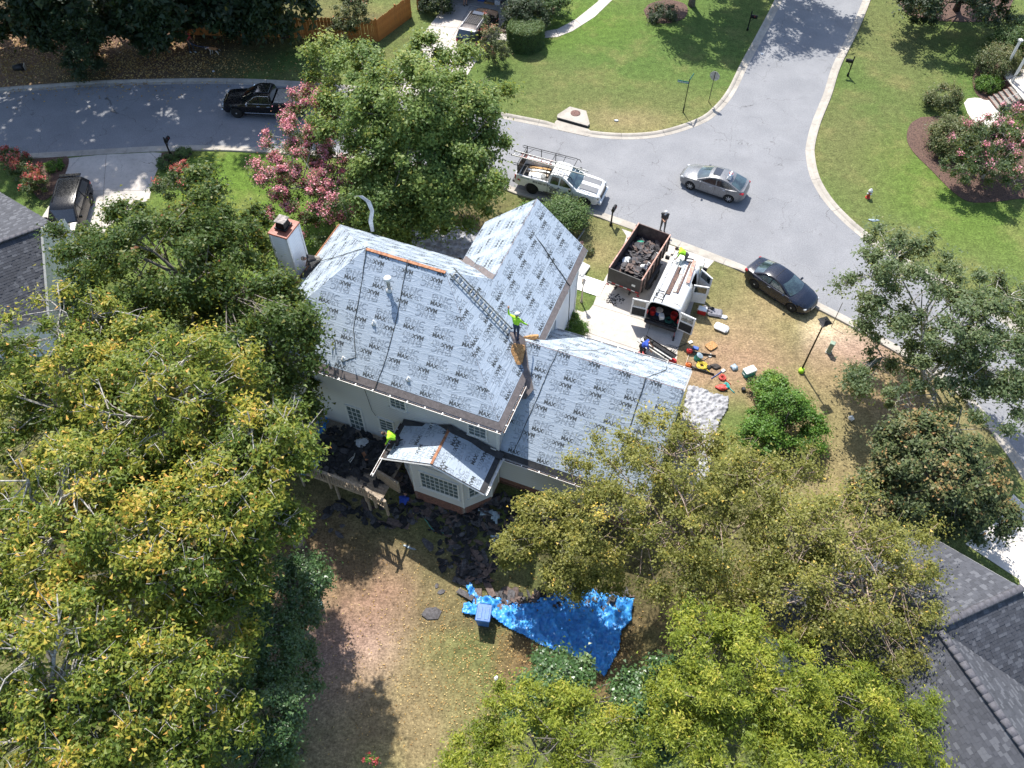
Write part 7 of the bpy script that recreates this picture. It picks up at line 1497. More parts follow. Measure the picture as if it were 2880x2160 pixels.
mat('boot', (.04, .03, .025), .7, var=.2); mat('shoe_pale', (.45, .58, .66), .6); mat('cap_white', (.72, .7, .68), .7, var=.1); mat('cap_black', (.02, .02, .02), .7); mat('cap_tan', (.35, .25, .18), .7)
def ik(a, b, l1, l2, hint):
    d = b - a; L = min(d.length, (l1 + l2) * .998); d.normalize(); x = (l1 * l1 - l2 * l2 + L * L) / (2 * L); h = math.sqrt(max(0, l1 * l1 - x * x))
    hn = hint - d * hint.dot(d); hn = hn.normalized() if hn.length > 1e-5 else d.orthogonal().normalized()
    return a + d * x + hn * h, a + d * L
def person(label, loc, rz, pelvis=(0, 0, .93), bend=0.0, twist=0.0, feet=((.02, .11, .07), (.02, -.11, .07)), hands=((.12, .28, .82), (.12, -.28, .82)), mats=('cloth_lime', 'skin', 'cloth_black', 'boot'), cap=None, hair='hair_dark', look=0.0, sleeves='skin', knee=(1, 0, 0), elbow=(-1, 0, 0), group=None, scale=1.0, side=0.0, head_turn=0.0, extra=None):
    """one continuous figure posed from its joints; local frame: x forward, y left; mats: shirt, skin, trousers, shoes"""
    root = empty('person', loc, rz, label, 'person', group, scale)
    V = Vector; pv = V(pelvis); mt = Matrix.Rotation(side, 3, 'X') @ Matrix.Rotation(bend, 3, 'Y') @ Matrix.Rotation(twist, 3, 'Z')
    up = lambda x, y, z: pv + mt @ V((x, y, z))
    waist, chest, neck = up(0, 0, .16), up(.01, 0, .38), up(0, 0, .55)
    hm = mt @ Matrix.Rotation(look, 3, 'Y') @ Matrix.Rotation(head_turn, 3, 'Z'); hd = lambda x, y, z: neck + (mt @ V((.01, 0, .02))) + hm @ V((x, y, z))
    shL, shR = up(0, .19, .47), up(0, -.19, .47); hipL, hipR = pv + V((0, .095, -.02)), pv + V((0, -.095, -.02))
    B = []   # (a, b, ra, rb, material)
    SH, SK, TR, SO = 0, 1, 2, 3; SL = SH if sleeves != 'skin' else SK
    B += [(pv + V((0, 0, -.02)), waist, .145, .135, TR), (waist, chest, .135, .155, SH), (up(.0, .075, .18), up(.01, .1, .4), .105, .125, SH), (up(0, -.075, .18), up(.01, -.1, .4), .105, .125, SH), (shL, shR, .085, .085, SH), (chest, neck, .12, .06, SH), (neck, hd(0, 0, .08), .055, .055, SK)]
    B += [(hd(.0, 0, .11), hd(.015, 0, .19), .088, .09, SK), (hd(.05, 0, .06), hd(.07, 0, .12), .05, .062, SK), (hd(.1, 0, .12), hd(.118, 0, .1), .014, .016, SK), (hd(.085, 0, .062), hd(.098, 0, .066), .02, .018, SK), (hd(.0, .09, .12), hd(0, .095, .15), .018, .02, SK), (hd(0, -.09, .12), hd(0, -.095, .15), .018, .02, SK)]
    for sh, hn, sg in ((shL, hands[0], 1), (shR, hands[1], -1)):
        el, wr = ik(sh, V(hn), .29, .26, V(elbow) + V((0, sg * .35, -.2)))
        B += [(sh, el, .062, .046, SH), (el, el.lerp(wr, .45), .046, .042, SL), (el.lerp(wr, .45), wr, .042, .03, SL)]
        d = (wr - el).normalized(); s = d.cross(V((0, 0, 1))); s = s.normalized() if s.length > .05 else V((0, 1, 0)); n = s.cross(d).normalized(); palm = wr + d * .075
        B += [(wr, palm + s * .015, .03, .032, SK), (wr, palm - s * .02, .028, .03, SK)]
        for k, (o_, L) in enumerate(((-.036, .062), (-.012, .078), (.012, .074), (.034, .058))):
            b0 = palm + s * o_; m_ = b0 + d * L * .55 - n * .012; B += [(b0, m_, .012, .0115, SK), (m_, m_ + d * L * .3 - n * .035, .0115, .0105, SK)]
        B += [(wr + d * .03 - s * .03 * 1, wr + d * .075 - s * .062 - n * .02, .014, .012, SK)]
    for hp, ft, sg in ((hipL, feet[0], 1), (hipR, feet[1], -1)):
        kn, an = ik(hp, V(ft), .44, .43, V(knee) + V((0, sg * .1, 0)))
        B += [(hp, kn, .092, .062, TR), (kn, kn.lerp(an, .35), .06, .058, TR), (kn.lerp(an, .35), an, .058, .044, TR)]
        td = V((1, sg * .12, 0)).normalized() if not isinstance(ft, tuple) or len(ft) < 4 else V(ft[3])
        B += [(an + V((-.04, 0, -.025)) if len(ft) < 4 else an, an + td * .16 + V((0, 0, -.032)), .046, .04, SO)]
    # union of tapered limbs, then one skin over all
    bm = bmesh.new()
    for a, b_, ra, rb, _ in B:
        d = b_ - a; L = max(d.length, 1e-4); q = V((0, 0, 1)).rotation_difference(d).to_matrix().to_4x4()
        for p, r_ in ((a, ra), (b_, rb)): bmesh.ops.create_icosphere(bm, subdivisions=2, radius=r_, matrix=Matrix.Translation(p))
        bmesh.ops.create_cone(bm, cap_ends=True, segments=12, radius1=ra, radius2=rb, depth=L, matrix=Matrix.Translation((a + b_) / 2) @ q)
    me = bpy.data.meshes.new('tmp'); bm.to_mesh(me); bm.free(); o = bpy.data.objects.new('tmp', me); COL.objects.link(o)
    r = o.modifiers.new('r', 'REMESH'); r.mode = 'VOXEL'; r.voxel_size = .0165; s_ = o.modifiers.new('s', 'SMOOTH'); s_.factor = .5; s_.iterations = 3
    dg = bpy.context.evaluated_depsgraph_get(); bd = bpy.data.meshes.new_from_object(o.evaluated_get(dg)); bpy.data.objects.remove(o); bpy.data.meshes.remove(me); bd.name = 'body'
    n = len(bd.polygons); C = np.zeros(n * 3); bd.polygons.foreach_get('center', C); C = C.reshape(-1, 3); best = np.full(n, 9.0); mi = np.zeros(n, int)
    for a, b_, ra, rb, m_ in B:
        A = np.array(a); D = np.array(b_ - a); t = np.clip(((C - A) @ D) / max(D @ D, 1e-9), 0, 1); dist = np.linalg.norm(C - A - t[:, None] * D, axis=1) - (ra + (rb - ra) * t)
        k = dist < best; best[k] = dist[k]; mi[k] = m_
    bd.materials.clear()
    for m_ in mats: bd.materials.append(MATS[m_])
    bd.polygons.foreach_set('material_index', mi.astype(np.int32)); bd.polygons.foreach_set('use_smooth', [True] * n); bd.update(); inst('body', bd, root)
    # hair, cap, eyes
    hq = hm.to_4x4()
    def shell(r0, z0, zc, m_, nm, sx=1.12):
        b = MB(); prof = [(r0 * math.cos(a), r0 * math.sin(a)) for a in np.linspace(z0, math.pi / 2 - .02, 7)]
        vs = []; b.lathe([(max(.004, x), z) for x, z in prof], 16, (0, 0, 0), sx=sx); b.v = [tuple(hd(.0, 0, zc) + hm @ V(v)) for v in b.v]; return b.build(nm, m_, root)
    if hair: shell(.1, -.35 if not cap else -.5, .165, hair, 'hair')
    if cap:
        shell(.108, .05, .175, cap, 'cap'); b = MB(); b.add([hd(.085, .07, .185), hd(.085, -.07, .185), hd(.19, -.05, .165), hd(.205, 0, .165), hd(.19, .05, .165)], [(0, 4, 3, 2, 1)]); b.build('cap_peak', cap, root)
    b = MB()
    for sg in (-1, 1): b.lathe([(.002, -.009), (.008, -.005), (.009, 0), (.008, .005), (.002, .009)], 8, hd(.094, sg * .034, .145))
    b.build('eyes', 'cap_black', root)
    return root
rw = hw(-8.72, 23.2, 6.70)
person('worker in lime green top and white cap standing by the roof ladder', rw, PHI + R(75), hands=((.1, .52, 1.62), (.3, -.42, .95)), feet=((.06, .14, .04), (-.05, -.14, .02)), mats=('cloth_lime', 'skin', 'denim', 'boot'), cap='cap_white', sleeves='shirt', look=.15, elbow=(-.2, 0, -1))
p_ = hw(-20.25, 24.25, 5.98)
person('worker in black shirt and grey trousers crouching by the chimney', p_, PHI + R(-140), pelvis=(-.2, 0, .62), bend=R(72), feet=((.05, .24, .26), (-.25, -.2, .34)), hands=((.55, .18, .06), (.5, -.15, .02)), mats=('cloth_black', 'skin', 'cloth_khaki', 'boot'), cap='cap_tan', knee=(1, 0, .3))
p_ = hw(-12.75, 17.65, 3.16)
person('worker in lime shirt kneeling on the bay window roof', p_, PHI + R(200), pelvis=(-.1, 0, .42), bend=R(55), feet=((-.45, .12, .06), (-.45, -.12, .06)), hands=((.5, .2, .06), (.48, -.2, .04)), mats=('cloth_lime', 'skin', 'cloth_black', 'boot'), sleeves='shirt', knee=(1, 0, -.2))
p_ = atg(1136, 1440, .01)
person('worker in blue shirt bending down beside the bay window', p_, PHI + R(100), pelvis=(-.1, 0, .78), bend=R(80), feet=((0, .16, .07), (0, -.16, .07)), hands=((.55, .16, .12), (.5, -.14, .1)), mats=('cloth_blue', 'skin', 'cloth_black', 'boot'))
p_ = vm @ Vector((1.0, .12, 2.1))
person('worker in lime shirt kneeling on the van roof', p_, an + R(100), pelvis=(-.1, 0, .45), bend=R(62), feet=((-.5, .12, .06), (-.5, -.12, .06)), hands=((.5, .2, .08), (.45, -.25, .08)), mats=('cloth_lime', 'skin', 'cloth_grey', 'boot'), knee=(1, 0, -.2))
p_ = (at(1791, 1003) + at(1810, 1000)) / 2; p_.z += .03
person('worker in blue shirt and cap bending over metal panels by the garage', p_, R(-15), pelvis=(-.05, 0, .88), bend=R(38), feet=((.14, .16, .07), (-.2, -.16, .07)), hands=((.62, .2, .72), (.6, -.15, .7)), mats=('cloth_blue', 'skin', 'cloth_black', 'boot'), cap='cap_black', look=.3)
p_ = at(1862, 648); p_.z += .01
person('man in dark clothes and white cap looking at his phone in the road', p_, R(-100), hands=((.32, .07, 1.12), (.32, -.05, 1.12)), feet=((.04, .13, .07), (-.02, -.13, .07)), mats=('cloth_charcoal', 'skin', 'cloth_grey', 'boot'), cap='cap_white', look=.55, elbow=(-.3, 0, -1))
p_ = at(832, 1512); p_.z += .01
person('man in jeans bending forward under the sweetgum by the lawn', p_, R(150), pelvis=(0, 0, .85), bend=R(60), feet=((.2, .12, .07), (-.2, -.1, .07)), hands=((.55, .16, .3), (.5, -.16, .28)), mats=('cloth_black', 'skin', 'denim', 'boot'))
p_ = at(2048, 1690); p_.z += .01
person('person in blue shirt working under the birches', p_, R(120), bend=R(20), feet=((.1, .12, .07), (-.1, -.1, .07)), mats=('cloth_blue', 'skin', 'denim', 'boot'), cap='cap_white')
p_ = at(541, 147); p_.z += .01
person('person in red top holding a leash in the shade of the wood', p_, R(-35), hands=((.28, .16, 1.0), (.34, -.16, .95)), feet=((.16, .11, .07), (-.14, -.1, .07)), mats=('cloth_red', 'skin', 'cloth_charcoal', 'shoe_pale'), cap=None, look=.2)
p_ = at(1308, 15); p_.z += .03
person('person in dark shorts by the open brick garage', p_, R(-60), mats=('cloth_charcoal', 'skin_light', 'skin_light', 'boot'), hands=((.1, .28, .85), (.2, -.25, .9)))
# ---- dog on the leash
def dog(loc, rz):
    root = empty('dog', loc, rz, 'tan and white dog on a leash at the edge of the wood', 'dog'); V = Vector; B = []
    T, Wm = 0, 1
    B += [(V((-.26, 0, .5)), V((-.05, 0, .47)), .1, .105, T), (V((-.05, 0, .47)), V((.2, 0, .49)), .11, .125, T), (V((.24, 0, .46)), V((.26, 0, .4)), .1, .085, Wm), (V((.26, 0, .52)), V((.42, 0, .5)), .08, .065, Wm), (V((.44, 0, .5)), V((.5, 0, .47)), .068, .06, Wm), (V((.52, 0, .45)), V((.62, 0, .4)), .04, .03, Wm), (V((.43, .05, .56)), V((.4, .085, .5)), .022, .02, T), (V((.43, -.05, .56)), V((.4, -.085, .5)), .022, .02, T), (V((-.33, 0, .53)), V((-.5, 0, .47)), .03, .022, T), (V((-.5, 0, .47)), V((-.62, .02, .4)), .022, .015, Wm)]
    for y in (-.075, .075):
        st_ = .06 if y > 0 else -.05
        B += [(V((.2, y, .42)), V((.16 + st_, y, .27)), .055, .034, Wm), (V((.16 + st_, y, .27)), V((.2 + st_, y, .06)), .03, .022, Wm), (V((.2 + st_, y, .03)), V((.25 + st_, y, .022)), .024, .022, Wm)]
        B += [(V((-.26, y, .46)), V((-.2 - st_, y * 1.1, .31)), .075, .045, T), (V((-.2 - st_, y * 1.1, .31)), V((-.34 - st_, y, .17)), .04, .026, T), (V((-.34 - st_, y, .17)), V((-.32 - st_, y, .05)), .024, .02, Wm), (V((-.32 - st_, y, .03)), V((-.27 - st_, y, .022)), .024, .022, Wm)]
    bm = bmesh.new()
    for a, b_, ra, rb, _ in B:
        d = b_ - a; q = V((0, 0, 1)).rotation_difference(d).to_matrix().to_4x4()
        for p, r_ in ((a, ra), (b_, rb)): bmesh.ops.create_icosphere(bm, subdivisions=2, radius=r_, matrix=Matrix.Translation(p))
        bmesh.ops.create_cone(bm, cap_ends=True, segments=12, radius1=ra, radius2=rb, depth=d.length, matrix=Matrix.Translation((a + b_) / 2) @ q)
    me = bpy.data.meshes.new('tmp'); bm.to_mesh(me); bm.free(); o = bpy.data.objects.new('tmp', me); COL.objects.link(o); r = o.modifiers.new('r', 'REMESH'); r.mode = 'VOXEL'; r.voxel_size = .014; s_ = o.modifiers.new('s', 'SMOOTH'); s_.iterations = 3
    bd = bpy.data.meshes.new_from_object(o.evaluated_get(bpy.context.evaluated_depsgraph_get())); bpy.data.objects.remove(o); bd.name = 'body'; n = len(bd.polygons); C = np.zeros(n * 3); bd.polygons.foreach_get('center', C); C = C.reshape(-1, 3); best = np.full(n, 9.0); mi = np.zeros(n, int)
    for a, b_, ra, rb, m_ in B:
        A = np.array(a); D = np.array(b_ - a); t = np.clip(((C - A) @ D) / max(D @ D, 1e-9), 0, 1); dist = np.linalg.norm(C - A - t[:, None] * D, axis=1) - (ra + (rb - ra) * t); k = dist < best; best[k] = dist[k]; mi[k] = m_
    mi[(mi == 0) & (C[:, 2] < .4)] = 1
    bd.materials.clear(); bd.materials.append(mat('fur_tan', (.42, .2, .08), .9, var=.2, scale=20)); bd.materials.append(mat('fur_white', (.6, .56, .5), .9, var=.1)); bd.polygons.foreach_set('material_index', mi.astype(np.int32)); bd.polygons.foreach_set('use_smooth', [True] * n); inst('body', bd, root)
    b = MB(); b.lathe([(.002, -.008), (.008, 0), (.002, .008)], 8, (.54, .045, .5)); b.lathe([(.002, -.008), (.008, 0), (.002, .008)], 8, (.54, -.045, .5)); b.lathe([(.004, -.012), (.016, 0), (.004, .012)], 8, (.645, 0, .41)); b.build('eyes_and_nose', 'cap_black', root); b = MB(); b.lathe([(.075, -.02), (.078, 0), (.075, .02)], 14, (.34, 0, .51), axis='X'); b.build('collar', 'decal_red', root); return root
dp = (at(594, 155) + at(612, 150)) / 2; dog(dp, R(172))
b = MB(); l0 = at(541, 147) + Vector((.2, -.35, 1.0)); l1 = dp + Matrix.Rotation(R(172), 3, 'Z') @ Vector((.34, 0, .58)); b.tube([l0.lerp(l1, t_) - Vector((0, 0, .12 * math.sin(math.pi * t_))) for t_ in np.linspace(0, 1, 9)], .012, 5); tag(b.build('dog_leash', 'decal_blue'), 'blue leash between the person in red and the dog', 'leash')
# ---------------------------------------------------------------- roof work: ladder, ropes, bundles
def frame(o_, x, y):
    z = x.cross(y).normalized(); return Matrix(((x.x, y.x, z.x, o_.x), (x.y, y.y, z.y, o_.y), (x.z, y.z, z.z, o_.z), (0, 0, 0, 1)))
a3, b3 = hw(-9.02, 23.2, 6.98), hw(-11.95, 23.5, 9.60); dx = (b3 - a3).normalized(); dy = VX.copy(); dy = (dy - dx * dy.dot(dx)).normalized()
ladder('roof_ladder', 'long worn ladder lying up the roof beside the standing worker', (b3 - a3).length + .1, .42, 14, 'ladder_worn', frame(a3, dx, dy))
def rope(name, label, pts, r_=.014, m='rope_dark', cat='rope', group='dark safety ropes over the roof'):
    b = MB(); P = []
    for i in range(len(pts) - 1):
        for k in range(6): P.append(Vector(pts[i]).lerp(Vector(pts[i + 1]), k / 6) + Vector((math.sin(i * 6 + k) * .012, math.cos((i * 6 + k) * 1.7) * .012, 0)))
    P.append(Vector(pts[-1])); b.tube(P, r_, 5); return tag(b.build(name, m), label, cat, group)
def rr(u_, v_, h=.035): return hw(u_, v_, ZE + K * (v_ - vB) + h)
def rf(u_, v_, h=.035): return hw(u_, v_, ZE + K * (vF - v_) + h)
def rg_(u_, v_, h=.035): return hw(u_, v_, zg + (zr - zg) / (gM - gB) * (v_ - gB) + h)
rope('safety_rope', 'dark rope from the left ridge end down the rear roof to the lower left pipe', [hw(-16.25, 23.25, 9.76), rr(-16.1, 22.4), rr(-15.86, 20.45), rr(-15.5, 19.75), rr(-15.39, 19.54), rr(-15.7, 19.4), rr(-15.98, 19.23)], .02)
rope('safety_rope', 'dark rope straight down the middle of the rear roof slope', [hw(-14.15, 23.3, 9.78), rr(-14.0, 22), rr(-13.94, 21.54), rr(-13.91, 19.99), rr(-14.05, 18.8), hw(-14.1, 18.6, 5.6)], .018)
rope('safety_rope', 'dark rope from the left ridge end to the worker at the chimney', [hw(-16.25, 23.35, 9.76), hw(-17.4, 23.6, 8.78), hw(-18.6, 23.9, 7.7), hw(-20.0, 24.3, 6.5)], .018)
rope('safety_rope', 'dark rope across the white front gable slope', [hw(-10.6, 29.2, 8.17), hw(-11.6, 28.8, 7.28), hw(-12.6, 28.3, 6.38), hw(-13.3, 28.0, 5.75)], .02)
rope('safety_rope', 'dark rope across the right side of the front gable roof', [hw(-10.6, 29.2, 8.17), hw(-9.6, 28.9, 7.4), hw(-8.6, 28.5, 6.5), hw(-7.68, 28.2, 5.68), hw(-7.6, 28.2, 4.2), hw(-7.58, 28.2, 1.5)], .022)
rope('safety_rope', 'dark rope down the left part of the garage roof', [hw(-6.6, 23.25, 6.72), rg_(-6.8, 22.2), rg_(-6.85, 21.81), rg_(-7.1, 20.3), rg_(-7.29, 19.15)], .018)
rope('safety_rope', 'dark rope down the right part of the garage roof', [hw(-2.32, 23.2, 6.72), rg_(-2.34, 21.58), rg_(-2.4, 20.2), rg_(-2.6, 19.1)], .018)
rope('air_hose', 'thin hose over the garage front slope from the ridge', [hw(-2.32, 23.2, 6.72), hw(-2.0, 24.4, 5.63), hw(-1.7, 25.6, 4.58), hw(-1.75, 26.6, 3.7)], .014)
rope('air_hose', 'thin hose from the left garage rope to the front eave', [hw(-6.6, 23.25, 6.72), hw(-6.0, 24.2, 5.82), hw(-5.3, 25.2, 4.94), hw(-5.0, 26.4, 3.87)], .014)
rope('safety_rope', 'rope held up by the worker standing on the roof', [hw(-9.7, 23.75, 7.65), hw(-9.4, 23.65, 7.75), hw(-9.1, 23.55, 8.05), hw(-8.95, 23.5, 8.3)], .012)
rope('air_hose', 'thin hose along the front slope below the main ridge', [hw(-14.1, 23.4, 9.74), rf(-12.9, 24.2, .03), rf(-12.2, 24.6, .03), rf(-11.6, 24.9, .03)], .012)
def bundle(name, lab, loc, rot, d, m, cat, group=None):
    b = MB(); n = 5
    for k in range(n): b.cbox((random.uniform(-.012, .012), random.uniform(-.012, .012), -d[2] / 2 + (k + .5) * d[2] / n), (d[0], d[1], d[2] / n * .96), .008)
    return tag(b.build(name, m, None, loc, rot), lab, cat, group)
def foam(name, lab, loc, rz, d, m='foam_tan', tilt=(0, 0)):
    mat('foam_tan', (.5, .29, .12), .95, var=.35, scale=16, bmp=1.0, col2=(.26, .13, .05)); rnd = random.Random(hash(lab) % 999); bm = bmesh.new(); bmesh.ops.create_cube(bm, size=1); bmesh.ops.subdivide_edges(bm, edges=bm.edges, cuts=7, use_grid_fill=True)
    for v in bm.verts:
        x, y, z = v.co; k = 1 - .12 * (abs(x) * 2) ** 6 * (abs(y) * 2) ** 6; v.co = Vector((x * d[0] * k, y * d[1] * k, z * d[2])) + Vector((rnd.uniform(-1, 1), rnd.uniform(-1, 1), rnd.uniform(-1, 1))) * min(d) * .07
    me = bpy.data.meshes.new(name); bm.to_mesh(me); bm.free(); me.materials.append(MATS[m]); o = inst(name, me, None, loc, (tilt[0], tilt[1], rz)); return tag(o, lab, 'foam pad', 'tan foam pads used for kneeling')
pq = hw(-8.38, 22.5, 6.42); foam('foam_pad', 'large tan foam pad on the garage roof below the worker', pq, PHI + R(8), (.62, .95, .2), tilt=(R(42), 0))
pq = hw(-8.2, 23.85, 6.22); foam('foam_pad', 'tan foam pad behind the worker standing on the roof', pq, PHI + R(25), (.75, .45, .16), tilt=(R(-40), 0))
foam('foam_pad', 'tan foam slab on the dry lawn below the white cushion', atg(2000, 975, .06), R(35), (.62, .5, .1))
foam('foam_pad', 'tan foam pad lying on the blue tarpaulin under the birches', atg(1568, 1634, .12), R(20), (.62, .65, .14))
# ---------------------------------------------------------------- sheets and tarpaulins
def cloth(name, lab, poly, m, amp, sd_, z=.03, step=.11, cat='tarpaulin', rot_freq=2.2, fold=1.0, zf=None):
    """crumpled sheet filling a ground polygon"""
    rg = np.random.default_rng(sd_); xs = [p[0] for p in poly]; ys = [p[1] for p in poly]; nx = int((max(xs) - min(xs)) / step) + 2; ny = int((max(ys) - min(ys)) / step) + 2
    d0 = rg.random() * 3.14; W_ = [(np.array([math.cos(d0 + q), math.sin(d0 + q)]) * rot_freq * rg.uniform(.8, 2.4), rg.random() * 6.28, rg.uniform(.4, 1)) for q in rg.normal(0, .55, 9)] + [(rg.normal(size=2) * rot_freq * 3, rg.random() * 6.28, rg.uniform(.15, .4)) for _ in range(9)]
    idx = {}; vs = []; fs = []
    for j in range(ny):
        for i in range(nx):
            x, y = min(xs) + i * step, min(ys) + j * step; h = 0
            for w, ph, a in W_: h += a * (1 - abs(math.sin(w[0] * x + w[1] * y + ph + .6 * math.sin(w[1] * x - w[0] * y)))) ** 3
            h = amp * h / 3.2 * fold + z + rg.normal() * amp * .08; idx[i, j] = len(vs); vs.append((x + rg.normal() * step * .08, y + rg.normal() * step * .08, max(.02, h) + (zf(x, y) if zf else (gz(x, y) if z < .3 else 0))))
    for j in range(ny - 1):
        for i in range(nx - 1):
            if inside(poly, min(xs) + (i + .5) * step, min(ys) + (j + .5) * step): fs.append((idx[i, j], idx[i + 1, j], idx[i + 1, j + 1], idx[i, j + 1]))
    use = sorted({k for f in fs for k in f}); mp = {k: i for i, k in enumerate(use)}
    me = bpy.data.meshes.new(name); me.from_pydata([vs[k] for k in use], [], [tuple(mp[k] for k in f) for f in fs]); me.materials.append(MATS[m]); me.polygons.foreach_set('use_smooth', [True] * len(me.polygons)); o = inst(name, me)
    s_ = o.modifiers.new('thickness', 'SOLIDIFY'); s_.thickness = .006; return tag(o, lab, cat)
mat('tarp_blue', (.06, .33, .72), .42, var=.15, scale=4, coord='World', spec=.5, bmp=.3, col2=(.03, .2, .56)); mat('tarp_dark', (.012, .02, .11), .4, var=.3, scale=3, coord='World'); mat('tarp_grey', (.36, .365, .38), .6, var=.25, scale=3, coord='World', bmp=.3, col2=(.19, .19, .205)); mat('sheet_white', (.62, .64, .66), .6, var=.15, scale=4, coord='World'); mat('felt_scrap', (.3, .38, .44), .5, var=.2, scale=5, coord='World')
cloth('blue_tarpaulin', 'crumpled bright blue tarpaulin under the birches on the back lawn', wp([(1310, 1650), (1325, 1645), (1345, 1680), (1400, 1685), (1480, 1705), (1560, 1668), (1660, 1660), (1780, 1690), (1775, 1745), (1745, 1780), (1740, 1830), (1700, 1905), (1640, 1860), (1600, 1845), (1540, 1825), (1460, 1785), (1390, 1745), (1300, 1728), (1305, 1700), (1330, 1700)]), 'tarp_blue', .34, 3, step=.055, rot_freq=2.2)
cloth('blue_tarpaulin', 'blue tarpaulin hanging over the left end of the deck railing', wp([(800, 1240), (905, 1290), (890, 1330), (850, 1340), (800, 1320)], .5), 'tarp_blue', .2, 4, z=.6)
cloth('blue_tarpaulin', 'blue sheet covering things at the left rear house corner', wp([(880, 1150), (915, 1150), (925, 1190), (900, 1240), (860, 1235)], .5), 'tarp_blue', .35, 5, z=.4)
cloth('drop_cloth', 'crumpled silvery drop cloth along the right garage wall', wp([(1935, 1085), (1975, 1095), (2005, 1110), (2048, 1118), (2046, 1150), (2020, 1195), (2005, 1260), (1995, 1330), (1960, 1400), (1900, 1420), (1890, 1300), (1915, 1180)]), 'tarp_grey', .22, 6, step=.06, rot_freq=3)
cloth('drop_cloth', 'silvery grey sheet with debris on the front yard between the gables', wp([(1160, 655), (1300, 640), (1360, 660), (1350, 720), (1330, 740), (1230, 720), (1140, 690)]), 'tarp_grey', .25, 7)
cloth('dark_tarpaulin', 'dark blue tarpaulin under the maple in the front yard', wp([(1115, 640), (1215, 640), (1230, 665), (1150, 680)]), 'tarp_dark', .25, 8)
cloth('dark_tarpaulin', 'dark blue tarpaulin piece left of the front gable wall', wp([(1310, 640), (1355, 655), (1350, 670), (1310, 660)]), 'tarp_dark', .2, 9)
cloth('white_sheet', 'white plastic sheet on the dark front tarpaulin', wp([(1165, 655), (1212, 655), (1212, 672), (1170, 675)]), 'sheet_white', .15, 10, z=.18, cat='sheet')
cloth('white_sheet', 'white sheet on the driveway below the bending worker', wp([(1815, 980), (1850, 975), (1895, 1000), (1880, 1035), (1850, 1045), (1812, 1010)]), 'sheet_white', .06, 11, z=.03, cat='sheet')
cloth('felt_scrap', 'pale scrap of underlayment on the debris beside the bay wall', wp([(1345, 1437), (1385, 1440), (1405, 1455), (1400, 1480), (1385, 1470), (1380, 1455), (1355, 1455)]), 'felt_scrap', .2, 12, z=.2, cat='scrap')
cloth('felt_scrap', 'pale scrap of underlayment at the edge of the low yellow green tree', wp([(1380, 1510), (1405, 1505), (1410, 1520), (1390, 1530)]), 'felt_scrap', .15, 13, z=.15, cat='scrap')
cloth('felt_scrap', 'white scrap loop lying on the deck debris', wp([(1000, 1245), (1030, 1235), (1040, 1245), (1025, 1260), (1005, 1262)], .6), 'sheet_white', .15, 14, z=.72, cat='scrap', step=.07)
cloth('felt_scrap', 'pale scrap standing at the deck railing', wp([(862, 1290), (875, 1288), (898, 1318), (888, 1320)], 1.4), 'sheet_white', .1, 15, z=1.5, cat='scrap', step=.06)
# strip of white flashing waving above the front eave
b = MB(); pts = [hw(-18.9, 27.95, 5.7), hw(-18.95, 28.0, 6.4), hw(-18.8, 28.1, 7.1), hw(-19.0, 28.2, 7.6), hw(-19.5, 28.3, 7.75), hw(-19.85, 28.3, 7.6)]; vs = []
for i, p in enumerate(pts): w = (.1, .14, .12, .14, .12, .02)[i]; vs += [p - UX * w - Vector((0, 0, w * .5)), p + UX * w + Vector((0, 0, w * .5))]
b.add(vs, [(2 * i, 2 * i + 1, 2 * i + 3, 2 * i + 2) for i in range(5)]); o = b.build('loose_flap', 'sheet_white'); s_ = o.modifiers.new('t', 'SOLIDIFY'); s_.thickness = .01; tag(o, 'loose white strip of sheeting sticking up from the front eave', 'sheet')
# ---------------------------------------------------------------- torn shingles
mat('old_shingle', (.105, .1, .105), .9, var=.25, scale=8, bmp=.6, coord='World', col2=(.05, .046, .048)); mat('brown_shingle', (.155, .115, .1), .9, var=.25, scale=8, bmp=.6, coord='World', col2=(.08, .055, .048)); mat('shingle_dark', (.032, .032, .036), .9, var=.3, scale=8, bmp=.6, coord='World')
def scrap_shape(rnd, L, w):
    n = rnd.randrange(6, 9); return [(L / 2 * math.cos(2 * math.pi * k / n) * rnd.uniform(.75, 1.2), w / 2 * math.sin(2 * math.pi * k / n) * rnd.uniform(.7, 1.2)) for k in range(n)]
def scrap_mesh(rnd, L, w, rect=False):
    poly = [(-L / 2, -w / 2), (L / 2, -w / 2), (L / 2 + rnd.uniform(-.06, .03), w / 2), (-L / 2, w / 2)] if rect else scrap_shape(rnd, L, w)
    b = MB(); b.prism(poly, 0, .012); c = rnd.uniform(.1, .5); b.v = [(x, y, z + c * x * x * .3) for x, y, z in b.v]; return b
rnd = random.Random(5)
SG = 'torn shingle pieces lying singly on the back lawn'
single = [(1205, 1530, 1.0, .45, 2.2, 'long torn grey shingle piece with a bent tail in the sun'), (1250, 1490, .5, .3, .5, 'small grey scrap right of the long torn piece'), (920, 1450, .7, .35, .6, 'grey shingle scrap just outside the deck shade'), (962, 1480, .3, .2, .2, 'tiny grey scrap right of the deck shade edge'), (955, 1505, .6, .3, 2.4, 'forked grey scrap on the sunlit lawn'), (930, 1492, .35, .25, 1, 'grey scrap left of the forked one'), (882, 1500, .6, .25, 1.0, 'grey scrap beside the sweetgum branch'), (1240, 1665, .4, .25, .3, 'grey scrap on the lawn left of the tarpaulin corner'), (1228, 1648, .3, .2, 1.4, 'small dark scrap above the other by the shade edge'), (1215, 1725, .95, .75, .2, 'large round topped grey shingle stack alone on the lawn'), (1152, 1540, .8, .12, -.35, 'pale blue strip of flashing in the shade edge'), (1105, 1482, .55, .35, .4, 'brown shingle piece in the grass shade')]
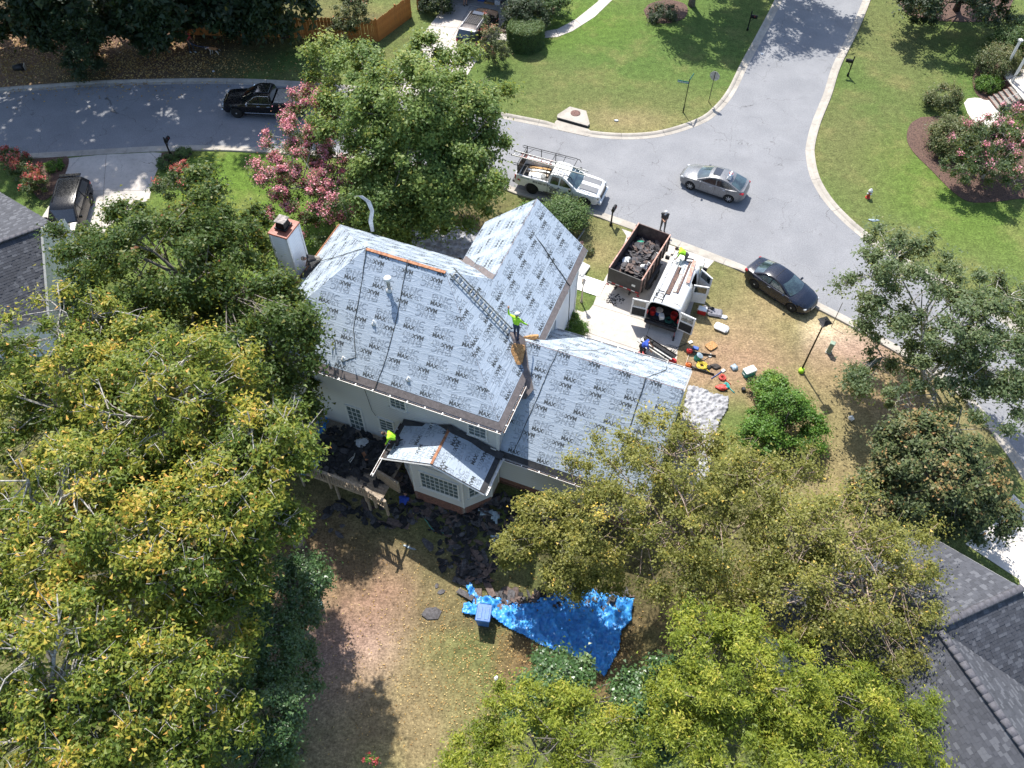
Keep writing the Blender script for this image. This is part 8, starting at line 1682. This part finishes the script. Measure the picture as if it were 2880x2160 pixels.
for px, py, L, w_, an_, lab in single:
    m_ = 'felt_scrap' if 'blue' in lab else ('brown_shingle' if 'brown' in lab else 'old_shingle')
    tag(scrap_mesh(rnd, L, w_).build('shingle_scrap', m_, None, atg(px, py, .03), (rnd.uniform(-.06, .06), rnd.uniform(-.06, .06), an_)), lab, 'shingle scrap', SG)
BD = [(1380, 1600, 1.0, .3, .9, 'brown'), (1340, 1560, .9, .3, 2.2, 'brown'), (1375, 1655, 1.1, .32, 2.0, 'brown'), (1300, 1640, 1.0, .3, -.4, 'old'), (1335, 1620, 1.1, .3, .8, 'brown'), (1420, 1700, 1.0, .3, .6, 'brown'), (1345, 1690, 1.2, .34, 1.6, 'brown'), (1460, 1700, .9, .3, 2.5, 'brown'), (1600, 1690, 1.0, .32, .4, 'old'), (1680, 1670, 1.0, .32, 1.2, 'old'), (1740, 1690, .8, .32, 2.4, 'brown'), (1310, 1675, .9, .3, 2.6, 'old'), (1120, 1475, 1.2, .34, -.3, 'brown'), (1540, 1660, .8, .3, 1.9, 'old')]
where = ['nearest the shaded end of the blue tarpaulin', 'in the shade above the blue tarpaulin', 'leaning on the blue bin', 'left of the blue bin', 'across the shade line above the bin', 'on the tarpaulin right of the bin', 'behind the blue bin', 'on the tarpaulin under the low tree', 'on the tarpaulin middle, upper edge', 'on the tarpaulin upper right edge', 'at the far right tarpaulin corner', 'at the lawn corner of the tarpaulin', 'in the grass below the deck stairs', 'on the tarpaulin beside the tan foam']
for k, (px, py, L, w_, an_, c_) in enumerate(BD): tag(scrap_mesh(rnd, L, w_, True).build('shingle_strip', 'brown_shingle' if c_ == 'brown' else 'old_shingle', None, atg(px, py, .1 + .01 * (k % 4)), (rnd.uniform(-.12, .12), rnd.uniform(-.12, .12), an_)), ('brown' if c_ == 'brown' else 'grey') + ' shingle strip ' + where[k], 'shingle strip', 'long shingle strips around the tarpaulin')
def heap(name, lab, spots, sd_, mats_, zf=None, lo=.25, hi=.8, kind='stuff'):
    """countless torn pieces lying on each other"""
    rnd = random.Random(sd_); b = MB()
    for (x, y, rx, ry, n, hgt) in spots:
        for k in range(n):
            a = rnd.random() * 6.28; q = rnd.random() ** .5; px, py = x + rx * q * math.cos(a), y + ry * q * math.sin(a); z0_ = zf if zf else gz(px, py); z = z0_ + .02 + hgt * (1 - q) * rnd.random() + .02 * rnd.random()
            L = rnd.uniform(lo, hi); poly = scrap_shape(rnd, L, L * rnd.uniform(.3, .7)); rot = Matrix.Rotation(rnd.random() * 6.28, 3, 'Z') @ Matrix.Rotation(rnd.gauss(0, .28), 3, 'X') @ Matrix.Rotation(rnd.gauss(0, .28), 3, 'Y')
            nP = len(poly); c = rnd.uniform(-.4, .6); top = [Vector((px, py, z)) + rot @ Vector((u_, v_, .01 + c * u_ * u_)) for u_, v_ in poly]; top = [Vector((p.x, p.y, max(p.z, z0_ + .01))) for p in top]
            b.add(top + [p - Vector((0, 0, .014)) for p in top], [tuple(range(nP)), tuple(range(nP, 2 * nP))[::-1]] + [(i, i + nP, (i + 1) % nP + nP, (i + 1) % nP) for i in range(nP)], rnd.choices(range(len(mats_)), [3, 2, 1, .5][:len(mats_)])[0])
    return tag(b.build(name, mats_), lab, 'debris', kind=kind)
def wsp(px, py, rx, ry, n, h, z=None): p = at(px, py, z); return (p.x, p.y, rx, ry, n, h)
heap('shingle_debris', 'dark torn shingles heaped in the shade behind the house', [wsp(1320, 1540, 1.6, 1.5, 110, .22), wsp(1400, 1440, 1.6, .8, 120, .3), wsp(1120, 1440, 2.2, .7, 60, .1), wsp(1330, 1610, 1.0, .7, 70, .25), wsp(1240, 1460, 1.4, .6, 50, .12), wsp(1500, 1480, 1.4, .6, 60, .2), wsp(1010, 1430, 1.8, .5, 26, .05), wsp(1150, 1350, .7, .7, 60, .2)], 11, ['shingle_dark', 'old_shingle', 'brown_shingle'])
c_ = hw(-15.2, 17.4); heap('deck_debris', 'black torn roofing covering the back deck', [(c_.x - .8, c_.y + .4, 1.7, 1.5, 190, .3), (c_.x + .9, c_.y - .3, 1.3, 1.3, 120, .25), (c_.x + .0, c_.y + .2, 2.2, 1.2, 120, .12)], 12, ['black_membrane', 'shingle_dark', 'old_shingle'], zf=.57)
heap('tarp_debris', 'torn shingles strewn over the upper edge of the blue tarpaulin', [wsp(1560, 1680, 2.4, .5, 70, .25), wsp(1720, 1690, 1.0, .6, 40, .25), wsp(1420, 1690, .8, .5, 26, .2)], 13, ['old_shingle', 'brown_shingle', 'shingle_dark'])
tq = tm @ Vector((0, 0, 0)); 
def trailer_heap():
    rnd = random.Random(14); mats_ = ['old_shingle', 'brown_shingle', 'shingle_dark', 'sheet_white']; b = MB()
    b.add([tm @ Vector((x, y, .8 + (.52 if abs(x) < 1.4 else .2) * (1 - (abs(y) / 1.25) ** 2) + rnd.uniform(0, .1))) for x in np.linspace(-2.1, 2.1, 13) for y in np.linspace(-1.02, 1.02, 8)], [(i * 8 + j, (i + 1) * 8 + j, (i + 1) * 8 + j + 1, i * 8 + j + 1) for i in range(12) for j in range(7)], 2)
    for k in range(330):
        x = rnd.uniform(-2.0, 1.9); y = rnd.uniform(-.98, .98); z = .86 + (.55 if abs(x) < 1.4 else .25) * (1 - (abs(y) / 1.25) ** 2) + rnd.uniform(-.02, .1); L = rnd.uniform(.2, .75); poly = scrap_shape(rnd, L, L * rnd.uniform(.35, .8)); rot = Matrix.Rotation(rnd.random() * 6.28, 3, 'Z') @ Matrix.Rotation(rnd.gauss(0, .35), 3, 'X') @ Matrix.Rotation(rnd.gauss(0, .35), 3, 'Y'); c = rnd.uniform(-.5, .6); nP = len(poly)
        top = [tm @ Vector((max(-2.08, min(2.08, x + q.x)), max(-1.0, min(1.0, y + q.y)), max(.82, z + q.z))) for q in (rot @ Vector((u_, v_, c * u_ * u_)) for u_, v_ in poly)]
        b.add(top + [p - Vector((0, 0, .014)) for p in top], [tuple(range(nP)), tuple(range(nP, 2 * nP))[::-1]] + [(i, i + nP, (i + 1) % nP + nP, (i + 1) % nP) for i in range(nP)], rnd.choices(range(4), [5, 3, 2, .25])[0])
    tag(b.build('trailer_debris', mats_), 'heap of torn shingles and felt filling the dump trailer', 'debris', kind='stuff')
trailer_heap()
bucket('bucket', 'white bucket lying on the debris in the dump trailer', tm @ Vector((-.7, -.45, 1.5)), .16, .3, tilt=(R(60), 0, 1)); bucket('bucket', 'small white pail beside the white bucket in the dump trailer', tm @ Vector((-.35, -.7, 1.42)), .1, .2, tilt=(R(40), .3, 2))
mat('green_bag', (.03, .3, .2), .5, var=.2)
def bag(name, lab, loc, s_, m_, sd_, cat='bag', squash=.6):
    rg = np.random.default_rng(sd_); bm = bmesh.new(); bmesh.ops.create_icosphere(bm, subdivisions=3, radius=1); W_ = rg.normal(size=(8, 3)) * 3
    for v in bm.verts: p = np.array(v.co); k = 1 + .16 * sum(math.sin(w @ p + i) for i, w in enumerate(W_)) / 2.2; v.co = Vector((p[0] * s_[0] * k, p[1] * s_[1] * k, max(-.5, p[2]) * s_[2] * k))
    me = bpy.data.meshes.new(name); bm.to_mesh(me); bm.free(); me.materials.append(MATS[m_]); me.polygons.foreach_set('use_smooth', [True] * len(me.polygons)); return tag(inst(name, me, None, Vector(loc) + Vector((0, 0, s_[2] * .45))), lab, cat)
bag('plastic_bag', 'green plastic bag in the front corner of the dump trailer', tm @ Vector((1.3, .5, 1.15)), (.3, .28, .18), 'green_bag', 1)
# ---------------------------------------------------------------- blue wheelie bin on the tarpaulin
bn = empty('wheelie_bin', at(1362, 1745), R(-8), 'blue wheeled bin standing at the tarpaulin edge on the back lawn', 'bin'); mat('bin_blue', (.045, .15, .4), .5, var=.12, scale=5)
b = MB(); b.add([(-.26, -.3, .03), (.26, -.3, .03), (.26, .3, .03), (-.26, .3, .03), (-.34, -.4, 1.02), (.34, -.4, 1.02), (.34, .4, 1.02), (-.34, .4, 1.02)], [(0, 3, 2, 1), (0, 1, 5, 4), (1, 2, 6, 5), (2, 3, 7, 6), (3, 0, 4, 7)]); b.build('body', 'bin_blue', bn)
b = MB(); b.cbox((0, -.01, 1.06), (.72, .86, .07), .03); b.cbox((-.17, -.05, 1.1), (.2, .6, .03), .012); b.cbox((.17, -.05, 1.1), (.2, .6, .03), .012); b.build('lid', 'bin_blue', bn); b = MB(); b.tube([(-.28, .46, 1.03), (.28, .46, 1.03)], .02, 8); b.build('handle', 'bin_blue', bn)
for s1 in (-1, 1): b = MB(); b.lathe([(.02, -.03), (.11, -.025), (.115, 0), (.11, .025), (.02, .03)], 16, (s1 * .29, .3, .115), axis='X'); b.build('wheel', 'rubber', bn)
# ---------------------------------------------------------------- yard things by the van
def cooler(lab, loc, rz, d, body, lid):
    o = empty('cooler', loc, rz, lab, 'cooler'); b = MB(); b.cbox((0, 0, d[2] * .4), (d[0], d[1], d[2] * .8), .03); b.build('body', body, o); b = MB(); b.cbox((0, 0, d[2] * .9), (d[0] * 1.05, d[1] * 1.05, d[2] * .24), .04); b.build('lid', lid, o)
    for s1 in (-1, 1): b = MB(); b.tube([(s1 * d[0] * .52, -.1, d[2] * .55), (s1 * d[0] * .57, -.08, d[2] * .5), (s1 * d[0] * .57, .08, d[2] * .5), (s1 * d[0] * .52, .1, d[2] * .55)], .012, 6); b.build('handle', lid, o)
cooler('teal cooler with white lid on the dry lawn', at(2105, 1052), R(25), (.68, .42, .45), 'teal_plastic', 'white_plastic'); cooler('red cooler with white lid behind the open van side door', at(1973, 880), R(-20), (.5, .36, .42), 'red_plastic', 'white_plastic')
def cushion(name, lab, loc, rz, d, m_, tilt=0, cat='cushion'): return tag(MB().cbox((0, 0, d[2] / 2), d, min(d) * .42, smooth=False).build(name, m_, None, loc, (tilt, 0, rz)), lab, cat)
mat('grey_foam', (.22, .22, .25), .9, var=.12, scale=8); cushion('seat_cushion', 'white seat cushion on the lawn beside the van', at(2028, 925), R(-30), (.85, .55, .26), 'white_plastic'); cushion('seat_cushion', 'grey foam seat on the lawn by the open van doors', at(2010, 882), R(-12), (.85, .62, .2), 'grey_foam'); cushion('foam_block', 'grey foam back rest leaning against the grey seat', at(1990, 876), R(-55), (.7, .14, .3), 'grey_foam')
bag('tool_belt', 'black tool belt on the grey foam seat', atg(1996, 874, .2), (.2, .12, .1), 'cloth_black', 2, 'tool belt'); bag('white_cloth', 'white cloth crumpled on the lawn right of the grey seat', at(2035, 893), (.24, .16, .08), 'sheet_white', 3, 'cloth'); bag('white_cloth', 'white bag hanging at the van passenger door', at(1978, 785), (.4, .22, .2), 'sheet_white', 4, 'bag'); bag('plastic_bag', 'clear crumpled plastic bag on the lawn left of the teal cooler', at(2064, 1036), (.2, .22, .16), 'felt_scrap', 5)
coil('hose_coil', 'large yellow air hose coil on the lawn', at(1974, 1030), .3, .024, 8, 'yellow_hose', sd_=2); coil('hose_coil', 'red air hose coil on the lawn below the tools', at(2032, 1063), .2, .022, 6, 'red_hose', sd_=3); coil('hose_coil', 'teal hose coil beside the red bag', at(2042, 1087), .18, .026, 6, 'teal_plastic', sd_=4); coil('hose_coil', 'grey cable coil on the driveway edge', at(1886, 985), .4, .01, 3, 'rope_dark', 'cable', 5)
bag('red_bag', 'dark red bag beside the teal hose coil', at(2030, 1092), (.3, .2, .14), 'red_hose', 6); bag('tool_pouch', 'dark brown tool pouch heap right of the yellow hose', at(2012, 1032), (.3, .2, .1), 'boot', 7, 'tool belt'); bag('tool_pouch', 'dark work glove pile at the yellow hose coil', at(1992, 1034), (.16, .14, .08), 'cloth_black', 8, 'tool belt')
def blower(lab, loc, rz, m_, L=.9):
    o = empty('leaf_blower', loc, rz, lab, 'leaf blower'); b = MB(); b.cbox((0, 0, .17), (.34, .26, .3), .07); b.build('motor', m_, o); b = MB(); b.tube([(.12, 0, .14), (.45, 0, .1), (L + .2, 0, .07)], [.07, .055, .045], 10); b.build('tube', 'black_trim', o); b = MB(); b.tube([(-.12, 0, .3), (-.05, 0, .42), (.12, 0, .42), (.16, 0, .3)], .02, 6); b.build('handle', 'black_trim', o)
blower('red leaf blower with black tube beside the teal bucket', at(1938, 992), R(-10), 'red_plastic', 1.3); mat('orange_plastic', (.72, .16, .03), .5, var=.1); blower('orange leaf blower at the garage corner', at(1935, 1032), R(-22), 'orange_plastic', 1.3)
bucket('bucket', 'teal bucket with clear bag between the tools', at(1958, 1010), .2, .36, 'teal_plastic', 'felt_scrap', tilt=(0, R(25), 0))
def tool(name, lab, a, e, m_='weathered_wood', head='galvanised', r_=.018, hd=(.26, .2, .03), za=.03, ze=.04):
    o = empty(name, at(*a), 0, lab, name.replace('_', ' ')); d = at(*e, ze) - at(*a); b = MB(); b.tube([(0, 0, za), d], r_, 7); b.build('shaft', m_, o); b = MB(); b.cbox(d + Vector((0, 0, .005)), hd, .01, math.atan2(d.y, d.x)); b.build('head', head, o)
tool('shovel', 'shovel with wooden shaft and pale blade near the yellow hose', (1955, 1030), (1998, 1000)); tool('shovel', 'long pale handled scraper at the garage corner', (1925, 1035), (1940, 990), 'pale_board'); tool('magnet_bar', 'thin blue handled bar on the lawn below the tool pouch', (2000, 1066), (2034, 1042), 'blue_plastic', r_=.02); tool('push_broom', 'broom leaning at the right rear van door', (1905, 905), (1894, 952), 'red_hose', 'boot', hd=(.34, .1, .12), za=.95); tool('shovel', 'dark shovel lying across the driveway edge', (1900, 980), (1942, 962), 'black_trim')
tag(MB().cbox((0, 0, .05), (.34, .22, .08), .02).build('tool_box', 'blue_plastic', None, at(1956, 980), (0, 0, R(-20))), 'small blue case above the red leaf blower', 'case'); bag('tool_pouch', 'red and white nail gun box by the front eave', at(1890, 1018), (.24, .16, .14), 'red_plastic', 9, 'nail gun'); tag(MB().cbox((0, 0, .12), (.4, .34, .24), .03).build('compressor', 'red_plastic', None, at(1803, 1002), (0, 0, R(10))), 'red compressor on the driveway behind the bending worker', 'compressor')
for k in range(3): tag(MB().box((0, 0, .03), (2.1, .26, .012)).box((0, .13, .06), (2.1, .012, .07)).box((0, -.13, .06), (2.1, .012, .07)).build('metal_panel', ('galvanised', 'ladder_metal', 'black_metal')[k], None, at(1838 + 9 * k, 985 - 4 * k, .45 + .06 * k), (0, R(4), R(-38))), ('wide grey metal channel on the trestle nearest the garage', 'bright metal channel in the middle of the stack by the garage', 'dark metal channel at the back of the stack by the garage')[k], 'metal channel', 'metal channels stacked by the garage')
tr_ = empty('trestle', at(1846, 992), R(-38), 'low trestle carrying the metal channels by the garage', 'trestle')
for x in (-.7, .7): b = MB(); b.box((x, 0, .42), (.08, .8, .05)); b.tube([(x, -.3, .42), (x, -.36, 0)], .025, 6); b.tube([(x, .3, .42), (x, .36, 0)], .025, 6); b.build('trestle_leg', 'black_metal', tr_)
# ---------------------------------------------------------------- front yard
tag(MB().cbox((0, 0, .05), (2.5, 1.22, .04), .006).build('plywood_sheet', 'white_plastic', None, at(1640, 798), (R(1.5), 0, R(-24))), 'large white board lying on the grass by the cream lamp post', 'board')
for k in range(4):
    b = MB(); b.tube([(-.5, 0, .1), (.5, 0, .1)], .1, 14); o = b.build('felt_roll', 'white_plastic', None, at(1628 + 6 * k, 757 + 3 * k, .0), (0, 0, R(62))); tag(o, ('white roll at the left of the roll pile by the gable', 'second white roll of the pile by the gable', 'third white roll of the pile by the gable', 'white roll nearest the driveway in the pile')[k], 'roll', 'white underlayment rolls by the front gable')
for k, (px, py) in enumerate(((1590, 842), (1612, 838), (1604, 866))): tag(scrap_mesh(rnd, .55, .4).build('shingle_scrap', 'old_shingle', None, atg(px, py, .03), (0, 0, k * 1.3)), ('torn grey piece against the side wall by the boxwood', 'torn grey piece on the grass left of the cream lamp', 'torn grey piece on the front walk edge')[k], 'shingle scrap')
dsn = empty('downspout_pile', at(1628, 672), R(62), 'grey downspout piece leaning by the tall front shrub', 'pipe'); b = MB(); b.cbox((0, 0, .12), (1.5, .1, .08), .015); b.build('pipe', 'galvanised', dsn); b = MB(); b.cbox((.8, 0, .17), (.25, .1, .08), .015, rot=Matrix.Rotation(-.6, 3, 'Y')); b.build('elbow', 'galvanised', dsn)
tag(MB().box((0, 0, .25), (.6, .02, .4)).box((-.25, 0, .05), (.03, .02, .3)).box((.25, 0, .05), (.03, .02, .3)).build('yard_sign', 'rust_paint', None, at(1632, 700), (R(-50), 0, R(20))), 'small yard sign tipped over on the lawn beside the front shrub', 'sign')
b = MB(); rs_ = random.Random(9)
for k in range(70): a = rs_.random() * 6.28; q = rs_.random() ** .6 * .62; L = rs_.uniform(.03, .12); b.box((q * math.cos(a), q * .8 * math.sin(a), .028 + rs_.random() * .01), (L, L * .7, .008), rs_.random() * 3)
tag(b.build('shingle_grit', 'shingle_dark', None, at(1727, 844)), 'dark patch of shingle grit on the driveway behind the trailer', 'debris', kind='stuff')
# ---------------------------------------------------------------- odds and ends on the lawns
bag('white_paper', 'white scrap of paper on the corner lawn near the storm drain', at(1733, 340), (.16, .1, .06), 'sheet_white', 10, 'litter'); bag('white_paper', 'crumpled white paper on the side street', at(2143, 152), (.14, .12, .06), 'sheet_white', 11, 'litter'); bag('white_paper', 'pale plastic wrapper on the right lawn below the hydrant', at(2460, 620), (.34, .12, .04), 'felt_scrap', 12, 'litter'); bag('white_paper', 'small white scrap on the dark grass near the dog', at(601, 201), (.1, .07, .05), 'sheet_white', 13, 'litter'); bag('garden_ball', 'white ball on the grass below the oak', at(2392, 1178), (.14, .14, .15), 'white_plastic', 14, 'ball'); bag('round_stone', 'brown stone beside the bright green shrub', at(2175, 1052), (.2, .17, .16), 'rusty_iron', 15, 'stone'); bag('white_paper', 'white scrap on the back lawn below the tarpaulin', at(1395, 1908), (.1, .1, .06), 'sheet_white', 16, 'litter')
pl_ = empty('path_light', at(2128, 1112), 0, 'black path light with flat shade beside the small bright shrub', 'path light'); b = MB(); b.tube([(0, 0, 0), (0, 0, .55)], .02, 8); b.build('stem', 'black_metal', pl_); b = MB(); b.lathe([(.24, .52), (.23, .55), (.06, .64), (.01, .66)], 4); b.build('shade', 'black_metal', pl_)
tag(MB().cbox((0, 0, .1), (.22, .26, .2), .05).build('garden_stone', 'black_trim', None, at(2090, 1098)), 'dark rock at the left of the small bright shrub', 'stone')
tc_ = empty('tipped_bin', at(55, 198), R(15), 'dark bin tipped over in the leaf litter by the road', 'bin'); b = MB(); b.lathe([(.2, -.35), (.24, .0), (.27, .38), (.25, .38)], 16, (0, 0, .26), axis='X'); b.build('shell', 'black_trim', tc_); b = MB(); b.cbox((.48, 0, .24), (.06, .5, .42), .02); b.build('lid', 'galvanised', tc_)
# garden chairs under the trees at the left lawn edge
mat('chair_green', (.5, .66, .6), .5, var=.1)
CG = 'pale green garden chairs at the lawn edge'
for k, (px, py, rz, lab) in enumerate(((850, 1612, R(40), 'pale green garden chair farthest up the lawn edge'), (888, 1650, R(20), 'pale green garden chair with a wide square seat'), (893, 1712, R(-150), 'pale green garden chair lowest at the lawn edge'))):
    o = empty('garden_chair', at(px, py), rz, lab, 'chair', CG); b = MB(); b.cbox((0, 0, .42), (.56, .56, .05), .02); b.build('seat', 'chair_green', o); b = MB(); b.cbox((-.28, 0, .7), (.05, .56, .5), .02, rot=Matrix.Rotation(-.2, 3, 'Y')); b.build('backrest', 'chair_green', o)
    for x in (-.24, .24):
        for y in (-.24, .24): b = MB(); b.tube([(x, y, .4), (x * 1.1, y * 1.1, 0)], .016, 6); b.build('leg', 'chair_green', o)
    for y in (-.3, .3): b = MB(); b.tube([(-.26, y, .64), (.2, y, .64), (.24, y, .42)], .016, 6); b.build('armrest', 'chair_green', o)
# red flowers at the bottom edge
o = tree('red_flower', 'red flowers at the bottom edge of the back lawn', bs(1050, 2150, 0), [lb(1050, 2140, .5, .3, .25, .4)], 12, 260, 'leaf_bright_shrub', 'bark_grey', .08, .14, .015, 4, None, 'flower', 120, blossom=('blossom_red', 110, .08, .6))
rope('garden_hose', 'thin green hose on the ground below the bay window', [hw(-11.2, 16.6, -.8), hw(-10.9, 16.2, -1.0), hw(-10.4, 15.9, -1.1), hw(-9.6, 15.9, -1.1), hw(-9.2, 16.0, -1.06)], .016, 'teal_plastic', 'hose', None)
b = MB(); b.tube([hw(-15.3, 17.5, .85), hw(-15.2, 17.2, .95), hw(-15.25, 16.9, .9), hw(-15.4, 17.0, .82), hw(-15.3, 17.3, .82)], .02, 5); tag(b.build('bent_strip', 'white_trim'), 'bent white strip lying on the deck debris', 'strip')
tag(MB().box((0, 0, .02), (.5, .16, .03)).build('red_board', 'raw_wood', None, hw(-14.75, 17.55, .78), (0, .1, R(-60))), 'short orange board on the deck debris', 'board')
tool('crowbar', 'thin bar on the bay roof near the kneeling worker', (0, 0), (0, 1)) if False else None
